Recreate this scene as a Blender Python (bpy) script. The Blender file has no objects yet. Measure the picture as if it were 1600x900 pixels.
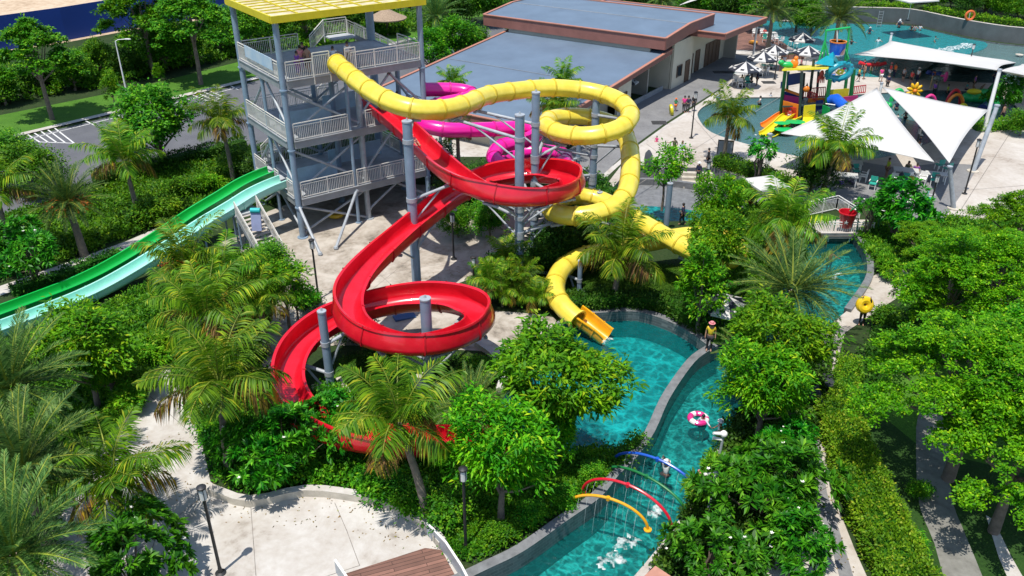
import bpy, bmesh, math, random
import numpy as np
from mathutils import Vector, Matrix
from mathutils.geometry import delaunay_2d_cdt

sc = bpy.context.scene
col = sc.collection
R = math.radians

# ------------------------------------------------------------------ camera, sky, sun, exposure
CAM_H, PITCH, FPX = 24.0, R(28.5), 1320.0
cam = bpy.data.cameras.new("camera"); camo = bpy.data.objects.new("camera", cam); col.objects.link(camo)
camo.location = (0, 0, CAM_H); camo.rotation_euler = (R(90) - PITCH, 0, 0)
cam.sensor_width = 36; cam.lens = FPX / 1600 * 36; cam.clip_end = 3000
sc.camera = camo

SUN = Vector((-0.17, -0.27, 1.0)).normalized()          # direction towards the sun
w = bpy.data.worlds.new("World"); sc.world = w; w.use_nodes = True
nt = w.node_tree
sky = nt.nodes.new("ShaderNodeTexSky"); sky.sky_type = 'NISHITA'; sky.sun_disc = False
sky.sun_elevation = math.asin(SUN.z); sky.sun_rotation = math.atan2(SUN.x, SUN.y)
sky.air_density = 1.0; sky.dust_density = 0.6
nt.links.new(sky.outputs[0], nt.nodes["Background"].inputs[0])
nt.nodes["Background"].inputs[1].default_value = 0.15
sl = bpy.data.lights.new("sun", 'SUN'); sl.energy = 4.6; sl.angle = R(0.5); sl.color = (1, 0.95, 0.87)
so = bpy.data.objects.new("sun", sl); col.objects.link(so)
so.rotation_euler = (-SUN).to_track_quat('-Z', 'Y').to_euler(); so.location = (-30, -30, 90)
vs = sc.view_settings; vs.view_transform = 'Standard'; vs.look = 'None'; vs.gamma = 1; vs.use_curve_mapping = False
vs.exposure = 0.25
sc.cycles.transparent_max_bounces = 12; sc.cycles.max_bounces = 6; sc.cycles.diffuse_bounces = 3; sc.cycles.glossy_bounces = 2
sc.cycles.transmission_bounces = 3; sc.cycles.caustics_reflective = False; sc.cycles.caustics_refractive = False

# ------------------------------------------------------------------ survey: photo pixel (1600x900) -> place in the park
CP, SP = math.cos(PITCH), math.sin(PITCH)
def G(px, py, z=0.0):
    a = (px - 800) / FPX; t = (py - 450) / FPX
    k = (CAM_H - z) / (SP + t * CP)
    return Vector((a * k, (CP - t * SP) * k, z))
def A(px, py, Y):                                        # same, on the upright plane at distance Y
    a = (px - 800) / FPX; t = (py - 450) / FPX
    k = Y / (CP - t * SP)
    return Vector((a * k, Y, CAM_H - (SP + t * CP) * k))
def GP(pts, z=0.0): return [G(x, y, z) for x, y in pts]

# ------------------------------------------------------------------ materials
MATS = {}
def _mat(name):
    m = bpy.data.materials.new(name); m.use_nodes = True
    return m, m.node_tree.nodes, m.node_tree.links, m.node_tree.nodes["Principled BSDF"]
def mat(name, c, rough=0.5, var=0.12, scale=3.0, bump=0.0, bscale=40.0, metal=0.0, spec=0.5, c2=None, coat=0.0):
    if name in MATS: return MATS[name]
    m, N, L, b = _mat(name)
    b.inputs["Roughness"].default_value = rough; b.inputs["Metallic"].default_value = metal
    b.inputs["Specular IOR Level"].default_value = spec
    if coat: b.inputs["Coat Weight"].default_value = coat; b.inputs["Coat Roughness"].default_value = 0.08
    tc = N.new("ShaderNodeTexCoord")
    n = N.new("ShaderNodeTexNoise"); n.inputs["Scale"].default_value = scale; n.inputs["Detail"].default_value = 6
    n.inputs["Roughness"].default_value = 0.65
    L.new(tc.outputs["Object"], n.inputs["Vector"])
    r = N.new("ShaderNodeValToRGB"); e = r.color_ramp.elements
    e[0].position = 0.3; e[1].position = 0.7
    ca = tuple(max(0, x * (1 - var)) for x in c); cb = c2 if c2 else tuple(min(1, x * (1 + var)) for x in c)
    e[0].color = (*ca, 1); e[1].color = (*cb, 1)
    L.new(n.outputs[0], r.inputs[0]); L.new(r.outputs[0], b.inputs["Base Color"])
    if bump:
        n2 = N.new("ShaderNodeTexNoise"); n2.inputs["Scale"].default_value = bscale; n2.inputs["Detail"].default_value = 5
        L.new(tc.outputs["Object"], n2.inputs["Vector"])
        bp = N.new("ShaderNodeBump"); bp.inputs["Strength"].default_value = bump; bp.inputs["Distance"].default_value = 0.03
        L.new(n2.outputs[0], bp.inputs["Height"]); L.new(bp.outputs[0], b.inputs["Normal"])
    MATS[name] = m
    return m
def ground_mat(name, stops, scale=0.35, bump=0.3, bscale=25, rough=0.85, fine=6.0, finew=0.35):
    """Large blotches plus fine grain, for concrete, asphalt, lawn, soil."""
    m, N, L, b = _mat(name)
    b.inputs["Roughness"].default_value = rough; b.inputs["Specular IOR Level"].default_value = 0.25
    tc = N.new("ShaderNodeTexCoord")
    n = N.new("ShaderNodeTexNoise"); n.inputs["Scale"].default_value = scale; n.inputs["Detail"].default_value = 9; n.inputs["Roughness"].default_value = 0.7
    n.inputs["Distortion"].default_value = 0.4
    f = N.new("ShaderNodeTexNoise"); f.inputs["Scale"].default_value = fine; f.inputs["Detail"].default_value = 4
    L.new(tc.outputs["Object"], n.inputs["Vector"]); L.new(tc.outputs["Object"], f.inputs["Vector"])
    mx = N.new("ShaderNodeMix"); mx.inputs[0].default_value = finew
    L.new(n.outputs[0], mx.inputs[2]); L.new(f.outputs[0], mx.inputs[3])
    r = N.new("ShaderNodeValToRGB"); e = r.color_ramp.elements
    for i, (p, c) in enumerate(stops):
        el = e[i] if i < 2 else e.new(p)
        el.position = p; el.color = (*c, 1)
    L.new(mx.outputs[0], r.inputs[0]); L.new(r.outputs[0], b.inputs["Base Color"])
    n2 = N.new("ShaderNodeTexNoise"); n2.inputs["Scale"].default_value = bscale; n2.inputs["Detail"].default_value = 4
    L.new(tc.outputs["Object"], n2.inputs["Vector"])
    bp = N.new("ShaderNodeBump"); bp.inputs["Strength"].default_value = bump; bp.inputs["Distance"].default_value = 0.05
    L.new(n2.outputs[0], bp.inputs["Height"]); L.new(bp.outputs[0], b.inputs["Normal"])
    MATS[name] = m
    return m
def leaf_mat(name, dark, light, tip=None, trans=0.3, rough=0.45, tpos=.97):
    m, N, L, b = _mat(name)
    g = N.new("ShaderNodeNewGeometry")
    r = N.new("ShaderNodeValToRGB"); e = r.color_ramp.elements
    e[0].position = 0.0; e[0].color = (*dark, 1); e[1].position = 0.85; e[1].color = (*light, 1)
    if tip: q = e.new(tpos); q.color = (*tip, 1)
    L.new(g.outputs["Random Per Island"], r.inputs[0])
    oi = N.new("ShaderNodeObjectInfo")
    hs = N.new("ShaderNodeHueSaturation")
    mr = N.new("ShaderNodeMapRange"); mr.inputs[3].default_value = 0.82; mr.inputs[4].default_value = 1.18
    tc = N.new("ShaderNodeTexCoord"); nz = N.new("ShaderNodeTexNoise"); nz.inputs["Scale"].default_value = 1.1; nz.inputs["Detail"].default_value = 4   # flushes of young and old leaves
    L.new(tc.outputs["Object"], nz.inputs["Vector"])
    L.new(oi.outputs["Random"], mr.inputs[0]); L.new(r.outputs[0], hs.inputs["Color"])
    m3 = N.new("ShaderNodeMapRange"); m3.inputs[1].default_value = .35; m3.inputs[2].default_value = .65; m3.inputs[3].default_value = .68; m3.inputs[4].default_value = 1.28; L.new(nz.outputs[0], m3.inputs[0])
    mm = N.new("ShaderNodeMath"); mm.operation = 'MULTIPLY'; L.new(mr.outputs[0], mm.inputs[0]); L.new(m3.outputs[0], mm.inputs[1]); L.new(mm.outputs[0], hs.inputs["Value"])
    m4 = N.new("ShaderNodeMapRange"); m4.inputs[1].default_value = .35; m4.inputs[2].default_value = .65; m4.inputs[3].default_value = .515; m4.inputs[4].default_value = .485; L.new(nz.outputs[0], m4.inputs[0])
    m5 = N.new("ShaderNodeMath"); m5.operation = 'MULTIPLY_ADD'; m5.inputs[1].default_value = .028; m5.inputs[2].default_value = -.014; L.new(oi.outputs["Random"], m5.inputs[0])
    m6 = N.new("ShaderNodeMath"); m6.operation = 'ADD'; L.new(m4.outputs[0], m6.inputs[0]); L.new(m5.outputs[0], m6.inputs[1]); L.new(m6.outputs[0], hs.inputs["Hue"])
    L.new(hs.outputs[0], b.inputs["Base Color"])
    b.inputs["Roughness"].default_value = rough + .1; b.inputs["Specular IOR Level"].default_value = 0.22
    t = N.new("ShaderNodeBsdfTranslucent"); L.new(hs.outputs[0], t.inputs[0])
    mx = N.new("ShaderNodeMixShader"); mx.inputs[0].default_value = trans
    L.new(b.outputs[0], mx.inputs[1]); L.new(t.outputs[0], mx.inputs[2])
    L.new(mx.outputs[0], N["Material Output"].inputs[0])
    MATS[name] = m
    return m
def tile_mat(name, c, grout, sx=0.3, sy=0.15, rough=0.35, var=0.3):
    m, N, L, b = _mat(name)
    b.inputs["Roughness"].default_value = rough
    g = N.new("ShaderNodeNewGeometry"); sp = N.new("ShaderNodeSeparateXYZ"); L.new(g.outputs["Position"], sp.inputs[0])
    ad = N.new("ShaderNodeMath"); ad.operation = 'ADD'; L.new(sp.outputs[0], ad.inputs[0]); L.new(sp.outputs[1], ad.inputs[1])
    a2 = N.new("ShaderNodeMath"); a2.operation = 'MULTIPLY'; a2.inputs[1].default_value = 0.75; L.new(ad.outputs[0], a2.inputs[0])
    cb = N.new("ShaderNodeCombineXYZ"); L.new(a2.outputs[0], cb.inputs[0]); L.new(sp.outputs[2], cb.inputs[1])
    br = N.new("ShaderNodeTexBrick"); L.new(cb.outputs[0], br.inputs["Vector"])
    br.inputs["Scale"].default_value = 1.0; br.inputs["Brick Width"].default_value = sx; br.inputs["Row Height"].default_value = sy
    br.inputs["Mortar Size"].default_value = 0.012
    br.inputs["Color1"].default_value = (*[x * (1 - var) for x in c], 1); br.inputs["Color2"].default_value = (*[x * (1 + var) for x in c], 1)
    br.inputs["Mortar"].default_value = (*grout, 1)
    n = N.new("ShaderNodeTexNoise"); n.inputs["Scale"].default_value = 1.3; n.inputs["Detail"].default_value = 6
    L.new(g.outputs["Position"], n.inputs["Vector"])
    mx = N.new("ShaderNodeMix"); mx.data_type = 'RGBA'; mx.blend_type = 'MULTIPLY'; mx.inputs[0].default_value = 0.6
    L.new(br.outputs[0], mx.inputs[6]); L.new(n.outputs[0], mx.inputs[7])
    hs = N.new("ShaderNodeHueSaturation"); hs.inputs["Value"].default_value = 1.6; L.new(mx.outputs[2], hs.inputs["Color"])
    L.new(hs.outputs[0], b.inputs["Base Color"])
    MATS[name] = m
    return m
def water_mat(name, tint, lo=.5, scale=1.6, bump=0.5, rough=0.05, murk=.0, murkc=(.1, .3, .3)):
    """Clear rippled sheet: a caustic net painted into the tint stripes the tiled floor; bumps mirror the sky."""
    m, N, L, b = _mat(name); N.remove(b)
    g = N.new("ShaderNodeNewGeometry")
    nd = N.new("ShaderNodeTexNoise"); nd.inputs["Scale"].default_value = scale * .8; nd.inputs["Detail"].default_value = 3
    L.new(g.outputs["Position"], nd.inputs["Vector"])
    vm = N.new("ShaderNodeVectorMath"); vm.operation = 'MULTIPLY_ADD'; vm.inputs[1].default_value = (1.1, 1.1, 1.1)
    L.new(nd.outputs["Color"], vm.inputs[0]); L.new(g.outputs["Position"], vm.inputs[2])
    v = N.new("ShaderNodeTexVoronoi"); v.feature = 'DISTANCE_TO_EDGE'; v.inputs["Scale"].default_value = scale
    L.new(vm.outputs[0], v.inputs["Vector"])
    n1 = N.new("ShaderNodeTexNoise"); n1.inputs["Scale"].default_value = .45; n1.inputs["Detail"].default_value = 4; L.new(g.outputs["Position"], n1.inputs["Vector"])
    mr = N.new("ShaderNodeMapRange"); mr.interpolation_type = 'SMOOTHSTEP'; mr.inputs[1].default_value = 0.0; mr.inputs[2].default_value = 0.22; mr.inputs[3].default_value = 1.0; mr.inputs[4].default_value = lo
    L.new(v.outputs["Distance"], mr.inputs[0])
    m2 = N.new("ShaderNodeMapRange"); m2.inputs[1].default_value = .35; m2.inputs[2].default_value = .65; m2.inputs[3].default_value = .72; m2.inputs[4].default_value = 1.0; L.new(n1.outputs[0], m2.inputs[0])
    mu = N.new("ShaderNodeMath"); mu.operation = 'MULTIPLY'; L.new(mr.outputs[0], mu.inputs[0]); L.new(m2.outputs[0], mu.inputs[1])
    cx = N.new("ShaderNodeMix"); cx.data_type = 'RGBA'; cx.inputs[6].default_value = (0, 0, 0, 1); cx.inputs[7].default_value = (*tint, 1); L.new(mu.outputs[0], cx.inputs[0])  # painted caustics: cell edges kept brighter in the see-through colour
    t = N.new("ShaderNodeBsdfTransparent"); L.new(cx.outputs[2], t.inputs[0])
    n2 = N.new("ShaderNodeTexNoise"); n2.inputs["Scale"].default_value = scale * 2.0; n2.inputs["Detail"].default_value = 4; n2.inputs["Distortion"].default_value = 1.0
    L.new(g.outputs["Position"], n2.inputs["Vector"])
    bp = N.new("ShaderNodeBump"); bp.inputs["Strength"].default_value = bump; bp.inputs["Distance"].default_value = 0.3; L.new(n2.outputs[0], bp.inputs["Height"])
    gl = N.new("ShaderNodeBsdfGlossy"); gl.inputs["Roughness"].default_value = rough; L.new(bp.outputs[0], gl.inputs["Normal"])
    fr = N.new("ShaderNodeFresnel"); fr.inputs["IOR"].default_value = 1.36; L.new(bp.outputs[0], fr.inputs["Normal"])
    df = N.new("ShaderNodeBsdfDiffuse"); df.inputs[0].default_value = (*murkc, 1)
    m0 = N.new("ShaderNodeMixShader"); m0.inputs[0].default_value = murk; L.new(t.outputs[0], m0.inputs[1]); L.new(df.outputs[0], m0.inputs[2])
    ms = N.new("ShaderNodeMixShader"); L.new(fr.outputs[0], ms.inputs[0]); L.new(m0.outputs[0], ms.inputs[1]); L.new(gl.outputs[0], ms.inputs[2])
    L.new(ms.outputs[0], N["Material Output"].inputs[0])
    MATS[name] = m
    return m

STEEL = mat("blue_grey_steel", (0.20, 0.275, 0.36), 0.42, 0.15, 1.5)
GALV = mat("galvanised_steel", (0.31, 0.34, 0.37), 0.5, 0.22, 2.0)
RAILM = mat("cream_painted_rail", (0.62, 0.60, 0.55), 0.5, 0.12, 2.0)
DECKM = mat("deck_plate", (0.36, 0.38, 0.40), 0.7, 0.25, 0.9)
FASC = mat("grey_fascia_beam", (0.27, 0.285, 0.30), 0.55, 0.2, 1.0)
YEL = mat("yellow_fibreglass", (0.76, 0.59, 0.04), 0.36, 0.13, 1.1, coat=0.35, c2=(0.84, 0.69, 0.09))
YELS = mat("yellow_seam", (0.58, 0.43, 0.03), 0.5, 0.25, 3.0)
RED = mat("red_fibreglass", (0.60, 0.004, 0.016), 0.28, 0.14, 1.0, coat=0.45, c2=(0.70, 0.012, 0.03))
REDS = mat("red_seam", (0.42, 0.004, 0.014), 0.5, 0.25, 3.0)
PINK = mat("magenta_fibreglass", (0.70, 0.008, 0.29), 0.3, 0.12, 0.9, coat=0.45)
PINKS = mat("magenta_seam", (0.50, 0.006, 0.20), 0.5, 0.2, 3.0)
GRN = mat("green_fibreglass", (0.008, 0.42, 0.065), 0.26, 0.08, 0.7, coat=0.5)
TEAL = mat("pale_teal_fibreglass", (0.36, 0.74, 0.62), 0.28, 0.1, 0.7, coat=0.5)
BLACKM = mat("black_metal", (0.02, 0.02, 0.022), 0.45, 0.2)
WHITE = mat("white_paint", (0.78, 0.77, 0.74), 0.5, 0.06)
LAMPG = mat("frosted_lamp_glass", (0.62, 0.62, 0.60), 0.3, 0.05)
CONCF = mat("footing_concrete", (0.46, 0.42, 0.35), 0.85, 0.18, 2.0, bump=0.2)

# ------------------------------------------------------------------ mesh builder
class MB:
    def __init__(s): s.v = []; s.f = []; s.m = []
    def add(s, vs, fs, mi=0):
        o = len(s.v); s.v.extend([tuple(v) for v in vs])
        for f in fs: s.f.append([i + o for i in f]); s.m.append(mi)
        return s
    def box(s, c, d, rz=0.0, mi=0, rot=None):
        x, y, z = d[0] / 2, d[1] / 2, d[2] / 2
        M = rot if rot else Matrix.Rotation(rz, 3, 'Z')
        c = Vector(c)
        p = [c + M @ Vector((i * x, j * y, k * z)) for k in (-1, 1) for j in (-1, 1) for i in (-1, 1)]
        return s.add(p, [(0, 2, 3, 1), (4, 5, 7, 6), (0, 1, 5, 4), (2, 6, 7, 3), (0, 4, 6, 2), (1, 3, 7, 5)], mi)
    def beam(s, p, q, wd, ht, mi=0):
        p, q = Vector(p), Vector(q); t = (q - p).normalized()
        sd = t.cross(Vector((0, 0, 1)))
        sd = sd.normalized() if sd.length > 1e-4 else Vector((1, 0, 0))
        up = sd.cross(t)
        vs = [e + sd * (a * wd / 2) + up * (b * ht / 2) for e in (p, q) for a, b in ((-1, -1), (1, -1), (1, 1), (-1, 1))]
        return s.add(vs, [(3, 2, 1, 0), (4, 5, 6, 7), (0, 1, 5, 4), (1, 2, 6, 5), (2, 3, 7, 6), (3, 0, 4, 7)], mi)
    def tube(s, path, r, n=8, mi=0, cap=True, closed=False):
        P = [Vector(p) for p in path]; k = len(P)
        rr = r if isinstance(r, (list, tuple)) else [r] * k
        vs = []; prev = None
        for i, p in enumerate(P):
            if closed: t = (P[(i + 1) % k] - P[i - 1]).normalized()
            else: t = (P[min(i + 1, k - 1)] - P[max(i - 1, 0)]).normalized()
            if prev is None:
                a = Vector((0, 0, 1)) if abs(t.z) < 0.9 else Vector((1, 0, 0))
                sd = t.cross(a).normalized()
            else: sd = (prev - t * prev.dot(t)).normalized()
            prev = sd; up = sd.cross(t)
            for j in range(n):
                an = 2 * math.pi * j / n
                vs.append(p + (sd * math.cos(an) + up * math.sin(an)) * rr[i])
        fs = []
        for i in range(k if closed else k - 1):
            a, b = i * n, ((i + 1) % k) * n
            for j in range(n): fs.append((a + j, b + j, b + (j + 1) % n, a + (j + 1) % n))
        if cap and not closed:
            fs.append(tuple(range(n))); fs.append(tuple(reversed(range((k - 1) * n, k * n))))
        return s.add(vs, fs, mi)
    def prism(s, poly, z0, z1, mi=0, top=None):
        n = len(poly); a = sum(poly[i][0] * poly[(i + 1) % n][1] - poly[(i + 1) % n][0] * poly[i][1] for i in range(n))
        if a < 0: poly = list(reversed(poly))
        vs = [(p[0], p[1], z0) for p in poly] + [(p[0], p[1], z1) for p in poly]
        fs = [tuple(reversed(range(n))), tuple(range(n, 2 * n))] + [(i, (i + 1) % n, n + (i + 1) % n, n + i) for i in range(n)]
        o = len(s.f); s.add(vs, fs, mi)
        if top is not None: s.m[o + 1] = top
        return s
    def lathe(s, c, prof, n=16, mi=0, sx=1, sy=1):
        c = Vector(c); vs = []; fs = []
        for r, z in prof:
            for j in range(n):
                an = 2 * math.pi * j / n; vs.append(c + Vector((r * sx * math.cos(an), r * sy * math.sin(an), z)))
        for i in range(len(prof) - 1):
            for j in range(n):
                fs.append((i * n + j, i * n + (j + 1) % n, (i + 1) * n + (j + 1) % n, (i + 1) * n + j))
        fs.append(tuple(reversed(range(n)))); fs.append(tuple(range((len(prof) - 1) * n, len(prof) * n)))
        return s.add(vs, fs, mi)
    def ball(s, c, r, nu=10, nv=6, mi=0, rot=None):
        if not isinstance(r, (list, tuple)): r = (r, r, r)
        M = rot if rot else Matrix.Identity(3); c = Vector(c)
        vs = [c + M @ Vector((0, 0, -r[2]))]
        for i in range(1, nv):
            ph = -math.pi / 2 + math.pi * i / nv
            for j in range(nu):
                an = 2 * math.pi * j / nu
                vs.append(c + M @ Vector((r[0] * math.cos(ph) * math.cos(an), r[1] * math.cos(ph) * math.sin(an), r[2] * math.sin(ph))))
        vs.append(c + M @ Vector((0, 0, r[2])))
        fs = [(0, 1 + (j + 1) % nu, 1 + j) for j in range(nu)]
        for i in range(nv - 2):
            a = 1 + i * nu
            for j in range(nu): fs.append((a + j, a + (j + 1) % nu, a + nu + (j + 1) % nu, a + nu + j))
        a = 1 + (nv - 2) * nu
        for j in range(nu): fs.append((a + j, a + (j + 1) % nu, len(vs) - 1))
        return s.add(vs, fs, mi)
    def loft(s, sections, mi=0, closed=False, loop=False):
        n = len(sections[0]); vs = [p for q in sections for p in q]; fs = []
        for i in range(len(sections) - (0 if loop else 1)):
            a, b = i * n, ((i + 1) % len(sections)) * n
            for j in range(n if closed else n - 1):
                fs.append((a + j, a + (j + 1) % n, b + (j + 1) % n, b + j))
        return s.add(vs, fs, mi)
    def mesh(s, name, mats, smooth=True, sharp=35, off=None):
        me = bpy.data.meshes.new(name)
        v = s.v if off is None else [(Vector(p) - off) for p in s.v]
        me.from_pydata(v, [], s.f)
        for m in (mats if isinstance(mats, (list, tuple)) else [mats]): me.materials.append(m)
        if len(me.materials) > 1: me.polygons.foreach_set("material_index", s.m)
        if smooth:
            me.polygons.foreach_set("use_smooth", [True] * len(me.polygons)); me.set_sharp_from_angle(angle=R(sharp))
        me.update()
        return me
    def build(s, name, mats, parent=None, smooth=True, sharp=35, loc=None, local=False):
        """local=True: coordinates already relative to the parent; otherwise world coordinates."""
        off = None
        if parent is not None and not local: off = Vector(parent.location)
        elif parent is None and loc is not None: off = Vector(loc)
        o = bpy.data.objects.new(name, s.mesh(name, mats, smooth, sharp, off)); col.objects.link(o)
        if parent is not None: o.parent = parent
        elif loc is not None: o.location = loc
        return o
def tag(o, label=None, cat=None, group=None, kind=None):
    if label: o["label"] = label
    if cat: o["category"] = cat
    if group: o["group"] = group
    if kind: o["kind"] = kind
    return o
def thing(name, label, cat, loc=(0, 0, 0), rz=0.0, group=None):
    o = bpy.data.objects.new(name, None); o.empty_display_size = 0.3; col.objects.link(o)
    o.location = loc; o.rotation_euler.z = rz
    return tag(o, label, cat, group)
CHILD = {}
def kids(o): return [c for c in col.objects if c.parent == o]
def dup(o, loc=None, rz=0.0, label=None, cat=None, group=None, scale=1.0, top=True, ch=None):
    c = o.copy(); col.objects.link(c)
    if top:
        c.location = loc; c.rotation_euler = (0, 0, rz)
        c.scale = (scale,) * 3 if not isinstance(scale, (tuple, list)) else scale
        if label: c["label"] = label
        if cat: c["category"] = cat
        if group: c["group"] = group
    for k in (ch if ch is not None else kids(o)):
        d = dup(k, top=False); d.parent = c
    return c
def structure(mb, name, m, smooth=False): return tag(mb.build(name, m, smooth=smooth), kind='structure')
def spline(pts, n=10, closed=False):
    P = [Vector(p) for p in pts]; out = []
    k = len(P)
    for i in range(k if closed else k - 1):
        if closed: a, b, c, d = P[i - 1], P[i], P[(i + 1) % k], P[(i + 2) % k]
        else:
            b, c = P[i], P[i + 1]
            a = P[i - 1] if i > 0 else b * 2 - c
            d = P[i + 2] if i + 2 < k else c * 2 - b
        for j in range(n):
            t = j / n
            out.append(0.5 * ((2 * b) + (c - a) * t + (2 * a - 5 * b + 4 * c - d) * t * t + (3 * b - a - 3 * c + d) * t ** 3))
    if not closed: out.append(P[-1])
    return out
def resample(P, step):
    out = [P[0].copy()]; acc = 0.0
    for i in range(len(P) - 1):
        a, b = P[i], P[i + 1]; l = (b - a).length
        if l < 1e-6: continue
        d = step - acc
        while d <= l:
            out.append(a.lerp(b, d / l)); d += step
        acc = (acc + l) % step
    if (out[-1] - P[-1]).length > step * 0.3: out.append(P[-1].copy())
    return out
def relax(P, it=3):
    for _ in range(it):
        P = [P[0]] + [(P[i - 1] + P[i] * 2 + P[i + 1]) / 4 for i in range(1, len(P) - 1)] + [P[-1]]
    return P
# ================================================================== SETTING: ground, paving, pools
def pip(p, poly):
    x, y = p[0], p[1]; ins = False; n = len(poly); j = n - 1
    for i in range(n):
        xi, yi, xj, yj = poly[i][0], poly[i][1], poly[j][0], poly[j][1]
        if (yi > y) != (yj > y) and x < (xj - xi) * (y - yi) / (yj - yi) + xi: ins = not ins
        j = i
    return ins
def px_smooth(pts, n=5, closed=True):
    return [(p.x, p.y) for p in spline([(x, y, 0) for x, y in pts], n, closed)]
def sheet(name, outer, z, m, holes=(), kind='structure'):
    """outer / holes: world polygons. One flat sheet with openings."""
    vs = []; es = []
    for poly in [outer] + list(holes):
        o = len(vs); vs += [Vector((p[0], p[1])) for p in poly]
        es += [(o + i, o + (i + 1) % len(poly)) for i in range(len(poly))]
    r = delaunay_2d_cdt(vs, es, [], 0, 1e-4)
    V, F = r[0], r[2]
    fs = []
    for f in F:
        c = sum((V[i] for i in f), Vector((0, 0))) / len(f)
        if pip(c, outer) and not any(pip(c, h) for h in holes): fs.append(tuple(f))
    mb = MB(); mb.add([(p.x, p.y, z) for p in V], fs)
    return structure(mb, name, m)
def wallstrip(mb, path, w, z0, z1, mi=0, closed=False, top=None):
    """A wall of width w that follows a plan path."""
    P = [Vector((p[0], p[1], 0)) for p in path]; secs = []; n = len(P)
    for i, p in enumerate(P):
        t = ((P[(i + 1) % n] - P[i - 1]) if closed else (P[min(i + 1, n - 1)] - P[max(i - 1, 0)])).normalized()
        s = Vector((t.y, -t.x, 0)) * (w / 2)
        secs.append([(p - s) + Vector((0, 0, z0)), (p + s) + Vector((0, 0, z0)), (p + s) + Vector((0, 0, z1)), (p - s) + Vector((0, 0, z1))])
    o = len(mb.f); mb.loft(secs, mi, closed=True, loop=closed)
    if top is not None:
        for k in range(o, len(mb.f)):
            if (k - o) % 4 == 2: mb.m[k] = top
    if not closed:
        a = len(mb.v) - 4 * n
        mb.f.append([a, a + 1, a + 2, a + 3]); mb.m.append(mi)
        b = a + 4 * (n - 1); mb.f.append([b + 3, b + 2, b + 1, b]); mb.m.append(mi)
    return mb

CONC = ground_mat("beige_concrete", [(0.33, (0.25, 0.205, 0.165)), (0.45, (0.41, 0.365, 0.315)), (0.62, (0.51, 0.475, 0.43))], 0.22, 0.08, 30, 0.8, 3.5, 0.22)  # beige concrete in its own colour, with blotches
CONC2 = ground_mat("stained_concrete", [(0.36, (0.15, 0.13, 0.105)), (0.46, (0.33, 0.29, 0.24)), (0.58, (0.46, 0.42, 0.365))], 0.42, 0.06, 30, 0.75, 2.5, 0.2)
CONC3 = ground_mat("pale_concrete", [(0.32, (0.24, 0.205, 0.17)), (0.43, (0.42, 0.385, 0.345)), (0.60, (0.52, 0.50, 0.47))], 0.45, 0.08, 35, 0.8, 3.0, 0.22)
GREYPATH = ground_mat("grey_paving", [(0.3, (0.13, 0.13, 0.135)), (0.6, (0.22, 0.22, 0.22))], 0.5, 0.2, 30, 0.75)
ASPH = ground_mat("asphalt", [(0.3, (0.085, 0.088, 0.10)), (0.65, (0.135, 0.138, 0.15))], 0.3, 0.4, 60, 0.9, 20, 0.3)
LAWN = ground_mat("lawn", [(0.3, (0.028, 0.085, 0.008)), (0.5, (0.06, 0.16, 0.014)), (0.7, (0.10, 0.21, 0.025))], 0.5, 1.0, 14, 0.95, 9, 0.5)
SOIL = ground_mat("planted_soil", [(0.3, (0.012, 0.022, 0.008)), (0.55, (0.025, 0.05, 0.012)), (0.7, (0.06, 0.05, 0.03))], 0.6, 1.0, 8, 0.95, 6, 0.5)
SAND = ground_mat("building_sand", [(0.32, (0.30, 0.21, 0.13)), (0.5, (0.50, 0.38, 0.26)), (0.68, (0.58, 0.48, 0.36))], 0.12, 0.5, 3, 0.9, 1.2, 0.45)
def plank_mat(name, c, pw=.16, ang=0.0):
    m, N, L, b = _mat(name); b.inputs["Roughness"].default_value = .7
    tc = N.new("ShaderNodeTexCoord"); mp = N.new("ShaderNodeMapping"); mp.inputs["Rotation"].default_value = (0, 0, ang); L.new(tc.outputs["Object"], mp.inputs[0])
    br = N.new("ShaderNodeTexBrick"); br.inputs["Scale"].default_value = 1; br.inputs["Brick Width"].default_value = 2.4; br.inputs["Row Height"].default_value = pw; br.inputs["Mortar Size"].default_value = .012
    br.inputs["Color1"].default_value = (*[x * .8 for x in c], 1); br.inputs["Color2"].default_value = (*[min(1, x * 1.25) for x in c], 1); br.inputs["Mortar"].default_value = (*[x * .25 for x in c], 1)
    n = N.new("ShaderNodeTexNoise"); n.inputs["Scale"].default_value = 1.5; n.inputs["Detail"].default_value = 8; L.new(mp.outputs[0], br.inputs["Vector"]); L.new(tc.outputs["Object"], n.inputs["Vector"])
    mr = N.new("ShaderNodeMapRange"); mr.inputs[3].default_value = .6; mr.inputs[4].default_value = 1.4; L.new(n.outputs[0], mr.inputs[0])
    hs = N.new("ShaderNodeHueSaturation"); L.new(br.outputs[0], hs.inputs["Color"]); L.new(mr.outputs[0], hs.inputs["Value"]); L.new(hs.outputs[0], b.inputs["Base Color"])
    MATS[name] = m
    return m
WOODD = plank_mat("deck_timber", (0.19, 0.095, 0.07), .17, -.35)
_unused = (lambda *a: None)("deck_timber", [(0.3, (0.11, 0.05, 0.035)), (0.55, (0.20, 0.10, 0.07)), (0.7, (0.26, 0.14, 0.10))], 1.2, 0.4, 20, 0.7, 12, 0.4)
TILE = tile_mat("dark_pool_tile", (0.075, 0.085, 0.09), (0.14, 0.15, 0.15), 0.35, 0.16)
COPE = mat("grey_stone_coping", (0.16, 0.165, 0.17), 0.6, 0.3, 2.5, bump=0.3)
WPOOL = water_mat("pool_water", (0.22, 0.90, 0.92), .52, 1.5, 0.45, murk=.26, murkc=(.006, .24, .25))
WRIVER = water_mat("river_water", (0.28, 0.88, 0.86), .44, 1.9, 0.5, murk=.22, murkc=(.010, .20, .20))
WKID = water_mat("shallow_water", (0.60, 0.84, 0.86), .80, 2.4, 0.3, murk=.55, murkc=(.10, .235, .25))
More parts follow.
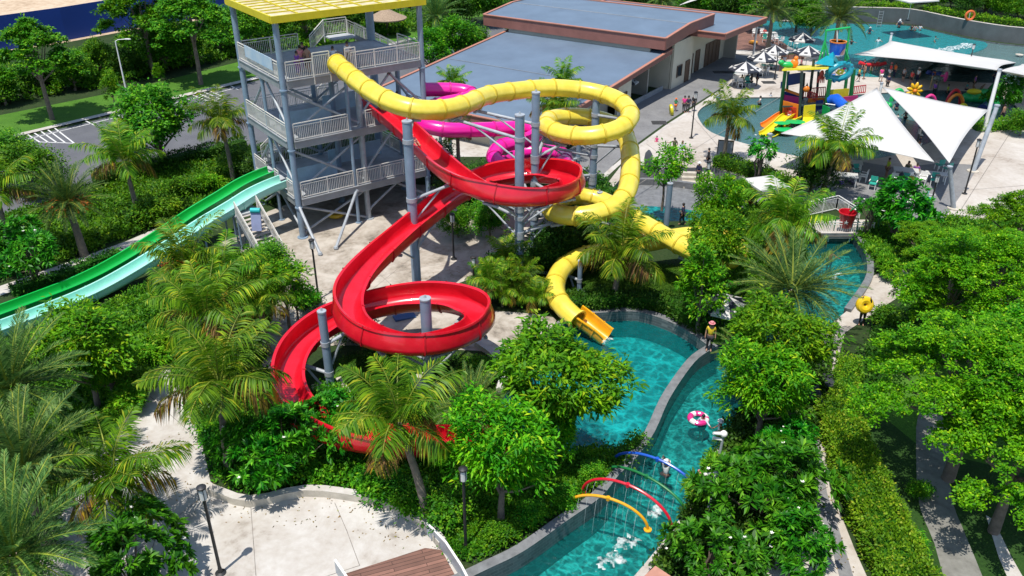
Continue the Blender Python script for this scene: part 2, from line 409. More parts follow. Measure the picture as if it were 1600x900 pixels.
WWAVE = water_mat("wave_pool_water", (0.22, 0.90, 0.93), .7, 1.1, 0.5, murk=.6, murkc=(.03, .36, .39))
WBEACH = water_mat("wave_beach_water", (0.62, 0.78, 0.78), .85, 1.1, 0.4, murk=.6, murkc=(.16, .28, .28))
FLOORT = tile_mat("pool_floor_tile", (0.30, 0.62, 0.60), (0.22, 0.45, 0.45), 0.6, 0.6, .5, .12)
FLOORG = tile_mat("grey_pool_floor", (0.22, 0.27, 0.275), (0.14, 0.16, 0.16), 0.6, 0.6, .5, .12)

RIVER_PX = [(888, 500), (908, 494), (930, 490), (985, 487), (1015, 492), (1042, 501), (1068, 513), (1090, 527), (1112, 545),
    (1140, 520), (1190, 480), (1235, 440), (1258, 405), (1262, 366), (1335, 366), (1350, 388), (1357, 415), (1353, 442), (1322, 487), (1268, 530),
    (1195, 590), (1152, 650), (1122, 705), (1095, 760), (1066, 815), (1012, 885), (960, 945), (620, 945), (700, 915), (760, 887), (800, 868), (832, 848),
    (882, 812), (932, 777), (958, 745), (982, 720), (940, 705), (850, 715), (785, 700), (770, 650), (800, 600), (850, 545)]
RIVER = [(p.x, p.y) for p in GP(RIVER_PX)]
KID_PX = px_smooth([(1091, 184), (1094, 171), (1112, 161), (1150, 153), (1215, 152), (1300, 150), (1400, 144), (1470, 141), (1540, 146), (1580, 160), (1590, 178),
                    (1545, 194), (1490, 206), (1440, 228), (1380, 246), (1310, 251), (1240, 243), (1170, 226), (1112, 207)], 4)
KID = [(p.x, p.y) for p in GP(KID_PX)]
WAVE_PX = px_smooth([(1180, 30), (1226, 33), (1350, 36), (1420, 39), (1475, 51), (1530, 62), (1600, 71), (1760, 80), (1760, 142), (1600, 132), (1500, 128), (1400, 122), (1330, 117),
                     (1290, 92), (1235, 74)], 4)
WAVE = [(p.x, p.y) for p in GP(WAVE_PX)]
SUNK_PX = [(955, 296), (985, 262), (1112, 262), (1135, 268), (1235, 306), (1180, 330), (1155, 338), (1095, 344), (1000, 348), (945, 340)]
SUNK = [(p.x, p.y) for p in GP(SUNK_PX)]
HOLES = [RIVER, KID, WAVE, SUNK]

# the ground is one sheet to the horizon with openings for the pools
sheet("ground", [(-1500, -60), (1500, -60), (1500, 2600), (-1500, 2600)], 0.0, SOIL, HOLES)

def basin(name, poly, depth, m, rim=None, off=0.0):
    mb = MB(); n = len(poly)
    mb.loft([[(p[0], p[1], -depth), (p[0], p[1], 0.002)] for p in poly], 0, loop=True)
    mb.add([(p[0], p[1], -depth) for p in poly], [tuple(range(n))], 1)
    return structure(mb, name, [m, rim or m])
basin("pool_basin", RIVER, 1.6, TILE, FLOORT); basin("children_pool_basin", KID, 0.55, TILE, FLOORG)
basin("wave_pool_basin", WAVE, 1.0, TILE, FLOORG); basin("sunken_terrace", SUNK, 0.95, COPE)

def water(name, poly, z, m):
    ar = sum(poly[i - 1][0] * poly[i][1] - poly[i][0] * poly[i - 1][1] for i in range(len(poly)))
    if ar < 0: poly = list(reversed(poly))              # face up
    mb = MB(); mb.add([(p[0], p[1], z) for p in poly], [tuple(range(len(poly)))])
    return structure(mb, name, m)
# the divider wall splits plunge pool and lazy river: two sheets of water
DIV_PX = [(1112, 546), (1086, 562), (1064, 588), (1036, 631), (1014, 680), (990, 716)]
PL_PX = [(888, 500), (908, 494), (930, 490), (985, 487), (1015, 492), (1042, 501), (1068, 513), (1090, 527)] + DIV_PX + [(940, 705), (850, 715), (785, 700), (770, 650), (800, 600), (850, 545)]
water("plunge_pool_water", [(p.x, p.y) for p in GP(PL_PX)], -0.5, WPOOL)
RV_PX = DIV_PX + [(958, 745), (932, 777), (882, 812), (832, 848), (800, 868), (760, 887), (700, 915), (620, 945), (960, 945), (1012, 885), (1066, 815), (1095, 760), (1122, 705), (1152, 650),
        (1195, 590), (1268, 530), (1322, 487), (1353, 442), (1357, 415), (1350, 388), (1335, 366), (1262, 366), (1258, 405), (1235, 440), (1190, 480), (1140, 520)]
water("lazy_river_water", [(p.x, p.y) for p in GP(RV_PX)], -0.55, WRIVER)
water("children_pool_water", KID, -0.12, WKID)
wv = px_smooth([(1180, 30), (1226, 33), (1350, 36), (1420, 39), (1475, 51), (1540, 64), (1530, 78), (1470, 92), (1440, 110), (1400, 122), (1330, 117), (1290, 92), (1235, 74)], 4)
mbw = MB(); mbw.add([(p.x, p.y, -.95) for p in GP(wv)], [tuple(range(len(wv)))]); structure(mbw, "wave_pool_floor", FLOORT)
water("wave_pool_water", [(p.x, p.y) for p in GP(wv)], -0.15, WWAVE)
water("wave_beach_water", WAVE, -0.19, WBEACH)
mbw = MB(); cq = GP(px_smooth([(950, 318), (1000, 305), (1060, 308), (1110, 316), (1150, 328), (1150, 336), (1090, 341), (1000, 344), (948, 338)], 3)); mbw.add([(p.x, p.y, -.93) for p in cq], [tuple(range(len(cq)))]); structure(mbw, "channel_floor", FLOORT)
water("channel_water", [(p.x, p.y) for p in GP(px_smooth([(950, 318), (1000, 305), (1060, 308), (1110, 316), (1150, 328), (1150, 336), (1090, 341), (1000, 344), (948, 338)], 3))], -0.90, WPOOL)

# ---- paving sheets, each 4 mm above the one below
def paving(name, pts, z, m, smooth=False, holes=HOLES):
    q = px_smooth(pts, 4) if smooth else pts
    return sheet(name, [(p.x, p.y) for p in GP(q)], z, m, holes)
LAWNS = [[(-250, 300), (-60, 232), (0, 217), (180, 174), (375, 127), (520, 92), (640, 62), (735, 40), (700, 20), (560, 40), (380, 95), (200, 140), (0, 180), (-250, 235)],
         [(530, 560), (620, 545), (760, 560), (800, 600), (760, 660), (700, 760), (560, 760), (500, 660)],
         [(800, 430), (870, 420), (960, 410), (1080, 420), (1120, 440), (1110, 500), (1060, 495), (980, 470), (880, 480), (830, 470)],
         [(1290, 620), (1360, 560), (1700, 560), (1800, 960), (1450, 940), (1380, 800)],
         [(700, 32), (760, 25), (800, 8), (760, -5), (690, 10)],
         [(180, 520), (260, 490), (270, 560), (225, 580)]]
for q in LAWNS: paving("lawn", q, 0.004, LAWN)
paving("car_park", [(-260, 318), (-60, 240), (0, 224), (180, 181), (375, 133), (520, 97), (640, 67), (735, 44), (770, 36), (800, 50), (760, 95), (700, 150), (560, 180), (385, 236), (157, 286), (0, 350), (-260, 430)], 0.008, ASPH)
paving("car_park_kerb", [(-260, 309), (-60, 233), (0, 217), (180, 174), (375, 127), (520, 91), (640, 61), (735, 39), (736, 42), (640, 64), (520, 95), (375, 131), (180, 178), (0, 221), (-60, 237), (-260, 315)], 0.10, CONC3)
PAINT = mat("road_paint", (0.62, 0.62, 0.60), 0.7, 0.2, 4.0)
def paint_line(pts, w=0.13):
    mb = MB(); P = GP(pts)
    for a, b in zip(P[:-1], P[1:]):
        t = (b - a).normalized(); s = Vector((-t.y, t.x, 0)) * w / 2
        mb.add([a - s, b - s, b + s, a + s], [(0, 1, 2, 3)])
    for i, v in enumerate(mb.v): mb.v[i] = (v[0], v[1], 0.014)
    return structure(mb, "parking_bay_marking", PAINT)
def hatch(c0, c1, c2, c3, k):
    paint_line([c0, c1, c2, c3, c0])
    for i in range(1, k):
        t = i / k
        a = (c0[0] + (c1[0] - c0[0]) * t, c0[1] + (c1[1] - c0[1]) * t); b = (c3[0] + (c2[0] - c3[0]) * (t - .0), c3[1] + (c2[1] - c3[1]) * t)
        paint_line([a, b])
hatch((38, 207), (85, 200), (116, 224), (62, 222), 4); hatch((300, 148), (328, 142), (350, 152), (330, 160), 3); hatch((690, 84), (716, 76), (722, 88), (700, 96), 3)
for a, b in (((132, 188), (150, 197)), ((180, 177), (198, 188)), ((284, 165), (306, 174)), ((360, 134), (372, 140)), ((230, 171), (250, 181)), ((560, 88), (580, 98)), ((640, 70), (655, 78))):
    paint_line([a, b])
paint_line([(0, 228), (180, 184), (375, 136)], 0.12)
paving("sand", [(-300, 130), (0, 82), (105, 66), (195, 49), (330, 29), (430, 12), (600, -30), (600, -160), (-300, -160), (-500, 60)], 0.006, SAND)
paving("garden_path", [(-60, 470), (0, 447), (100, 412), (200, 376), (255, 352), (330, 330), (340, 342), (270, 375), (140, 420), (40, 447), (-60, 485)], 0.008, CONC3)
paving("plaza", [(925, 318), (985, 240), (1040, 196), (1130, 138), (1165, 84), (1165, 40), (1230, 30), (1300, 60), (1600, 110), (1760, 150), (1760, 320), (1600, 340), (1500, 345), (1440, 352), (1370, 318), (1310, 318),
        (1240, 312), (1112, 280), (985, 300)], 0.012, CONC)
paving("building_path", [(925, 290), (985, 232), (1040, 192), (1132, 134), (1180, 92), (1190, 60), (1140, 60), (1040, 130), (960, 180), (880, 240), (850, 290)], 0.016, GREYPATH)
paving("path_kerb", [(936, 278), (985, 236), (1040, 196), (1130, 138), (1182, 94), (1185, 96), (1134, 141), (1043, 199), (988, 240), (940, 284)], 0.02, CONC3)
paving("timber_terrace", [(1150, 78), (1152, 52), (1170, 38), (1205, 36), (1232, 60), (1228, 84), (1200, 80)], 0.024, WOODD)
paving("terrace_kerb", [(1146, 80), (1200, 82), (1228, 86), (1227, 91), (1200, 88), (1146, 85)], 0.07, CONC3)
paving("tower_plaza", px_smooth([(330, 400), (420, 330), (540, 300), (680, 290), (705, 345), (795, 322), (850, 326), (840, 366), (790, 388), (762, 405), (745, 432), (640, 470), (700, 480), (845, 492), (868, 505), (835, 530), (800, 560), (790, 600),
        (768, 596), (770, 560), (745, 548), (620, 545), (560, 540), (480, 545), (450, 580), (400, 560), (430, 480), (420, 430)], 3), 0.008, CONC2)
paving("back_path", [(560, 250), (640, 205), (760, 215), (900, 235), (960, 260), (940, 285), (860, 262), (760, 245), (690, 245), (600, 270)], 0.008, CONC3)
paving("front_plaza", px_smooth([(262, 560), (228, 606), (206, 650), (150, 715), (90, 800), (60, 940), (740, 940), (712, 890), (690, 858), (664, 828), (610, 795), (562, 783), (478, 774), (392, 790), (335, 760), (322, 720), (300, 640)], 3), 0.012, CONC3)
paving("timber_deck", [(540, 897), (664, 857), (690, 860), (735, 945), (520, 945)], 0.03, WOODD)
paving("river_walk", [(1255, 480), (1300, 470), (1345, 440), (1400, 415), (1440, 440), (1380, 480), (1320, 520), (1300, 600), (1290, 700), (1296, 760), (1336, 860), (1372, 940), (1180, 940), (1180, 870), (1260, 800), (1262, 720), (1270, 600), (1290, 540)], 0.010, CONC)
paving("grey_band", [(1268, 600), (1282, 600), (1282, 700), (1292, 770), (1318, 850), (1345, 940), (1322, 940), (1300, 860), (1278, 790), (1268, 700)], 0.016, GREYPATH)
SHTURF = ground_mat("shade_toned_turf", [(0.3, (0.010, 0.030, 0.005)), (0.5, (0.020, 0.058, 0.008)), (0.7, (0.035, 0.085, 0.012))], 0.6, 1.0, 14, 0.95, 9, 0.5)  # lawn colour darkened to stand in for shade by the right trees
SHCONC = ground_mat("shade_toned_path_concrete", [(0.34, (0.10, 0.098, 0.085)), (0.48, (0.18, 0.175, 0.155)), (0.62, (0.24, 0.235, 0.21))], 0.5, 0.1, 30, 0.85, 3, 0.25)  # path grey darkened in colour, standing in for shade
paving("shade_toned_turf", [(1335, 680), (1385, 655), (1440, 700), (1600, 740), (1720, 960), (1430, 960), (1380, 830)], 0.008, SHTURF)  # sheet of darker turf laid where the lawn should lie in shade
paving("lawn_path", px_smooth([(1436, 640), (1478, 640), (1484, 740), (1490, 790), (1510, 840), (1545, 940), (1490, 940), (1460, 850), (1438, 795), (1432, 740)], 3), 0.014, SHCONC)
paving("lawn_kerb", [(1540, 805), (1552, 812), (1580, 870), (1620, 940), (1590, 940), (1560, 870)], 0.016, CONC3)
paving("bridge_deck", [(1240, 350), (1262, 345), (1370, 345), (1372, 366), (1340, 371), (1255, 371)], 0.09, CONC, holes=())
paving("seating_terrace", [(1250, 308), (1285, 262), (1330, 250), (1400, 262), (1470, 255), (1530, 258), (1505, 300), (1470, 350), (1440, 352), (1370, 318)], 0.016, GREYPATH)

# ---- pool walls, copings, kerbs
def wall(name, px, w, z0, z1, label, cat="wall", sm=3, m=None):
    P = [(p.x, p.y) for p in GP(px_smooth(px, sm, False))]
    mb = MB(); wallstrip(mb, P, w, z0, z1, 0, False, 1)
    o = mb.build(name, m or [TILE, COPE], smooth=True, sharp=40)
    return tag(o, label, cat)
wall("pool_wall", [(1114, 545), (1086, 563), (1064, 589), (1037, 631), (1015, 680), (988, 718), (958, 748), (932, 780), (882, 815), (832, 851), (800, 871), (760, 890), (700, 918), (620, 948)], 0.42, -1.6, 0.26,
     "long curved dark tiled wall dividing the plunge pool from the lazy river", "pool wall")
wall("pool_wall", [(872, 510), (888, 500), (908, 493), (930, 489), (985, 486), (1015, 491), (1042, 500), (1068, 512), (1092, 527), (1116, 545)], 0.45, -1.6, 0.12, "curved dark grey rim of the plunge pool below the hedge", "pool wall")
wall("pool_wall", [(1337, 366), (1352, 388), (1359, 415), (1355, 442), (1324, 487)], 0.4, -1.6, 0.2, "curved grey wall around the river bend below the red bucket", "pool wall")
wall("pool_wall", [(1124, 705), (1097, 760), (1068, 815), (1014, 885), (962, 945)], 0.3, -1.6, 0.1, "low pale kerb wall on the right bank of the river under the sprinkler arches", "pool wall", m=[TILE, CONC3])
wall("pool_wall", [(1255, 369), (1340, 369)], 0.35, -0.1, 0.3, "short stone lintel over the dark river tunnel below the bucket", "pool wall", m=[COPE, CONC3])
wall("plaza_kerb", [(330, 770), (392, 789), (478, 772), (562, 781), (612, 793), (666, 826), (692, 856)], 0.34, -0.05, 0.36, "low curved concrete kerb wall at the top of the white front plaza", "kerb", m=[CONCF, CONC3])
wall("path_edging", [(262, 556), (226, 605), (203, 650), (148, 715)], 0.25, -0.05, 0.22, "pale concrete edging along the left of the garden path", "kerb", m=[CONCF, CONC3])
wall("bed_edging", [(690, 362), (740, 340), (800, 324), (850, 327)], 0.3, -0.05, 0.3, "pale stone edging of the bed behind the tower plaza", "kerb", m=[CONCF, CONCF])
wall("bed_edging", [(745, 540), (772, 560), (785, 590), (780, 615)], 0.3, -0.05, 0.3, "curved grey edging right of the lower red slide ring", "kerb", m=[CONCF, CONC3])
wall("terrace_wall", [(985, 261), (1060, 260)], 0.3, -1.0, 0.12, "dark grey wall along the plaza edge left of the steps", "wall", m=[COPE, COPE])
wall("terrace_wall", [(1116, 262), (1150, 268), (1200, 285), (1238, 305)], 0.35, -1.0, 0.12, "smooth grey wall under the clipped hedge right of the steps", "wall", m=[COPE, COPE])
o = MB(); 
wallstrip(o, [(p.x, p.y) for p in GP(px_smooth([(940, 305), (990, 288), (1050, 290), (1110, 300), (1160, 320)], 4, False), -0.9)], 0.35, -0.95, -0.45)
tag(o.build("terrace_kerb_wall", [COPE]), "low curved grey wall at the foot of the pool steps", "wall")
st = thing("pool_steps", "broad grey steps leading down from the plaza to the sunken pool", "steps", G(1088, 264))
a, b = G(1063, 264), G(1113, 266); d = Vector((0, -1, 0))
for i in range(4):
    mb = MB(); mb.beam(a + d * (0.25 + 0.45 * i) + Vector((0, 0, -0.55 - .11 * i)), b + d * (0.25 + 0.45 * i) + Vector((0, 0, -0.55 - .11 * i)), 0.44, 0.8 - 0.22 * i)
    mb.build("step", [CONCF], st, smooth=False)
# wave pool back wall with planted terrace behind
WALLG = mat("grey_rendered_wall", (0.085, 0.095, 0.097), 0.7, 0.25, 0.6, bump=0.2)
BW_PX = [(1180, 29), (1226, 31), (1350, 34), (1420, 37), (1476, 49), (1531, 60), (1600, 69), (1760, 78)]
wall("retaining_wall", BW_PX, 0.5, -0.9, 2.0, "tall curved grey retaining wall behind the wave pool", "wall", m=[WALLG, CONC3])
bwp = GP(px_smooth(BW_PX, 3, False)); mb = MB()
mb.prism([(p.x, p.y + 0.2) for p in bwp] + [(160, 240), (60, 240)], 0.0, 1.9)
structure(mb, "raised_bed", SOIL)
# white foam of the breaking wave
FOAM = mat("white_water_foam", (0.75, 0.78, 0.78), 0.9, 0.15, 3.0, bump=0.8, bscale=6)
_n = FOAM.node_tree.nodes; _l = FOAM.node_tree.links; _g = _n.new("ShaderNodeNewGeometry"); _t = _n.new("ShaderNodeTexNoise"); _t.inputs["Scale"].default_value = 5; _t.inputs["Detail"].default_value = 6
_l.new(_g.outputs["Position"], _t.inputs["Vector"]); _r = _n.new("ShaderNodeMapRange"); _r.inputs[1].default_value = .36; _r.inputs[2].default_value = .74; _r.inputs[4].default_value = .85; _l.new(_t.outputs[0], _r.inputs[0]); _l.new(_r.outputs[0], _n["Principled BSDF"].inputs["Alpha"])
def foam(name, label, pts, z, wd, h, seed):
    rnd = random.Random(seed); mb = MB(); from mathutils import noise
    P = GP(px_smooth(pts, 6, False), z); st = .07 if wd < 1 else .16
    x0, x1 = min(p.x for p in P) - wd, max(p.x for p in P) + wd; y0, y1 = min(p.y for p in P) - wd, max(p.y for p in P) + wd
    nx, ny = int((x1 - x0) / st) + 1, int((y1 - y0) / st) + 1; idx = {}
    for j in range(ny):
        for i in range(nx):
            q = Vector((x0 + i * st, y0 + j * st, 0)); d = min((q - Vector((p.x, p.y, 0))).length for p in P) / (wd * .62)
            n1 = noise.fractal(q * (2.2 / wd) + Vector((seed * 7, 0, 0)), 1.0, 2.0, 5)
            f = 1 - d * d + n1 * 1.3
            if f > .12:
                idx[(i, j)] = len(mb.v); mb.v.append((q.x, q.y, z + .012 + h * max(0, min(1, f - .1)) * (.45 + .55 * abs(noise.noise(q * (9 / wd))))))
    for (i, j) in idx:
        if all(k in idx for k in ((i + 1, j), (i + 1, j + 1), (i, j + 1))): mb.f.append([idx[(i, j)], idx[(i + 1, j)], idx[(i + 1, j + 1)], idx[(i, j + 1)]]); mb.m.append(0)
    return tag(mb.build(name, [FOAM], sharp=180), label, "foam", kind="stuff")
foam("wave_foam", "white foam of a wave breaking in the wave pool", [(1462, 84), (1480, 79), (1500, 74), (1514, 71)], -0.15, 1.5, 0.35, 1)
foam("splash_foam", "white bubbling water below the yellow arch", [(948, 880), (962, 874)], -0.55, 0.7, 0.2, 2)
foam("splash_foam", "white bubbling water beside the yellow arch foot", [(972, 852), (985, 845)], -0.55, 0.6, 0.18, 3)
foam("splash_foam", "small white bubbling water between the red and yellow arches", [(1020, 805), (1028, 796)], -0.55, 0.5, 0.14, 4)
foam("splash_foam", "white splash where the yellow slide meets the pool", [(940, 535), (952, 530)], -0.5, 0.45, 0.15, 5)
foam("splash_foam", "white rapid in the river below the tunnel", [(1300, 436), (1312, 428)], -0.55, 0.4, 0.1, 6)

JOINT = mat("dark_joint", (0.20, 0.18, 0.16), .9, .35, 2.0)
def joint(pts, z, w_=.025):
    mb = MB(); P = GP(pts)
    for a, b in zip(P[:-1], P[1:]):
        t = (b - a).normalized(); s_ = Vector((-t.y, t.x, 0)) * w_ / 2; mb.add([a - s_, b - s_, b + s_, a + s_], [(0, 1, 2, 3)])
    mb.v = [(v[0], v[1], z) for v in mb.v]; return structure(mb, "paving_joint", JOINT)
for q in ([(523, 786), (542, 830), (562, 884)], [(330, 765), (250, 830), (170, 900)], [(562, 884), (420, 930)], [(235, 620), (312, 690)], [(392, 792), (400, 900)]): joint(q, .0165)
for q in ([(985, 296), (1130, 205), (1230, 145)], [(1060, 262), (1010, 225)], [(1160, 272), (1080, 180)], [(1500, 330), (1580, 205)], [(1440, 345), (1480, 300), (1600, 290)], [(1540, 330), (1700, 250)]): joint(q, .0165, .05)
for q in ([(560, 470), (690, 365)], [(440, 470), (640, 420), (745, 405)], [(640, 470), (560, 400)]): joint(q, .0125)
# ================================================================== SLIDE TOWER
TW = thing("slide_tower", "tall grey steel slide tower with three railed decks and a flat yellow roof", "tower", (-14.0, 51.3, 0), math.atan2(.586, .81))
TX, TY, DZ, RZ = 9.8, 7.2, (2.75, 6.65, 10.5), 14.2
def tpart(mb, name, m, smooth=True, parent=None): return mb.build(name, m, parent or TW, smooth=smooth, local=True)
COLS = [(0, 0, .19), (4.15, 0, .12), (5.05, 0.25, .2), (9.8, 0, .19), (0, 7.2, .19), (4.9, 7.2, .17), (9.8, 7.2, .3), (0, 3.6, .12), (9.8, 3.6, .14), (4.9, 4.0, .18)]
for i, (x, y, r) in enumerate(COLS):
    top = RZ if i in (0, 3, 4, 6) else DZ[2]
    mb = MB(); mb.tube([(x, y, 0), (x, y, top)], r, 14); mb.lathe((x, y, 0), [(r * 1.9, 0), (r * 1.9, .06)], 12)
    for z in DZ: mb.lathe((x, y, z - .62), [(r * 1.35, 0), (r * 1.35, .08)], 14)
    tpart(mb, "column", STEEL if i != 2 else GALV)
def railing(mb, p, q, h=1.12, gap=0.125, skip=()):
    p, q = Vector(p), Vector(q); L = (q - p).length; Z = Vector((0, 0, 1))
    for z, t in ((h, .055), (h - .17, .04), (.1, .045)): mb.beam(p + Z * z, q + Z * z, t, t)
    n = max(1, round(L / 1.6))
    for i in range(n + 1):
        a = p.lerp(q, i / n); mb.beam(a - Z * .45, a + Z * h, .06, .06)
    k = int(L / gap)
    for i in range(1, k):
        a = p.lerp(q, i / k); mb.box(a + Z * (.1 + (h - .27) / 2), (.026, .026, h - .27))
for j, z in enumerate(DZ):
    mb = MB(); mb.box((TX / 2, TY / 2, z - .06), (TX - .1, TY - .1, .12)); tpart(mb, "deck", DECKM, False)
    for p, q in (((0.2, -.12, z - .27), (TX - .2, -.12, z - .27)), ((-.12, .2, z - .27), (-.12, TY - .2, z - .27)), ((.2, TY + .12, z - .27), (TX - .2, TY + .12, z - .27)), ((TX + .12, .2, z - .27), (TX + .12, TY - .2, z - .27))):
        mb = MB(); mb.beam(p, q, .1, .44); mb.beam(Vector(p) + Vector((0, 0, .25)), Vector(q) + Vector((0, 0, .25)), .2, .05); tpart(mb, "deck_beam", FASC, False)
    mb = MB()
    for k in range(1, 6): mb.beam((TX * k / 6, .1, z - .26), (TX * k / 6, TY - .1, z - .26), .1, .22)
    tpart(mb, "joist", FASC, False)
def rail_part(*segs):
    mb = MB()
    for p, q in segs: railing(mb, p, q)
    return tpart(mb, "railing", RAILM, False)
z = DZ[2]
rail_part(((0.25, -.1, z), (2.0, -.1, z))); rail_part(((4.6, -.1, z), (TX - .2, -.1, z)))
rail_part(((-.1, .25, z), (-.1, TY - .2, z))); rail_part(((.2, TY, z), (4.2, TY, z))); rail_part(((TX, .2, z), (TX, 3.2, z)))
for x0, x1 in ((2.0, 3.1), (4.2, 4.9)):                     # raised gate frames either side of the yellow tube
    mb = MB(); railing(mb, (x0, -.2, z), (x1, -.2, z), 1.45, .11); tpart(mb, "gate_panel", RAILM, False)
z = DZ[1]
rail_part(((.25, -.1, z), (4.0, -.1, z))); rail_part(((5.3, -.1, z), (5.9, -.1, z))); rail_part(((8.2, -.1, z), (TX - .2, -.1, z)))
rail_part(((-.1, .25, z), (-.1, TY - .2, z))); rail_part(((.2, TY, z), (TX - 3, TY, z))); rail_part(((TX, .2, z), (TX, 2.4, z)))
z = DZ[0]
rail_part(((.25, -.1, z), (4.0, -.1, z))); rail_part(((4.3, -.1, z), (TX - .2, -.1, z)))
rail_part(((-.1, .25, z), (-.1, 1.3, z))); rail_part(((-.1, 2.7, z), (-.1, 3.4, z))); rail_part(((-.1, 4.9, z), (-.1, TY - .2, z))); rail_part(((.2, TY, z), (TX, TY, z))); rail_part(((TX, .2, z), (TX, TY, z)))
PALEB = mat("pale_blue_panel", (0.35, 0.50, 0.60), 0.5, 0.2, 1.0)
mb = MB(); mb.box((-.18, 3.2, DZ[2] + .85), (.04, 4.6, .75)); tpart(mb, "sign_panel", mat("blue_white_banner", (0.62, 0.68, 0.72), 0.5, 0.1, 0.6, c2=(0.25, 0.42, 0.62)), False)
for zz in (DZ[0], DZ[1]):
    mb = MB(); mb.box((2.2, 2.4, zz + .6), (3.6, .06, 1.1)); tpart(mb, "partition_panel", PALEB, False)
    mb = MB(); mb.box((6.5, 4.6, zz + .6), (4.2, .06, 1.1)); tpart(mb, "partition_panel", PALEB, False)
def brace(p, q, r=.085):
    mb = MB(); mb.tube([p, q], r, 8); mb.ball(p, r * 1.7, 7, 4); mb.ball(q, r * 1.7, 7, 4); tpart(mb, "brace", GALV)
for z0, z1 in ((.15, DZ[0] - .6), (DZ[0] - .1, DZ[1] - .65), (DZ[1] - .1, DZ[2] - .65)):
    lo = z0 + (.0 if z0 < 1 else .4)
    brace((.1, .22, z1), (4.9, .22, lo)); brace((5.0, .28, z1), (.1, .28, lo))
    brace((7.4, .2, z1), (5.2, .2, lo + .6)); brace((7.4, .2, z1), (9.7, .2, lo + .6))
    brace((.2, .1, lo), (.2, 3.6, z1)); brace((.2, 7.1, lo), (.2, 3.6, z1)); brace((.1, 7.0, z1), (4.8, 7.0, lo)); brace((9.7, 7.0, z1), (5, 7.0, lo)); brace((9.6, .2, lo), (9.6, 7, z1))
brace((-.2, -3.2, .1), (.0, 0, 2.3), .1); brace((1.0, -3.0, .1), (4.15, -.1, 2.4), .1)
ROOFP = mat("weathered_roof_panel", (0.50, 0.40, 0.22), 0.6, 0.25, 1.2, c2=(0.68, 0.62, 0.42))
YPAINT = mat("yellow_paint", (0.60, 0.50, 0.015), 0.45, 0.12, 1.5)
rf = MB()
for p, q in (((-.35, -.3, RZ), (TX + .35, -.3, RZ)), ((-.35, TY + .3, RZ), (TX + .35, TY + .3, RZ)), ((-.3, -.2, RZ), (-.3, TY + .2, RZ)), ((TX + .3, -.2, RZ), (TX + .3, TY + .2, RZ))): rf.beam(p, q, .14, .42)
rf = tpart(rf, "roof", YPAINT, False)
mb = MB(); mb.box((TX / 2, TY / 2, RZ + .12), (TX + .4, TY + .4, .05)); mb.build("roof_panel", ROOFP, rf, smooth=False, local=True)
mb = MB()
for k in range(1, 8): mb.beam((-.2, TY * k / 8, RZ + .18), (TX + .2, TY * k / 8, RZ + .18), .06, .07)
for k in range(1, 7): mb.beam((TX * k / 7, -.2, RZ + .2), (TX * k / 7, TY + .2, RZ + .2), .06, .06)
mb.build("roof_slat", YPAINT, rf, smooth=False, local=True)
# stairs along the back of the tower
def stair(parent, p, q, wd, side, mtread, rail=True, local=True):
    """p bottom, q top (local), side = unit vector across."""
    p, q, side = Vector(p), Vector(q), Vector(side); n = max(2, round((q.z - p.z) / .19))
    mb = MB()
    for i in range(n):
        c = p.lerp(q, (i + .5) / n); f = (q - p); f.z = 0; f.normalize()
        rot = Matrix((f, side, Vector((0, 0, 1)))).transposed()
        mb.box(c, ((Vector((q.x - p.x, q.y - p.y, 0)).length / n) + .05, wd, .05), rot=rot)
    mb.build("stair_treads", mtread, parent, smooth=False, local=local)
    for s_ in (-1, 1):
        o = side * (s_ * wd / 2); mb = MB(); mb.beam(p + o, q + o, .06, .28)
        mb.build("stringer", FASC, parent, smooth=False, local=local)
        if rail:
            mb = MB(); railing(mb, p + o, q + o, 1.0, .14); mb.build("handrail", RAILM, parent, smooth=False, local=local)
stair(TW, (12.6, TY + .9, DZ[2] - 1.9), (8.7, TY + .9, DZ[2] + .3), 1.2, (0, 1, 0), DECKM)
mb = MB(); mb.tube([(12.6, TY + 1.4, 0), (12.6, TY + 1.4, DZ[2] - 1.9)], .12, 10); tpart(mb, "stair_post", GALV)
mb = MB(); mb.box((7.8, TY + .9, DZ[2] + .3), (1.8, 1.5, .1)); tpart(mb, "stair_landing", DECKM, False)
rail_part(((6.9, TY + 1.65, DZ[2] + .35), (8.7, TY + 1.65, DZ[2] + .35))); rail_part(((5.2, TY + .3, DZ[2] - .3), (6.9, TY + 1.6, DZ[2] + .35)))
stair(TW, (1.0, TY + .9, DZ[0]), (6.5, TY + .9, DZ[1]), 1.2, (0, 1, 0), DECKM)
# lower staircase on the left
sA, sB = G(386, 333, 2.4), G(428, 408, 0)
ST = thing("steel_staircase", "grey steel staircase with pale treads at the left foot of the slide tower", "staircase", (sB.x, sB.y, 0))
dirv = Vector((sA.x - sB.x, sA.y - sB.y, 0)).normalized()
stair(ST, Vector((0, 0, .05)), Vector((sA.x - sB.x, sA.y - sB.y, 2.4)), 1.5, (-dirv.y, dirv.x, 0), CONC3)
mb = MB(); mb.box(Vector((sA.x - sB.x, sA.y - sB.y, 2.4)) + dirv * .8, (1.8, 1.7, .1), math.atan2(dirv.y, dirv.x)); mb.build("landing", DECKM, ST, smooth=False, local=True)
mb = MB(); 
for s_ in (-1, 1): mb.tube([Vector((sA.x - sB.x, sA.y - sB.y, 0)) + Vector((-dirv.y, dirv.x, 0)) * .7 * s_, Vector((sA.x - sB.x, sA.y - sB.y, 2.4)) + Vector((-dirv.y, dirv.x, 0)) * .7 * s_], .07)
mb.build("stair_post", STEEL, ST, local=True)

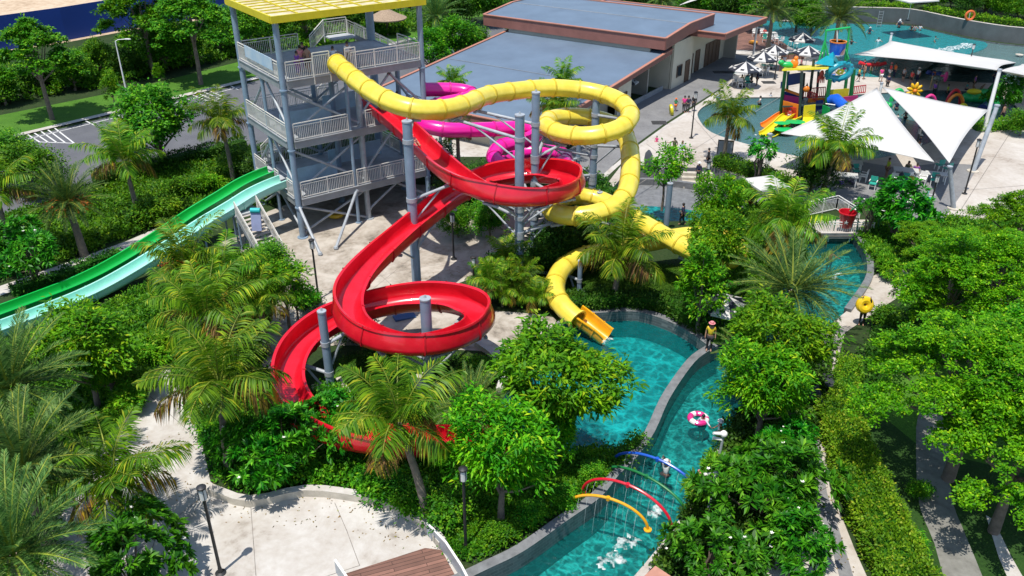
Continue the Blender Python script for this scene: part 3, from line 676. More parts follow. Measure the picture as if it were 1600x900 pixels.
# ================================================================== SERVICE BUILDING
def AB(a, b, z): return Vector((.555 * a + .832 * b, .832 * a - .555 * b, z))
BLD = thing("service_building", "long cream building with blue grey sheet roofs edged in red brown fascia", "building", AB(80, -44, 0))
RSHEET = mat("blue_grey_roof_sheet", (0.118, 0.165, 0.225), 0.5, 0.14, 0.3)
FASCB = mat("red_brown_fascia", (0.23, 0.095, 0.075), 0.6, 0.15, 0.8)
FASCT = mat("terracotta_trim", (0.40, 0.17, 0.115), 0.6, 0.12, 0.8)
WALLC = mat("cream_render", (0.60, 0.55, 0.43), 0.75, 0.08, 0.5, bump=0.15)
WALLD = mat("grey_render", (0.36, 0.34, 0.29), 0.75, 0.1, 0.5)
DOORM = mat("brown_timber_door", (0.11, 0.065, 0.04), 0.55, 0.25, 3.0)
GLASS = mat("dark_glass", (0.02, 0.03, 0.035), 0.08, 0.2, 1.0)
def bpart(mb, name, m, parent=None, smooth=False):
    o = mb.build(name, m, None, smooth=smooth)
    p = parent or BLD
    for v in o.data.vertices: v.co -= BLD.location
    o.parent = p
    return o
def roofslab(a_z, b0, b1, th, name="roof", fascia=.5, lip=.08):
    """a_z: list of (a, z) profile, sheet on top, fascia round the edge."""
    prof = [(a, z) for a, z in a_z]
    mb = MB(); top = [[AB(a, b, z) for b in (b0, b1)] for a, z in prof]; mb.loft(top)
    bot = [[AB(a, b, z - th) for b in (b0, b1)] for a, z in prof]; mb.loft(bot)
    rf = bpart(mb, name, RSHEET, smooth=False)
    def edge(P):
        m1 = MB(); m2 = MB()
        for p, q in zip(P[:-1], P[1:]):
            m1.beam(p - Vector((0, 0, fascia / 2)), q - Vector((0, 0, fascia / 2)), .12, fascia)
            m2.beam(p + Vector((0, 0, lip / 2 + .02)), q + Vector((0, 0, lip / 2 + .02)), .30, lip)
        bpart(m1, "fascia", FASCB, rf); bpart(m2, "fascia_trim", FASCT, rf)
    edge([AB(prof[0][0], b0, prof[0][1]), AB(prof[0][0], b1, prof[0][1])])
    edge([AB(a, b1, z) for a, z in prof]); edge([AB(a, b0, z) for a, z in prof])
    edge([AB(prof[-1][0], b0, prof[-1][1]), AB(prof[-1][0], b1, prof[-1][1])])
    return rf
r1 = roofslab([(56, 2.75), (80.6, 4.55)], -53.4, -34.4, .2, fascia=.45)
r2 = roofslab([(78.6, 5.95), (84.3, 6.45), (91, 6.35)], -56.2, -34.3, .3, fascia=1.1)
r3 = roofslab([(86.5, 5.35), (99.5, 4.95)], -52, -31.2, .25, fascia=.55)
mb = MB(); mb.beam(AB(84.3, -56, 6.47), AB(84.3, -34.5, 6.47), .1, .05); bpart(mb, "roof_seam", FASC, r2)
mb = MB(); mb.beam(AB(68, -53, 3.66), AB(68, -34.6, 3.66), .05, .03); bpart(mb, "roof_seam", FASC, r1)
def bwall(a0, a1, b, z1, m=WALLC, th=.25, z0=0.0):
    mb = MB(); mb.beam(AB(a0, b, (z0 + z1) / 2), AB(a1, b, (z0 + z1) / 2), th, z1 - z0); return bpart(mb, "wall", m)
def bwallx(a, b0, b1, z1, m=WALLC, th=.25, z0=0.0):
    mb = MB(); mb.beam(AB(a, b0, (z0 + z1) / 2), AB(a, b1, (z0 + z1) / 2), th, z1 - z0); return bpart(mb, "wall", m)
bwall(70.5, 73.2, -35.2, 3.2, WALLC); bwall(58, 70.4, -36.2, 2.4, WALLD); bwall(73.2, 82.2, -39.5, 3.7, WALLC); bwallx(73.3, -39.5, -35.3, 3.3, WALLC)
bwallx(82.3, -39.5, -35.2, 4.0, WALLC); bwall(82.3, 87.3, -35.0, 4.75, WALLC); bwallx(87.3, -36.5, -34.9, 4.7, WALLC); bwall(87.5, 99.2, -35.8, 4.5, WALLC)
bwallx(99.2, -50, -35.8, 4.4, WALLD); bwallx(99.1, -35.8, -34.2, 4.4, WALLD); bwallx(78.9, -53, -36, 5.2, WALLD); bwall(57, 99, -52.5, 2.5, WALLD); bwallx(57.2, -52.5, -36.2, 2.3, WALLC); bwallx(90.5, -54, -36, 5.4, WALLD)
def opening(a0, a1, b, z0, z1, name, m):
    f = MB(); f.beam(AB(a0, b, (z0 + z1) / 2), AB(a1, b, (z0 + z1) / 2), .3, z1 - z0)
    o = bpart(f, name, m)
    fr = MB()
    for p, q in ((AB(a0, b + .17, z0), AB(a0, b + .17, z1)), (AB(a1, b + .17, z0), AB(a1, b + .17, z1)), (AB(a0, b + .17, z1), AB(a1, b + .17, z1))): fr.beam(p, q, .08, .08)
    bpart(fr, "frame", DOORM, o)
    return o
opening(83.4, 84.6, -34.98, 1.0, 2.2, "window", GLASS); opening(85.6, 86.6, -34.98, .05, 2.3, "door", DOORM); opening(88.4, 89.4, -35.78, .05, 2.3, "door", DOORM); opening(90.2, 91.3, -35.78, .05, 2.4, "door", DOORM)
for k in range(4): opening(93.0 + k * 1.1, 94.0 + k * 1.1, -35.78, .05, 2.6, "shutter", DOORM)
opening(71.1, 72.2, -35.18, .5, 2.1, "window", GLASS); opening(64.5, 65.7, -36.18, .05, 2.1, "door", DOORM); opening(61, 63, -36.18, .7, 1.8, "window", DOORM); opening(67.3, 68.3, -36.18, .05, 2.1, "door", DOORM); opening(75, 77, -39.48, .9, 2.2, "window", GLASS)
mb = MB(); mb.tube([AB(98.9, -32, 0), AB(98.9, -32, 4.5)], .12); bpart(mb, "post", WHITE, smooth=True)
mb = MB(); mb.beam(AB(74, -35.5, .25), AB(81.5, -35.5, .25), .12, .5); bpart(mb, "low_wall", FASC)

# ================================================================== HOARDING, POSTS, LAMPS
HOARD = thing("hoarding", "long tall blue site hoarding across the sand at the upper left", "fence", G(100, 67))
HB = mat("blue_hoarding", (0.006, 0.04, 0.24), 0.55, 0.18, 0.12)
P = GP([(-60, 90), (0, 80), (105, 63), (195, 46), (330, 26), (430, 8), (520, -8)]); mb = MB(); mb2 = MB()
for p, q in zip(P[:-1], P[1:]):
    n = max(1, int((q - p).length / 2.4)); 
    for i in range(n):
        a, b = p.lerp(q, i / n), p.lerp(q, (i + 1.0) / n); h = 4.1
        m1 = MB(); m1.beam(a + Vector((0, 0, h / 2)), b + Vector((0, 0, h / 2)), .06, h); m1.build("panel", HB, HOARD, smooth=False)
mb2.v and None

def post(foot, ztop, r, label, arms=(), footing=.0, name="support_post", grp="steel posts carrying the slides"):
    t = thing(name, label, "post", (foot.x, foot.y, 0), 0, grp)
    if footing:
        mb = MB(); mb.box((0, 0, footing / 2), (1.5, 1.5, footing), .5); o = mb.build("footing", CONCF, t, smooth=False, local=True)
    mb = MB(); mb.tube([(0, 0, 0), (0, 0, ztop)], r, 18); mb.lathe((0, 0, footing), [(r * 1.7, 0), (r * 1.7, .05)], 16)
    for k in range(6):
        a = k * math.pi / 3; c = Vector((math.cos(a), math.sin(a), 0))
        mb.add([c * r * .95 + Vector((0, 0, footing + .05)), c * r * 1.65 + Vector((0, 0, footing + .05)), c * r * .95 + Vector((0, 0, footing + .55))], [(0, 1, 2), (2, 1, 0)])
    mb.build("pole", STEEL, t, local=True, sharp=50)
    mb = MB(); mb.lathe((0, 0, ztop), [(r * 1.08, -.03), (r * 1.08, .05), (r * .3, .07), (.04, .16), (.03, .2)], 18); mb.build("cap", GALV, t, local=True)
    for (zb, target) in arms:
        T = target - t.location; mb = MB(); d = Vector((T.x, T.y, 0)).normalized()
        b0 = d * r + Vector((0, 0, zb)); e = T
        mb.tube([b0, e], .095, 10); mb.tube([d * r + Vector((0, 0, zb - 1.2)), b0.lerp(e, .7)], .06, 8)
        s = Vector((-d.y, d.x, 0)); mb.beam(e - s * .5 + Vector((0, 0, .05)), e + s * .5 + Vector((0, 0, .05)), .16, .12)
        mb.lathe((0, 0, zb - .12), [(r * 1.15, 0), (r * 1.15, .24)], 18)
        mb.build("bracket_arm", GALV, t, local=True)
    return t

def lamp(px, label, h=4.2, grp="black garden lamp posts"):
    p = G(*px)
    t = thing("lamp_post", label, "lamp post", p, random.uniform(0, 6), grp)
    mb = MB(); mb.tube([(0, 0, 0), (0, 0, h - .62)], [.062, .055], 10); mb.lathe((0, 0, 0), [(.2, .0), (.2, .05), (.09, .09), (.07, .3)], 12); mb.build("pole", BLACKM, t, local=True)
    mb = MB(); mb.lathe((0, 0, h - .62), [(.1, 0), (.13, .04), (.13, .5), (.11, .52)], 12); mb.build("lamp_glass", LAMPG, t, local=True)
    mb = MB(); mb.lathe((0, 0, h - .12), [(.17, 0), (.17, .06), (.05, .12)], 12)
    for k in range(4):
        a = k * math.pi / 2; c = Vector((math.cos(a) * .14, math.sin(a) * .14, 0)); mb.beam(c + Vector((0, 0, h - .64)), c + Vector((0, 0, h - .1)), .02, .02)
    mb.build("lamp_cap", BLACKM, t, local=True)
    return t
random.seed(5)
lamp((345, 896), "black lamp post standing alone on the white front plaza")
lamp((498, 468), "black lamp post behind the young tree in front of the tower", 3.9)
lamp((709, 405), "slim black lamp post on the sandy concrete between tower and red ring", 3.2)
lamp((741, 470), "black lamp post at the fan palm clump beside the plaza edge", 2.9)
lamp((1080, 216), "black lamp post on the plaza left of the coconut palm")
lamp((1102, 305), "black lamp post by the pool steps in front of the clipped hedge", 2.7)
lamp((1507, 303), "tall black lamp post on the pale plaza right of the shade sails", 4.3)
lamp((1453, 325), "black lamp post beside the seating area under the shade sail corner", 2.6)
lamp((1515, 98), "black lamp post beside the wave pool behind the long shade sail", 2.2)
lamp((1210, 124), "black lamp post between the black and white parasols", 3.2)
lamp((728, 858), "black lamp post in the green bed left of the round tree", 4.0)
lamp((1428, 245), "dark lamp post beneath the gap between the two white sails", 2.6)
t = thing("street_light", "tall slim white street light on the lawn by the car park", "street light", G(202, 164))
mb = MB(); mb.tube([(0, 0, 0), (0, 0, 6.2)], [.09, .05], 10); mb.tube([(0, 0, 6.2), (.3, 0, 6.35), (1.0, 0, 6.4)], .035, 8); mb.build("pole", WHITE, t, local=True)
mb = MB(); mb.ball((1.2, 0, 6.4), (.35, .13, .07), 10, 6); mb.build("lamp_head", LAMPG, t, local=True)
mb = MB(); mb.box((0, 0, .1), (.7, .7, .2)); mb.build("footing", CONC3, t, smooth=False, local=True)
# ================================================================== WATER SLIDES
def frames(P):
    out = []; n = len(P)
    for i in range(n):
        t = (P[min(i + 1, n - 1)] - P[max(i - 1, 0)]).normalized()
        s = t.cross(Vector((0, 0, 1))).normalized()
        a, b = P[max(i - 3, 0)], P[min(i + 3, n - 1)]; u, v = (P[i] - a), (b - P[i])
        k = 0.0
        if u.length > 1e-4 and v.length > 1e-4:
            k = (u.x * v.y - u.y * v.x) / (u.xy.length * v.xy.length + 1e-9) / ((u.length + v.length) / 2)
        out.append((t, s, s.cross(t), k))
    return out
def slide_path(pts, step=.3, it=10):
    return relax(resample(spline([G(*p) if len(p) == 3 and not isinstance(p, Vector) else p for p in pts], 12), step), it)
def ring_band(P, i, prof, th, wlen=.1):
    F = frames(P); t, s, u, k = F[i]
    return t, s, u
def closed_slide(name, label, pts, r, m, fl_every=6, grp=None, path=None, seam=None):
    seam = seam or m
    P = path or slide_path(pts)
    T = thing(name, label, "water slide", (P[len(P) // 2].x, P[len(P) // 2].y, 0))
    F = frames(P); secs = []; N = 24
    for p, (t, s, u, k) in zip(P, F):
        sec = []
        for j in range(N):
            a = 2 * math.pi * j / N; q = r
            if j in (0, N // 2): q = r * 1.085          # the bolted seam along both sides
            sec.append(p + s * math.cos(a) * q + u * math.sin(a) * q)
        secs.append(sec)
    mb = MB(); mb.loft(secs, closed=True); mb.build("tube", m, T, sharp=60)
    for i in list(range(fl_every, len(P) - 2, fl_every)):
        t, s, u, k = F[i]; mb = MB(); ss = []
        for (dr, dl) in ((1.0, -.07), (1.09, -.05), (1.09, .05), (1.0, .07)):
            ss.append([P[i] + t * dl + (s * math.cos(2 * math.pi * j / N) + u * math.sin(2 * math.pi * j / N)) * r * dr for j in range(N)])
        mb.loft(ss, closed=True); mb.build("flange", seam, T)
    for i in (0, len(P) - 1):
        t, s, u, k = F[i]; mb = MB()
        mb.loft([[P[i] + t * dl + (s * math.cos(2 * math.pi * j / N) + u * math.sin(2 * math.pi * j / N)) * r * dr for j in range(N)] for dr, dl in ((1.0, -.05), (1.14, -.05), (1.14, .05), (1.0, .05), (.94, .05), (.94, -.05))], closed=True, loop=True)
        mb.build("mouth_rim", m, T)
    return T, P
PROF = [(-.62, .62), (-.63, .42), (-.60, .22), (-.50, .06), (-.30, 0), (0, -.03), (.30, 0), (.50, .06), (.60, .22), (.63, .42), (.62, .62),
        (.76, .62), (.76, .56), (.68, .55), (.68, .38), (.65, .16), (.54, -.02), (.30, -.09), (0, -.12), (-.30, -.09), (-.54, -.02), (-.65, .16), (-.68, .38), (-.68, .55), (-.76, .56), (-.76, .62)]
def open_slide(name, label, pts, m, prof=PROF, fl_every=8, bank=.42, path=None, cat="water slide", grp=None, wmul=1.0):
    P = path or slide_path(pts)
    if m is RED: prof = [(x, h * 1.28 if h > .3 else h) for x, h in prof]
    T = thing(name, label, cat, (P[len(P) // 2].x, P[len(P) // 2].y, 0), 0, grp)
    F = frames(P); secs = []
    ks = [f[3] for f in F]
    for _ in range(6): ks = [ks[0]] + [(ks[i - 1] + 2 * ks[i] + ks[i + 1]) / 4 for i in range(1, len(ks) - 1)] + [ks[-1]]
    FR = []
    for p, (t, s, u, k), kk in zip(P, F, ks):
        th = max(-bank, min(bank, kk * 1.25)); c, sn = math.cos(th), math.sin(th)
        S, U = s * c + u * sn, u * c - s * sn; FR.append((t, S, U))
        # the outer wall of a bend is taller
        secs.append([p + S * x * wmul + U * (h + (max(0, h) * .30 * max(0, min(1, (kk * 2.6) * (1 if x > 0 else -1))))) for x, h in prof])
    mb = MB(); mb.loft(secs, closed=True)
    n = len(prof); mb.f.append(list(range(n))); mb.m.append(0); mb.f.append(list(reversed(range((len(secs) - 1) * n, len(secs) * n)))); mb.m.append(0)
    mb.build("chute", m, T, sharp=50)
    half = n // 2 - 2
    for i in range(fl_every, len(P) - 2, fl_every):
        t = FR[i][0]; mb = MB(); o = secs[i][half:] + secs[i][:1]
        cen = sum(secs[i], Vector()) / n
        a = [q + (q - cen).normalized() * .05 for q in o]
        mb.loft([[q - t * .035 for q in o], [q - t * .03 for q in a], [q + t * .03 for q in a], [q + t * .035 for q in o]]); mb.build("joint_flange", REDS if m is RED else m, T)
    return T, P, secs
YPTS = [(527, 100, 11.1), (560, 128, 10.9), (595, 152, 10.6), (640, 170, 10.3), (690, 172, 10.05), (728, 163, 9.85), (760, 149, 9.65), (805, 142, 9.4), (860, 137, 9.15), (915, 141, 8.9), (958, 152, 8.7), (983, 170, 8.5), (983, 190, 8.3), (960, 205, 8.1), (920, 213, 7.9), (880, 210, 7.7), (853, 198, 7.5), (858, 186, 7.3), (890, 181, 7.1), (930, 184, 6.9), (960, 194, 6.7), (978, 212, 6.4), (985, 240, 6.0), (985, 270, 5.5), (980, 300, 5.0), (962, 322, 4.7), (925, 336, 4.45), (885, 338, 4.3), (858, 328, 4.15), (862, 314, 4.0), (895, 305, 3.85), (930, 308, 3.7), (960, 323, 3.5), (1000, 347, 3.3), (1040, 370, 3.1), (1080, 392, 2.9), (1115, 406, 2.7), (1143, 405, 2.55), (1156, 391, 2.4), (1142, 376, 2.3), (1105, 367, 2.2), (1060, 370, 2.05), (1000, 382, 1.9), (940, 393, 1.7), (895, 405, 1.5), (870, 430, 1.3), (866, 458, 1.05), (880, 481, .8), (902, 500, .5)]
RPTS = [(582, 170, 7.3), (620, 200, 7.1), (650, 228, 6.9), (690, 268, 6.55), (725, 296, 6.3), (770, 316, 6.05), (830, 321, 5.8), (880, 310, 5.6), (904, 294, 5.4), (882, 281, 5.2), (830, 277, 5.0), (780, 282, 4.85), (735, 299, 4.7), (690, 328, 4.5), (640, 370, 4.25), (590, 413, 3.95), (555, 450, 3.7), (538, 480, 3.55), (540, 510, 3.4), (575, 538, 3.25), (640, 553, 3.1), (710, 543, 2.95), (755, 517, 2.8), (758, 496, 2.65), (727, 481, 2.5), (670, 474, 2.35), (610, 481, 2.2), (550, 497, 2.05), (500, 520, 1.9), (462, 555, 1.75), (445, 595, 1.6), (455, 640, 1.4), (490, 675, 1.2), (545, 694, 1.0), (610, 702, .8), (690, 703, .6), (760, 700, .35), (800, 697, .1)]
PPTS = [(664, 140, 7.7), (705, 140, 7.6), (735, 143, 7.45), (743, 151, 7.3), (715, 158, 7.15), (680, 164, 7.0), (656, 175, 6.8), (655, 192, 6.6), (690, 203, 6.4), (740, 203, 6.2), (790, 201, 6.0), (828, 199, 5.8), (845, 208, 5.6), (820, 220, 5.4), (785, 226, 5.2), (770, 240, 5.0), (778, 258, 4.7), (815, 266, 4.4), (860, 262, 4.1), (886, 250, 3.9), (870, 238, 3.7), (825, 236, 3.5), (790, 246, 3.3), (772, 262, 3.1), (768, 285, 2.8), (765, 310, 2.5)]
YS, YPATH = closed_slide("yellow_tube_slide", "long yellow enclosed tube slide looping down from the top tower deck to the plunge pool", YPTS, .56, YEL, 6, seam=YELS)
PS, PPATH = closed_slide("magenta_tube_slide", "bright magenta tube slide coiling behind the yellow tube", PPTS, .5, PINK, 6, seam=PINKS)
RS, RPATH, RSEC = open_slide("red_open_slide", "red open channel water slide with two rings, winding down from the middle deck", RPTS, RED, fl_every=9)
# the fluted orange-yellow exit trough of the yellow slide
ORY = mat("orange_yellow_fibreglass", (0.76, 0.36, 0.012), 0.28, 0.1, 1.5, coat=0.5)
ex = slide_path([(896, 496, .35), (912, 508, .1), (928, 521, -.18), (944, 533, -.45)], .25, 3)
open_slide("slide_exit_chute", "orange yellow flared exit chute of the yellow slide spilling into the plunge pool", None, ORY, fl_every=3, bank=.1, path=ex, cat="slide exit", wmul=.80)
# two straight body slides on the left
TWB = Vector((-14, 51.3, 0)); TV = Vector((-.586, .81, 0))
PRL = [(0, 3.1), (.03, 3.08), (.07, 3.02), (.13, 2.85), (.20, 2.5), (.32, 1.95), (.45, 1.2), (.6, .5), (.71, .18), (.84, .08), (1.1, .05)]
LPROF = [(x * .82, h * .9 + (.0)) for x, h in PROF]
for nm, s0, e, m, lb in (("green_body_slide", 4.1, (-30, 500), GRN, "straight bright green body slide running down to the far left edge"), ("teal_body_slide", 2.0, (-30, 525), TEAL, "straight pale teal body slide beside the green one, in front of it")):
    S = TWB + TV * s0; E_ = G(e[0], e[1], .4); d = E_ - S; d.z = 0
    base = spline([Vector((t, z, 0)) for t, z in PRL], 8)
    P = resample([Vector((S.x + d.x * q.x, S.y + d.y * q.x, q.y)) for q in base], .35)
    T, P2, sec = open_slide(nm, lb, None, m, LPROF, fl_every=10, bank=0, path=P, grp="straight body slides")
    for t_ in (.2, .34, .48):
        i = int(len(P) * t_ / 1.1); p = P[i]
        if p.z > .6:
            mb = MB(); s = Vector((-d.y, d.x, 0)).normalized()
            for q in (-.5, .5): mb.tube([Vector((p.x, p.y, 0)) + s * q, p + s * q + Vector((0, 0, -.1))], .06)
            mb.beam(p + s * .55 - Vector((0, 0, .14)), p - s * .55 - Vector((0, 0, .14)), .1, .1)
            mb.build("trestle", STEEL, T)
    # a shallow run-out kerb under the lower end
PATHS = [(YPATH, .62), (RPATH, .16), (PPATH, .56)]
def arms_for(foot, ztop, maxd=4.6, zmin=.8):
    out = []
    for P, dz in PATHS:
        c = [(math.hypot(p.x - foot.x, p.y - foot.y), i) for i, p in enumerate(P) if zmin < p.z - dz < ztop - .25]
        c.sort(); used = []
        for d_, i in c:
            if d_ > maxd: break
            if all(abs(i - j) > 9 for j in used):
                used.append(i); t = P[i] - Vector((0, 0, dz + .12))
                dd = Vector((t.x - foot.x, t.y - foot.y, 0))
                if dd.length > .5: out.append((max(.6, t.z - (.35 if dd.length > 1 else .1)), t))
                if len(used) > 5: break
    return out
def slide_post(foot_px, top_py, r, label, footing=0.0, maxd=4.6):
    f = G(*foot_px); lo, hi = 0.2, 16.0
    for _ in range(40):
        m = (lo + hi) / 2; dd = f.y * CP + (CAM_H - m) * SP
        y = 450 + FPX * ((CAM_H - m) * CP - f.y * SP) / dd
        if y > top_py: lo = m
        else: hi = m
    return post(f, lo, r, label, arms_for(f, lo, maxd), footing)
slide_post((811, 436), 180, .27, "thick blue grey post standing inside the upper red ring", 0, 4.4)
slide_post((652, 454), 190, .27, "thick blue grey post under the yellow tube's first bend, left of the red chute", 0, 3.6)
slide_post((834, 398), 145, .24, "tall blue grey post behind the red ring with its cap touching the yellow tube", .3, 4.2)
slide_post((923, 340), 155, .25, "tall blue grey post inside the upper yellow ring", 0, 4.4)
slide_post((672, 605), 467, .26, "stout blue grey post on a concrete block inside the lower red ring", .45, 4.2)
slide_post((518, 612), 487, .2, "slender blue grey post on a low concrete pad left of the lower red ring", .2, 2.6)
slide_post((1040, 362), 287, .19, "short blue grey post right of the vertical yellow drop", 0, 3.4)
slide_post((932, 395), 301, .18, "short grey post with pale cap inside the lower yellow loop", 0, 3.5)
slide_post((770, 318), 212, .17, "grey post holding the left bends of the magenta tube", 0, 2.6)
slide_post((901, 300), 205, .16, "slim grey post behind the upper yellow ring near the asphalt path", 0, 2.6)
slide_post((690, 262), 207, .13, "dark thin post under the magenta tube behind the tower, left of a pair", 0, 2.2)
slide_post((705, 264), 207, .13, "dark thin post under the magenta tube behind the tower, right of a pair", 0, 2.2)
slide_post((1090, 440), 380, .15, "low grey post under the lower bend of the yellow tube beside the lawn", 0, 2.2)
slide_post((905, 452), 408, .14, "low grey post beside the last bend of the yellow tube on the shaded lawn", 0, 2.2)
# ================================================================== PLANTS
def quads_mesh(name, Q, mats, mi=None, smooth=False):
    """Q: (n,4,3) array of leaf quads."""
    n = len(Q); me = bpy.data.meshes.new(name)
    me.vertices.add(n * 4); me.vertices.foreach_set("co", np.ascontiguousarray(Q, dtype=np.float32).ravel())
    me.loops.add(n * 4); me.loops.foreach_set("vertex_index", np.arange(n * 4, dtype=np.int32))
    me.polygons.add(n); me.polygons.foreach_set("loop_start", np.arange(0, n * 4, 4, dtype=np.int32))
    try: me.polygons.foreach_set("loop_total", np.full(n, 4, dtype=np.int32))
    except Exception: pass
    for m in (mats if isinstance(mats, (list, tuple)) else [mats]): me.materials.append(m)
    if mi is not None: me.polygons.foreach_set("material_index", np.asarray(mi, dtype=np.int32))
    me.update(calc_edges=True); me.validate()
    return me
def unit(a): return a / (np.linalg.norm(a, axis=-1, keepdims=True) + 1e-9)
def leaves(P, D, L, W, rng, mid=.45, fold=.0, tipdrop=.15, Nn=None):
    """Diamond leaves from base points P along D."""
    n = len(P); D = unit(D)
    if Nn is None: Nn = np.tile([-.1, -.15, 1.0], (n, 1)) + rng.normal(0, .34, (n, 3))
    S = unit(np.cross(D, Nn)); U = np.cross(S, D)
    L = np.asarray(L).reshape(-1, 1); W = np.asarray(W).reshape(-1, 1)
    m = P + D * L * mid
    Q = np.stack([P, m + S * W / 2 + U * fold * W, P + D * L - np.array([0, 0, 1.0]) * L * tipdrop, m - S * W / 2 + U * fold * W], 1)
    return Q
def rdir(n, rng, up=0.0):
    v = rng.normal(0, 1, (n, 3)); v = unit(v); v[:, 2] += up
    return unit(v)
L_BRIGHT = leaf_mat("bright_leaf", (0.036, 0.18, 0.003), (0.14, 0.44, 0.006), (0.34, 0.50, 0.012), .38)
L_FRANGI = leaf_mat("frangipani_leaf", (0.010, 0.095, 0.003), (0.045, 0.28, 0.007), (0.13, 0.42, 0.02), .28, .33)
L_FINE = leaf_mat("small_leaf", (0.042, 0.19, 0.002), (0.155, 0.46, 0.004), (0.34, 0.55, 0.012), .42)
L_MID = leaf_mat("mid_green_leaf", (0.022, 0.115, 0.003), (0.095, 0.32, 0.007), (0.22, 0.40, 0.015), .34)
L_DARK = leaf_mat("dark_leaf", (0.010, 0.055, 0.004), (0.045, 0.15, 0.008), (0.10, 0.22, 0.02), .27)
L_LIME = leaf_mat("lime_leaf", (0.055, 0.19, 0.004), (0.18, 0.40, 0.010), (0.36, 0.45, 0.03), .36)
L_COCO = leaf_mat("coconut_leaf", (0.035, 0.13, 0.004), (0.16, 0.33, 0.010), (0.36, 0.40, 0.02), .36, .36, .93)
L_YELL = leaf_mat("yellowing_frond", (0.16, 0.17, 0.012), (0.46, 0.32, 0.02), (0.22, 0.11, 0.04), .3, .45, .8)
L_DATE = leaf_mat("date_palm_leaf", (0.035, 0.10, 0.02), (0.11, 0.225, 0.045), (0.20, 0.29, 0.08), .28)
BARK = mat("grey_bark", (0.17, 0.13, 0.10), 0.9, 0.35, 3.0, bump=0.6, bscale=12)
BARKP = mat("palm_bark", (0.20, 0.165, 0.125), 0.9, 0.35, 5.0, bump=0.7, bscale=10)
FLW = mat("white_blossom", (0.80, 0.78, 0.70), 0.7, 0.05)
FRUIT = mat("orange_date_stalk", (0.55, 0.17, 0.015), 0.6, 0.25, 4.0)
RACH = leaf_mat("frond_midrib", (0.13, 0.19, 0.02), (0.22, 0.27, 0.03), None, .1)

def frond_quads(az, e0, bend, L, nl, lmax, wd, droop, rng, base, vee=0.0, twist=0.0, fwd=.45, mids=True):
    """One feather leaf: list of leaflet quads and midrib quads."""
    K = 14; s = np.linspace(0, 1, K); el = e0 - bend * s ** 1.35
    azs = az + twist * s ** 2
    step = np.stack([np.cos(el) * np.cos(azs), np.cos(el) * np.sin(azs), np.sin(el)], 1) * (L / (K - 1))
    pts = np.vstack([[base], base + np.cumsum(step[:-1], 0)])
    u = np.linspace(.10, 1, nl); idx = u * (K - 1); i0 = np.clip(idx.astype(int), 0, K - 2); f = (idx - i0)[:, None]
    p = pts[i0] * (1 - f) + pts[i0 + 1] * f; t = unit(pts[i0 + 1] - pts[i0])
    side = unit(np.cross(t, np.array([0, 0, 1.0]) + 1e-6)); up = np.cross(side, t)
    ll = lmax * np.clip(np.sin(np.pi * np.clip(.16 + .80 * u, 0, 1)) ** .6, .15, 1)
    Q = []
    for sg in (-1, 1):
        n = nl
        d = side * sg + t * (fwd + .35 * u[:, None]) + up * vee + rng.normal(0, .10, (n, 3))
        d[:, 2] -= droop * (.4 + rng.random(n) * .6)
        d = unit(d); l = (ll * (.85 + .3 * rng.random(n)))[:, None]
        nn = up + rng.normal(0, .25, (n, 3)); S = unit(np.cross(d, nn))
        m = p + d * l * .5; tip = p + d * l; tip[:, 2] -= (l[:, 0] * droop * .45)
        w = wd * (.8 + .4 * rng.random(n))[:, None]
        Q.append(np.stack([p - t * w * .3, m + S * w * .5, tip, m - S * w * .5], 1))
    Q = np.concatenate(Q)
    R_ = []
    if mids:
        for i in range(K - 1):
            w0 = .035 * (1 - i / K) + .006; a, b = pts[i], pts[i + 1]; tt = unit((b - a)[None])[0]; sd = unit(np.cross(tt, [0, 0, 1.0])[None])[0]
            uu = np.cross(sd, tt)
            R_.append([a - sd * w0 + uu * .012, a + sd * w0 + uu * .012, b + sd * w0 * .9 + uu * .012, b - sd * w0 * .9 + uu * .012])
    return Q, np.array(R_).reshape(-1, 4, 3)
def coconut_crown(seed, nf=20, L=3.1, yellow=2):
    rng = np.random.default_rng(seed); Qs = []; mi = []
    for i in range(nf):
        f = i / (nf - 1); az = i * 2.39996 + rng.normal(0, .18)
        e0 = 1.42 - 1.25 * f + rng.normal(0, .13); bend = .85 + .75 * f + rng.normal(0, .2)
        LL = L * (.72 + .28 * math.sin(math.pi * min(1, .25 + f))) * rng.uniform(.9, 1.08)
        Q, M = frond_quads(az, e0, bend, LL, 52, .95 * L / 3.4, .07, .40 + .65 * f, rng, np.array([0.12 * math.cos(az), .12 * math.sin(az), 0]), vee=.15 * (1 - f), twist=rng.normal(0, .25))
        Qs += [Q, M]; y = 1 if i >= nf - yellow else 0; mi += [y] * len(Q) + [2] * len(M)
    return quads_mesh("coconut_crown", np.concatenate(Qs), [L_COCO, L_YELL, RACH], mi)
def date_crown(seed, nf=54, L=2.9, etop=1.45):
    rng = np.random.default_rng(seed); Qs = []; mi = []
    for i in range(nf):
        f = i / (nf - 1); az = i * 2.39996 + rng.normal(0, .12)
        e0 = etop - (etop + .3) * f + rng.normal(0, .07); bend = .35 + .55 * f ** .7
        Q, M = frond_quads(az, e0, bend, L * rng.uniform(.88, 1.06) * (.8 + .2 * math.sin(math.pi * min(1, f + .25))), 50, .40, .035, .06 + .2 * f, rng, np.array([0.16 * math.cos(az), .16 * math.sin(az), .1]), vee=.45, fwd=.75)
        Qs += [Q, M]; mi += [0] * len(Q) + [1] * len(M)
    return quads_mesh("date_crown", np.concatenate(Qs), [L_DATE, RACH], mi)
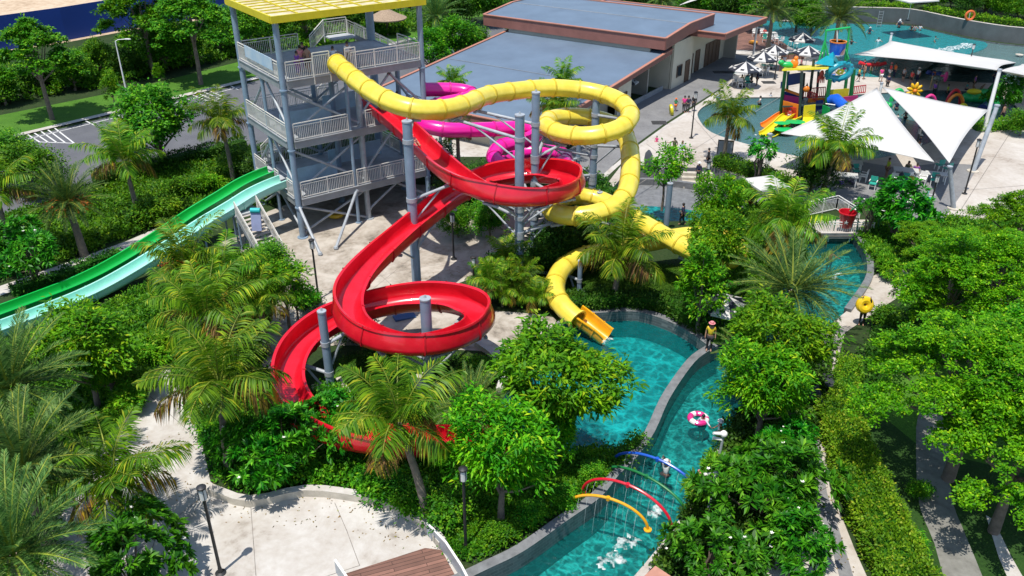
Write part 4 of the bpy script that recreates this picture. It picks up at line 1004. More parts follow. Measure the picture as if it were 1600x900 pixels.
def palm_trunk(h, lean, r=.16, flare=1.5, rings=True, seed=0):
    mb = MB(); n = max(8, int(h / .16)); P = []; rr = []
    for i in range(n + 1):
        t = i / n; P.append((lean[0] * t ** 1.6, lean[1] * t ** 1.6, h * t)); q = r * (1 + (flare - 1) * (1 - t) ** 4) * (.82 + .18 * (1 - t))
        rr.append(q * (1.07 if i % 2 and rings else 1.0))
    mb.tube(P, rr, 10)
    return mb.mesh("palm_trunk", BARKP, True, 60)
def obj(name, me, parent=None, loc=(0, 0, 0), rz=0.0, sc_=1.0):
    o = bpy.data.objects.new(name, me); col.objects.link(o); o.parent = parent; o.location = loc; o.rotation_euler.z = rz
    o.scale = (sc_,) * 3
    return o
COCO = [coconut_crown(11, 18, 3.4, 3), coconut_crown(12, 16, 3.3, 2), coconut_crown(13, 20, 3.5, 3), coconut_crown(14, 15, 3.2, 2)]
DATE = [date_crown(21), date_crown(22, 60), date_crown(23, 56, 3.1, 1.05)]
def stalks(seed):
    rng = random.Random(seed); mb = MB()
    for k in range(9):
        a = k * .7 + rng.uniform(-.2, .2); d = Vector((math.cos(a), math.sin(a), 0)); P = [d * .15, d * .5 + Vector((0, 0, .35)), d * .95 + Vector((0, 0, .1))]
        mb.tube(spline(P, 4), .02, 5)
        for q in range(14): 
            e = P[2] + Vector((rng.uniform(-.25, .25), rng.uniform(-.25, .25), rng.uniform(-.5, .1))); mb.tube([P[1].lerp(P[2], .7), e], .012, 4); mb.ball(e, .045, 5, 3)
    return mb.mesh("date_stalks", FRUIT)
STALK = stalks(3)
NUT = MB()
for k in range(7): NUT.ball((.28 * math.cos(k * .9), .28 * math.sin(k * .9), -.22 - .05 * (k % 2)), (.11, .11, .14), 8, 5)
NUT = NUT.mesh("coconuts", mat("green_coconut", (0.20, 0.22, 0.03), .5, .3, 4.0, c2=(.35, .17, .04)))
PALMN = [0]
def palm(kind, foot, zc, label, s=1.0, lean=(0, 0), var=None, rz=None, extra=None, grp=None, r=.16):
    """foot: plan position of the trunk base; zc: height of the crown."""
    PALMN[0] += 1; k = PALMN[0]
    if kind == "date" and var is None: var = k % 2
    nm = {"coco": "coconut_palm", "date": "date_palm"}[kind]
    t = thing(nm, label, "palm tree", (foot.x, foot.y, 0), 0, grp or {"coco": "coconut palms in the gardens", "date": "feathery date palms"}[kind])
    cr = (COCO if kind == "coco" else DATE); me = cr[(k if var is None else var) % len(cr)]
    obj("trunk", palm_trunk(zc, lean, r if kind == "coco" else r * 1.5, 1.5 if kind == "coco" else 1.15), t)
    obj("crown", me, t, (lean[0], lean[1], zc), rz if rz is not None else k * 1.7, s)
    if extra == "fruit": obj("fruit_stalks", STALK, t, (lean[0], lean[1], zc), 0, 1.15)
    if extra == "nuts": obj("coconuts", NUT, t, (lean[0], lean[1], zc), 0, 1)
    return t
def palm_px(kind, c, z, label, lean=(0, 0), **k):
    p = G(c[0], c[1], z); return palm(kind, Vector((p.x - lean[0], p.y - lean[1], 0)), z, label, lean=lean, **k)
palm_px("coco", (193, 250), 4.4, "coconut palm behind the green slide with long fronds over the car park hedge", (-.3, .3), s=1.0, extra="nuts")
palm_px("coco", (345, 190), 4.9, "coconut palm left of the tower between car park and hedge", (-.3, .2), s=.88)
palm_px("coco", (176, 752), 2.9, "short coconut palm at the left of the white front plaza", (.0, .1), s=.92, var=2, extra="nuts")
palm_px("coco", (343, 600), 4.2, "coconut palm with yellow old fronds beside the lower end of the red slide", (.2, .2), s=1.02, var=2, rz=.6, extra="nuts")
palm_px("coco", (322, 492), 4.0, "coconut palm just above the palm beside the red slide", (-.2, 0), s=.95, var=0)
palm_px("coco", (293, 412), 4.2, "coconut palm in front of the pale teal slide with orange crown base", (0, 0), s=.95, var=1, extra="fruit")
palm_px("coco", (352, 438), 3.6, "coconut palm below the steel staircase", (0, 0), s=.85, var=2)
palm_px("coco", (405, 470), 3.2, "low coconut palm left of the young tree by the tower plaza", (0, 0), s=.7, var=0)
palm_px("coco", (622, 662), 4.3, "leaning coconut palm standing over the last straight of the red slide", (-.9, .5), s=1.0, var=1, rz=2.2)
palm_px("coco", (972, 400), 3.0, "coconut palm growing in front of the lower yellow loop", (.3, 0), s=1.02, var=0, extra="nuts")
palm_px("coco", (1140, 183), 3.9, "coconut palm on the plaza by the children's pool edge", (.1, .2), s=.92, var=1)
palm_px("coco", (1308, 232), 3.9, "coconut palm with curved trunk in front of the left shade sail", (.5, .1), s=1.0, var=2)
palm_px("coco", (1228, 352), 3.2, "full coconut palm left of the red tipping bucket", (.0, 0), s=1.05, var=0, rz=1.0)
palm_px("coco", (880, 128), 5.2, "palm standing before the grey roof behind the top of the yellow tube", (0, 0), s=.7, var=1)
palm_px("coco", (868, 168), 4.4, "palm seen through the upper yellow ring", (0, 0), s=.85, var=2)
palm_px("coco", (707, 128), 4.8, "small palm in front of the lower roof left of the yellow tube", (0, 0), s=.55, var=0)
palm_px("coco", (715, 210), 4.2, "palm with bare trunk on the white path behind the tower", (0, 0), s=.5, var=1)
palm_px("coco", (-8, 300), 4.6, "coconut palm cut by the left edge above the plumeria tree", (0, 0), s=1.0, var=0)
palm_px("date", (105, 318), 3.6, "round date palm hung with orange fruit stalks beside the pale garden path", (-.2, 0), s=.98, extra="fruit")
palm_px("date", (15, 610), 4.2, "large grey green date palm at the left edge above two others", (0, 0), s=1.2, var=1)
palm_px("date", (35, 735), 4.0, "large grey green date palm at the left edge, middle of three", (0, 0), s=1.1, var=0)
palm_px("date", (20, 870), 4.0, "large grey green date palm in the bottom left corner", (0, 0), s=1.05, var=1)
palm_px("date", (1238, 455), 2.8, "broad date palm arching over the river bend below the bucket", (0, 0), s=1.22, var=2)
palm_px("date", (1170, 560), 2.0, "low date palm behind the lifeguard", (0, 0), s=.7, var=0)
palm_px("date", (1311, 30), 4.9, "tall date palm in front of the wave pool wall", (0, 0), s=1.6, var=1)
palm_px("date", (1208, 18), 4.8, "date palm behind the timber terrace", (0, 0), s=1.45, var=0)
palm_px("date", (682, 28), 4.6, "date palm behind the tower near the thatched hut", (0, 0), s=1.3, var=0)
palm_px("date", (1035, 2), 4.5, "date palm peeping over the back of the blue grey roof", (0, 0), s=1.2, var=1)
palm_px("date", (735, 640), 1.6, "low feathery palm beside the round tree at the pool edge", (0, 0), s=.7, var=1)

# ---------------- broadleaf trees: crowns are clumps of leaves on branch tips
def crown_mesh(seed, kind, rx=2.4, rz=1.8, nclump=220, nleaf=24, ll=.28, lw=.09, lm=None, cl=.42, layers=0, flowers=0, low=-.35):
    rng = np.random.default_rng(seed)
    # uneven outline from a few big lobes
    nl = 9; lob = rdir(nl, rng, .25); lr = rng.uniform(.6, 1.05, nl)
    if kind == "pads":
        C = []; O = []
        for k in range(layers):
            f = (k + .5) / layers; az = k * 2.39996 + rng.normal(0, .2); rr = rx * math.sqrt(f) * rng.uniform(.75, 1.05); zz = rz * (1 - 1.6 * f ** 1.3) + rng.normal(0, .25)
            pa, pb = rng.uniform(.8, 1.45) * (rx / 4) ** .5, rng.uniform(.5, .85) * (rx / 4) ** .5; m = int(nclump / layers)
            u = np.sqrt(rng.random(m)); th = rng.uniform(0, 6.28, m); lob = 1 + .28 * np.sin(3 * th + k) + .18 * np.sin(5 * th + 2 * k)
            lx, ly = pa * u * np.cos(th) * lob, pb * u * np.sin(th) * lob; ca, sa = math.cos(az + rng.normal(0, .5)), math.sin(az)
            lz = -.16 * (u * 2) ** 2 + rng.normal(0, .06, m)
            ca, sa = math.cos(az), math.sin(az)
            C.append(np.stack([(rr + lx) * ca - ly * sa, (rr + lx) * sa + ly * ca, zz + lz - .13 * lx], 1))
        C = np.concatenate(C); outd = unit(C * np.array([.4, .4, 0]) + np.array([0, 0, 1.0]))
    elif layers:
        C = []
        for k in range(layers):
            z = -.75 + 1.6 * k / max(1, layers - 1); rad = rx * math.sqrt(max(.12, 1 - (z * .85) ** 2)); n = int(nclump * (rad / rx) ** 2 / layers * 1.6)
            for arm in range(7):
                az = rng.uniform(0, 6.28); r1 = rad * rng.uniform(.65, 1.1); m = n // 7
                rr = r1 * np.sqrt(rng.random(m)); da = rng.normal(0, .38, m)
                C.append(np.stack([rr * np.cos(az + da), rr * np.sin(az + da), rz * z - .10 * rr + rng.normal(0, .10, m) + rng.normal(0, .15)], 1))
        C = np.concatenate(C); outd = unit(C * np.array([.5, .5, .2]) + np.array([0, 0, .9]))
    else:
        D = rdir(nclump * 3, rng, .15); D = D[D[:, 2] > low][:nclump]
        dots = D @ lob.T; lobe = (np.clip(dots, 0, 1) ** 6 * lr).max(1)
        rad = (.40 + .70 * lobe) * rng.uniform(.55, 1.0, len(D)) ** .45
        C = D * rad[:, None] * np.array([rx, rx, rz]); outd = unit(D + np.array([0, 0, .35]))
    n = len(C); idx = np.repeat(np.arange(n), nleaf)
    if kind == "rosette":
        d = unit(outd[idx] * .5 + rng.normal(0, .62, (len(idx), 3))); d[:, 2] *= .55; d = unit(d); P = C[idx] + d * .05 + rng.normal(0, cl * .30, (len(idx), 3)); drop = .22
    elif kind == "frangi":
        an = rng.uniform(0, 6.28, len(idx)); o = outd[idx]; a = unit(np.cross(o, np.array([.3, .2, 1.0]) + 1e-3)); b = np.cross(o, a)
        d = unit(o * rng.uniform(.15, .75, (len(idx), 1)) + a * np.cos(an)[:, None] + b * np.sin(an)[:, None]); P = C[idx] + rng.normal(0, .03, (len(idx), 3)); drop = .08
    else:
        sp = np.array([cl, cl, cl * (.35 if layers else .75)])
        P = C[idx] + rng.normal(0, 1, (len(idx), 3)) * sp * .55; d = unit(rng.normal(0, 1, (len(idx), 3)) + outd[idx] * .5); d[:, 2] *= .5; drop = .15
    L = ll * rng.uniform(.7, 1.25, len(idx)); W = lw * rng.uniform(.75, 1.25, len(idx))
    Q = leaves(P, d, L, W, rng, .55 if kind == "frangi" else .45, 0, drop)
    me = quads_mesh("crown", Q, lm)
    fl = None
    if flowers:
        k = rng.choice(n, flowers); fp = C[k] + outd[k] * (ll * .75); q = []
        for p, o in zip(fp, outd[k]):
            for j in range(1):
                c = p + rng.normal(0, .07, 3)
                for a_ in range(5):
                    an = a_ * 1.2566 + rng.random(); dd = np.array([math.cos(an), math.sin(an), .45]); sd = np.array([-math.sin(an), math.cos(an), 0])
                    q.append([c, c + dd * .04 + sd * .025, c + dd * .085, c + dd * .04 - sd * .025])
        fl = quads_mesh("blossoms", np.array(q), FLW)
    return me, fl, C
def limbs_mesh(seed, C, h0, rx, rz, zc, r=.14, n=11, trunk=True, forks=1):
    """tapered trunk with limbs to some of the clumps (crown centre at height zc)."""
    rng = random.Random(seed); mb = MB()
    hb = max(.35, zc - rz * .75)
    for s in range(forks):
        a = s * 2.4; off = Vector((math.cos(a), math.sin(a), 0)) * (.12 if forks > 1 else 0)
        mb.tube([off, off + Vector((.04, .03, hb * .5)), off * 2 + Vector((.0, .06, hb)), Vector((.05, 0, zc))], [r * 1.25, r, r * .85, r * .4], 8)
    for k in range(n):
        c = C[rng.randrange(len(C))]; e = Vector((c[0] * .85, c[1] * .85, zc + c[2] * .85)); b = Vector((0, .03, hb * rng.uniform(.75, 1.0)))
        m = b.lerp(e, .45) + Vector((0, 0, -.08 * (e - b).length)); mb.tube([b, m, e], [r * .5, r * .3, r * .1], 5)
    return mb.mesh("limbs", BARK, True, 60)
PROT = {}
def proto(key, kind, zc, rx, rz, seed, bark_r=.13, forks=1, nlimb=11, **k):
    g_ = 1.0 if kind == 'pads' else 1.17
    me, fl, C = crown_mesh(seed, kind, rx * g_, rz * g_, **k)
    PROT[key] = (me, fl, limbs_mesh(seed, C, 0, rx, rz, zc, bark_r, nlimb, forks=forks), zc, rx)
proto("bright1", "rosette", 3.3, 2.3, 1.9, 1, nclump=250, nleaf=34, ll=.30, lw=.095, lm=L_BRIGHT, cl=.5)
proto("bright2", "rosette", 3.1, 2.1, 2.0, 2, nclump=230, nleaf=34, ll=.28, lw=.09, lm=L_BRIGHT, cl=.5)
proto("frangi1", "frangi", 1.75, 2.6, 1.7, 3, nclump=310, nleaf=20, ll=.39, lw=.105, lm=L_FRANGI, flowers=4, low=-.2, forks=3, bark_r=.1)
proto("frangi2", "frangi", 1.8, 2.2, 1.6, 4, nclump=230, nleaf=20, ll=.38, lw=.105, lm=L_FRANGI, flowers=7, low=-.25, forks=3, bark_r=.1)
proto("fine1", "pads", 5.6, 4.7, 2.1, 5, nclump=1150, nleaf=44, ll=.15, lw=.085, lm=L_FINE, cl=.24, layers=44, bark_r=.24, nlimb=26)
proto("fine2", "pads", 4.6, 3.6, 1.8, 6, nclump=700, nleaf=44, ll=.15, lw=.085, lm=L_FINE, cl=.24, layers=28, bark_r=.2)
proto("umbrella", "pads", 5.6, 3.2, 2.2, 7, nclump=420, nleaf=38, ll=.26, lw=.15, lm=L_MID, cl=.34, layers=22, bark_r=.17)
proto("round1", "rosette", 2.9, 2.3, 2.1, 8, nclump=260, nleaf=30, ll=.26, lw=.12, lm=L_MID, cl=.6, low=-.6)
proto("round2", "fine", 2.4, 2.4, 2.0, 9, nclump=300, nleaf=32, ll=.22, lw=.12, lm=L_MID, cl=.6, low=-.7)
proto("dark1", "fine", 2.2, 2.3, 1.9, 10, nclump=260, nleaf=30, ll=.24, lw=.11, lm=L_DARK, cl=.6, low=-.7)
proto("slim", "rosette", 2.8, 1.15, 2.0, 11, nclump=120, nleaf=34, ll=.22, lw=.09, lm=L_BRIGHT, cl=.4, low=-.8, bark_r=.09)
proto("young", "rosette", 2.6, 1.3, 1.2, 12, nclump=46, nleaf=40, ll=.24, lw=.09, lm=L_BRIGHT, cl=.45, low=-.4, bark_r=.07)
proto("sparse", "frangi", 1.9, 1.2, .9, 13, nclump=70, nleaf=13, ll=.26, lw=.09, lm=L_FRANGI, flowers=6, low=-.2, forks=3, bark_r=.06, nlimb=22)
proto("lime", "rosette", .55, .9, .6, 14, nclump=80, nleaf=26, ll=.26, lw=.07, lm=L_LIME, cl=.3, low=-.3, bark_r=.04)
proto("shrub", "fine", .6, 1.0, .7, 15, nclump=110, nleaf=30, ll=.17, lw=.085, lm=L_MID, cl=.35, low=-.3, bark_r=.05)
proto("darkshrub", "fine", .7, 1.1, .8, 16, nclump=110, nleaf=28, ll=.20, lw=.09, lm=L_DARK, cl=.38, low=-.3, bark_r=.05)
TN = [0]
def tree(key, c, label, s=1.0, z=None, sz=None, name="tree", cat="tree", grp=None, foot=None, rz=None):
    """c: photo pixel of the crown's centre."""
    me, fl, lm, zc, rx = PROT[key]; TN[0] += 1
    zz = zc * (sz or s)
    p = G(c[0], c[1], zz) if foot is None else foot
    t = thing(name, label, cat, (p.x, p.y, foot.z if foot is not None else 0), rz if rz is not None else TN[0] * 2.1, grp)
    t.scale = (s, s, sz or s)
    obj("trunk", lm, t); obj("crown", me, t, (0, 0, zc))
    if fl: obj("blossoms", fl, t, (0, 0, zc))
    return t
# foreground and middle
tree("bright1", (866, 588), "round bright green tree between the red slide end and the plunge pool, higher of two", 1.2, sz=1.2)
tree("bright2", (782, 712), "round bright green tree in front of the taller one by the plunge pool", 1.02, sz=1.1)
tree("bright2", (868, 672), "small bright tree at the near edge of the plunge pool", .6)
tree("bright1", (1212, 525), "bright green tree beside the lazy river below the date palm", 1.0, sz=1.05)
tree("bright2", (1195, 610), "bright green tree on the right river bank, below a similar one", .95)
tree("bright1", (128, 548), "bright tree with leaf rosettes below the teal slide at far left", 1.0)
tree("bright2", (168, 580), "bright tree between the date palm and the garden path edging", .55)
tree("frangi1", (436, 692), "broad frangipani dome left of the front plaza under the red slide", .96, name="frangipani_tree")
tree("frangi2", (520, 655), "frangipani bush at the turn of the red slide's last bend", .7, name="frangipani_tree")
tree("frangi2", (200, 880), "frangipani bush in the bottom left below the short coconut palm", .95, name="frangipani_tree")
tree("frangi1", (1206, 760), "large frangipani with white blossoms over the right river bank", 1.06, name="frangipani_tree")
tree("frangi2", (1112, 862), "frangipani at the foot of the sprinkler arches", .78, name="frangipani_tree")
tree("frangi2", (1240, 850), "frangipani beside the grey band of the river walk", .8, name="frangipani_tree")
tree("frangi2", (1235, 690), "frangipani at the upper end of the right river bank clump", .62, name="frangipani_tree")
tree("frangi2", (40, 392), "frangipani with white blossoms at the left edge by the pale path", 1.1, name="frangipani_tree")
tree("frangi2", (1408, 332), "frangipani full of white blossoms beside the seating terrace", 1.2, name="frangipani_tree")
tree("sparse", (1362, 325), "frangipani with visible branches right of the red bucket", 1.1, name="frangipani_tree")
tree("sparse", (1188, 238), "thin open frangipani beside the sail post on the plaza", 1.3, name="frangipani_tree")
tree("dark1", (1272, 268), "dark rounded bush in front of the coconut palm trunk", .85)
tree("young", (442, 440), "young tree with open crown in front of the tower", 1.25)
tree("round2", (420, 405), "leafy bush at the foot of the steel staircase", .55, name="bush", cat="bush")
tree("young", (462, 462), "small young tree right beside the plaza lamp post", .8)
tree("bright2", (1122, 325), "bright tree behind the sloping yellow tube", .74, sz=1.05)
tree("bright1", (1125, 388), "bright tree covering the lowest yellow bend", .74, sz=1.1)
tree("slim", (1100, 440), "slender bright tree above the hedge by the lifeguard", 1.15)
tree("slim", (1150, 310), "slender tree beside the white square parasol", .7)
tree("young", (1040, 262), "young tree in front of the pool steps", 1.25)
tree("round1", (1160, 300), "small leafy bush with orange flower pots near the parasol", .45, name="bush", cat="bush")
# right-hand big trees
RT = [("fine1", (1532, 588), .93, "large fine leaved tree spreading over the lawn, biggest of the group"), ("fine2", (1600, 700), .9, "fine leaved tree whose bough overhangs the concrete lawn path"),
      ("fine1", (1560, 430), .9, "fine leaved tree at the right edge below the plaza"), ("fine2", (1490, 448), .8, "fine leaved tree above the river walk near the person with the yellow float"),
      ("fine2", (1500, 395), .7, "fine leaved tree below the pale plaza lamp"), ("fine2", (1600, 340), .8, "fine leaved tree top at the right edge of the plaza"),
      ("fine1", (1720, 560), 1.0, "fine leaved tree just beyond the right edge"), ("fine2", (1445, 372), .5, "small fine leaved tree behind the frangipani at the terrace")]
for k, c, s, l in RT: tree(k, c, l, s, grp="fine leaved shade trees on the right")
# left background row
def FT(x, y): return G(x, y)
tree("umbrella", None, "layered umbrella tree on the lawn in front of the blue hoarding", 1.15, foot=G(82, 187))
tree("umbrella", None, "tall layered tree in front of the blue hoarding, left of a pair", 1.3, foot=G(240, 118))
tree("umbrella", None, "tall layered tree in front of the blue hoarding, right of a pair", 1.25, foot=G(314, 132))
tree("round2", None, "dense round tree under the two layered trees", 1.4, foot=G(262, 110))
tree("slim", (246, 112), "small lollipop tree on the lawn right of the street light", .5); tree("slim", (172, 134), "small thin tree on the lawn left of the street light", .75)
for i, (c, k, s, l) in enumerate([((10, 150), "round2", 1.3, "bushy tree at the far left of the lawn row"), ((62, 140), "dark1", 1.3, "dark tree in the lawn row under the first layered tree"), ((118, 118), "round2", 1.35, "bright bushy tree in the lawn row left of the street light"),
      ((160, 104), "round1", 1.2, "leafy tree in the lawn row behind the street light"), ((205, 104), "dark1", 1.2, "dark tree in the lawn row right of the street light"), ((262, 96), "dark1", 1.3, "dark tree in the lawn row under the pair of layered trees"),
      ((300, 88), "round2", 1.2, "leafy tree in the lawn row between the layered trees' trunks"), ((345, 76), "round2", 1.35, "bright tree at the tower end of the lawn row"), ((385, 62), "round1", 1.3, "leafy tree seen between the tower's left columns"),
      ((430, 52), "round2", 1.2, "leafy tree behind the tower's top deck at left"), ((480, 46), "round1", 1.3, "leafy tree behind the tower's top deck in the middle"), ((530, 36), "round2", 1.2, "leafy tree behind the tower stairs"),
      ((575, 45), "dark1", 1.3, "dark tree behind the tower just left of the thatched hut"), ((640, 38), "dark1", 1.2, "dark tree right of the thatched hut")]):
    tree(k, None, l, s * (.72 if c[0] < 215 else .9), grp="trees along the lawn", foot=G(c[0], 166 - .21 * c[0] - (i % 2) * 9))
tree("round1", (240, 190), "big leafy tree at the car park's near edge", 1.35); tree("round2", (196, 212), "bush beside the big tree at the car park edge", .65)
tree("round2", (48, 262), "leafy tree clump over the car park corner at left", .95); tree("round2", (8, 245), "leafy tree cut by the left edge over the car park corner", 1.0)
tree("round1", (712, 62), "leafy tree beside the blue grey roof behind the tower", 1.2); tree("round1", (672, 78), "leafy tree between the tower column and the roof corner", 1.1); tree("round2", (745, 66), "leafy tree touching the upper roof's left corner", .9)
tree("round2", (375, 250), "yellow green bush against the tower's left column", .6, name="bush", cat="bush")
for c, k, s, l in [((705, 8), "dark1", 1.5, "dark tree at the top edge behind the small lawn"), ((760, 2), "round2", 1.4, "leafy tree at the top edge left of the roof ridge"), ((880, -14), "dark1", 1.3, "dark tree behind the roof ridge at left"), ((940, -14), "round2", 1.3, "leafy tree behind the roof ridge in the middle"),
      ((990, -6), "dark1", 1.3, "dark tree behind the roof ridge at right"), ((1090, 2), "round2", 1.2, "clipped leafy tree behind the roof beside two white masts"), ((1140, 8), "dark1", 1.2, "dark bush behind the white masts"), ((1180, 2), "round1", 1.3, "yellow green tree left of the date palm at the top"),
      ((1250, 10), "round2", 1.4, "bright tree between the two date palms at the top"), ((1270, 32), "round1", .9, "bright bush by the wave pool corner")]:
    tree(k, c, l, s, grp="trees along the top edge")
def bank(x, back):
    """a spot on the raised bed, back metres behind the wave pool wall as seen at photo column x"""
    pts = sorted(BW_PX); 
    for (xa, ya), (xb, yb) in zip(pts[:-1], pts[1:]):
        if xa <= x <= xb: y = ya + (yb - ya) * (x - xa) / (xb - xa)
    p = G(x, y); d = Vector((p.x, p.y, 0)).normalized(); return Vector((p.x, p.y, 1.9)) + d * back
for i, x in enumerate(range(1345, 1640, 26)):
    y = 14 + max(0, (x - 1440)) * .23 - (i % 2) * 10
    tree("round2" if i % 3 else "dark1", None, ["leafy", "dense", "bright"][i % 3] + " bush on the raised bed, number " + ["one", "two", "three", "four", "five", "six", "seven", "eight", "nine", "ten", "eleven", "twelve"][i] + " from the date palm", .8, name="bush", cat="bush", grp="bushes above the wave pool wall", foot=bank(x, 3.5 + (i % 2) * 3))
for x, y, s in ((1355, 3, 1.4), (1420, -14, 1.5), (1480, -2, 1.5), (1560, 18, 1.5), (1620, 30, 1.5)):
    tree("round1", None, "leafy tree rising behind the raised bed " + {1355: "next to the date palm", 1420: "above the pale canopy", 1480: "in the middle of the bed", 1560: "near the right end", 1620: "at the right edge"}[x], s, grp="trees behind the wave pool", foot=bank(x, 12))
tree("frangi2", (1575, 150), "frangipani bed beside the tall sail mast at the right edge", 1.0, name="frangipani_tree"); tree("round2", (1600, 190), "bright bush at the right edge of the plaza", .55, name="bush", cat="bush")
for i_, (c_, s_, l_) in enumerate((((790, 405), .6, "leafy palm clump between the two red rings, tallest stem"), ((765, 440), .55, "leafy palm clump between the two red rings, left stem"), ((815, 440), .58, "leafy palm clump between the two red rings, right stem"), ((785, 455), .5, "leafy palm clump between the two red rings, front stem"), ((835, 465), .45, "low leafy palm at the plaza corner beside the hedge"))):
    palm_px("coco", c_, 1.6 - .2 * i_, l_, var=i_, s=s_, r=.06, grp="leafy palm clump")
tree("dark1", (860, 390), "dark shrub behind the slide posts", .8, name="bush", cat="bush"); tree("dark1", (905, 372), "dark shrub under the lower yellow loop", .8, name="bush", cat="bush")
tree("round2", (765, 340), "leafy shrub beneath the upper red ring at left", .6, name="bush", cat="bush"); tree("round2", (715, 345), "shrub behind the slim lamp post under the red chute", .5, name="bush", cat="bush")
for c, l in (((715, 290), "dark spiky shrub under the rider on the red slide"), ((750, 278), "dark spiky shrub behind the red ring at left"), ((790, 285), "dark shrub below the magenta coil")):
    tree("dark1", c, l, .7, name="bush", cat="bush")

_b = bank(1530, 7); palm("date", Vector((_b.x, _b.y, 0)), 6.5, "palm on the raised bed behind the wave pool wall, at right", s=1.3, var=0)
for i_, (x_, y_) in enumerate(((1.5, 9.2), (4.2, 9.8), (7.0, 9.4), (9.8, 9.0), (12.0, 6.5), (12.2, 3.5))):
    tree("dark1", None, "dark bush behind the legs of the slide tower, " + ["farthest left", "second from the left", "under the middle of the stairs", "under the right end of the stairs", "by the tower's right rear leg", "rightmost, beside the red chute's start"][i_], .85, name="bush", cat="bush", grp="bushes behind the tower legs", foot=Vector((-14 + .81 * x_ - .586 * y_, 51.3 + .586 * x_ + .81 * y_, 0)))
# ---------------- hedges and ground cover
def hedge(px, w, h, lm, label, dens=260, ll=.13, lw=.075, z0=0.0, path=None):
    P = path or GP(px_smooth(px, 4, False), z0); rng = np.random.default_rng(len(px) * 7 + int(px[0][0]))
    c = sum(P, Vector()) / len(P); t = thing("hedge", label, "hedge", (c.x, c.y, z0))
    mb = MB(); wallstrip(mb, P, w * .72, z0, z0 + h * .85); mb.build("twigs", L_DARK, t, smooth=False)
    pts = []; nr = []
    for a, b in zip(P[:-1], P[1:]):
        L = (b - a).length; d = (b - a).normalized(); s = Vector((d.y, -d.x, 0)); n = int(L * (w + 2 * h) * dens)
        u = rng.random(n); k = rng.random(n) * (w + 2 * h)
        for i in range(n):
            base = a + d * (u[i] * L); q = k[i]
            if q < w: p = base + s * (q - w / 2) + Vector((0, 0, h)); m = Vector((0, 0, 1))
            elif q < w + h: p = base + s * (w / 2) + Vector((0, 0, q - w)); m = s
            else: p = base - s * (w / 2) + Vector((0, 0, q - w - h)); m = -s
            pts.append(p - c + Vector((0, 0, z0))); nr.append(m)
    pts = np.array(pts); nr = np.array(nr); n = len(pts)
    lump = np.sin(pts[:, :1] * 3.1) * .08 + np.sin(pts[:, 1:2] * 3.7) * .08
    pts = pts + nr * lump + rng.normal(0, .07, (n, 3))
    pts[:, 2] -= z0 * 1.0
    d = unit(nr * .8 + rng.normal(0, .6, (n, 3)) + np.array([0, 0, .3]))
    obj("foliage", quads_mesh("hedge_leaves", leaves(pts, d, ll * rng.uniform(.7, 1.3, n), lw * rng.uniform(.7, 1.3, n), rng), lm), t)
    return t
hedge([(1304, 650), (1322, 712), (1350, 785), (1386, 866), (1424, 950)], 1.7, .95, L_LIME, "long yellow green hedge along the right side of the river walk", 420)
hedge([(1326, 575), (1320, 605), (1314, 640)], .9, .8, L_LIME, "short upper stretch of yellow green hedge beside the dark sun loungers", 350)
hedge([(150, 296), (260, 268), (385, 238)], 1.1, 1.3, L_DARK, "dark hedge between the car park and the green slide", 130, .2, .1)
hedge([(1118, 258), (1160, 270), (1205, 286), (1240, 302)], 1.3, .9, L_MID, "clipped green hedge on top of the grey wall right of the pool steps", 150, .17, .09)
hedge([(880, 487), (930, 478), (990, 475), (1050, 488), (1105, 520)], 1.3, .8, L_DARK, "dark leafy hedge curving round the plunge pool rim", 200, .17, .09)
hedge([(1100, 470), (1112, 505), (1120, 535)], 1.0, .9, L_DARK, "dark hedge stub behind the lifeguard", 200, .17, .09)
hedge([(958, 712), (985, 706), (1000, 690)], .5, .4, L_MID, "low hedge strip on the near corner of the plunge pool", 300)
hedge([(20, 462), (100, 436), (190, 402)], .7, .6, L_DARK, "dark hedge along the pale path behind the green slide", 150, .18, .09)
hedge([(1520, 202), (1580, 200), (1700, 196)], 1.6, .6, L_LIME, "low bright hedge beneath the tall sail mast", 90, .2, .11)
hedge([(1440, 34), (1480, 46), (1531, 57), (1600, 66), (1700, 74)], 1.6, .6, L_LIME, "strip of yellow green planting on top of the wave pool wall", 60, .26, .14, z0=1.9, path=[bank(x, 1.6) for x in range(1440, 1760, 20)])
hedge([(1330, 30), (1380, 32), (1440, 36)], 1.4, .5, L_LIME, "bright planting strip on the wave pool wall beside the date palm", 60, .26, .14, z0=1.9, path=[bank(x, 1.5) for x in range(1320, 1440, 20)])
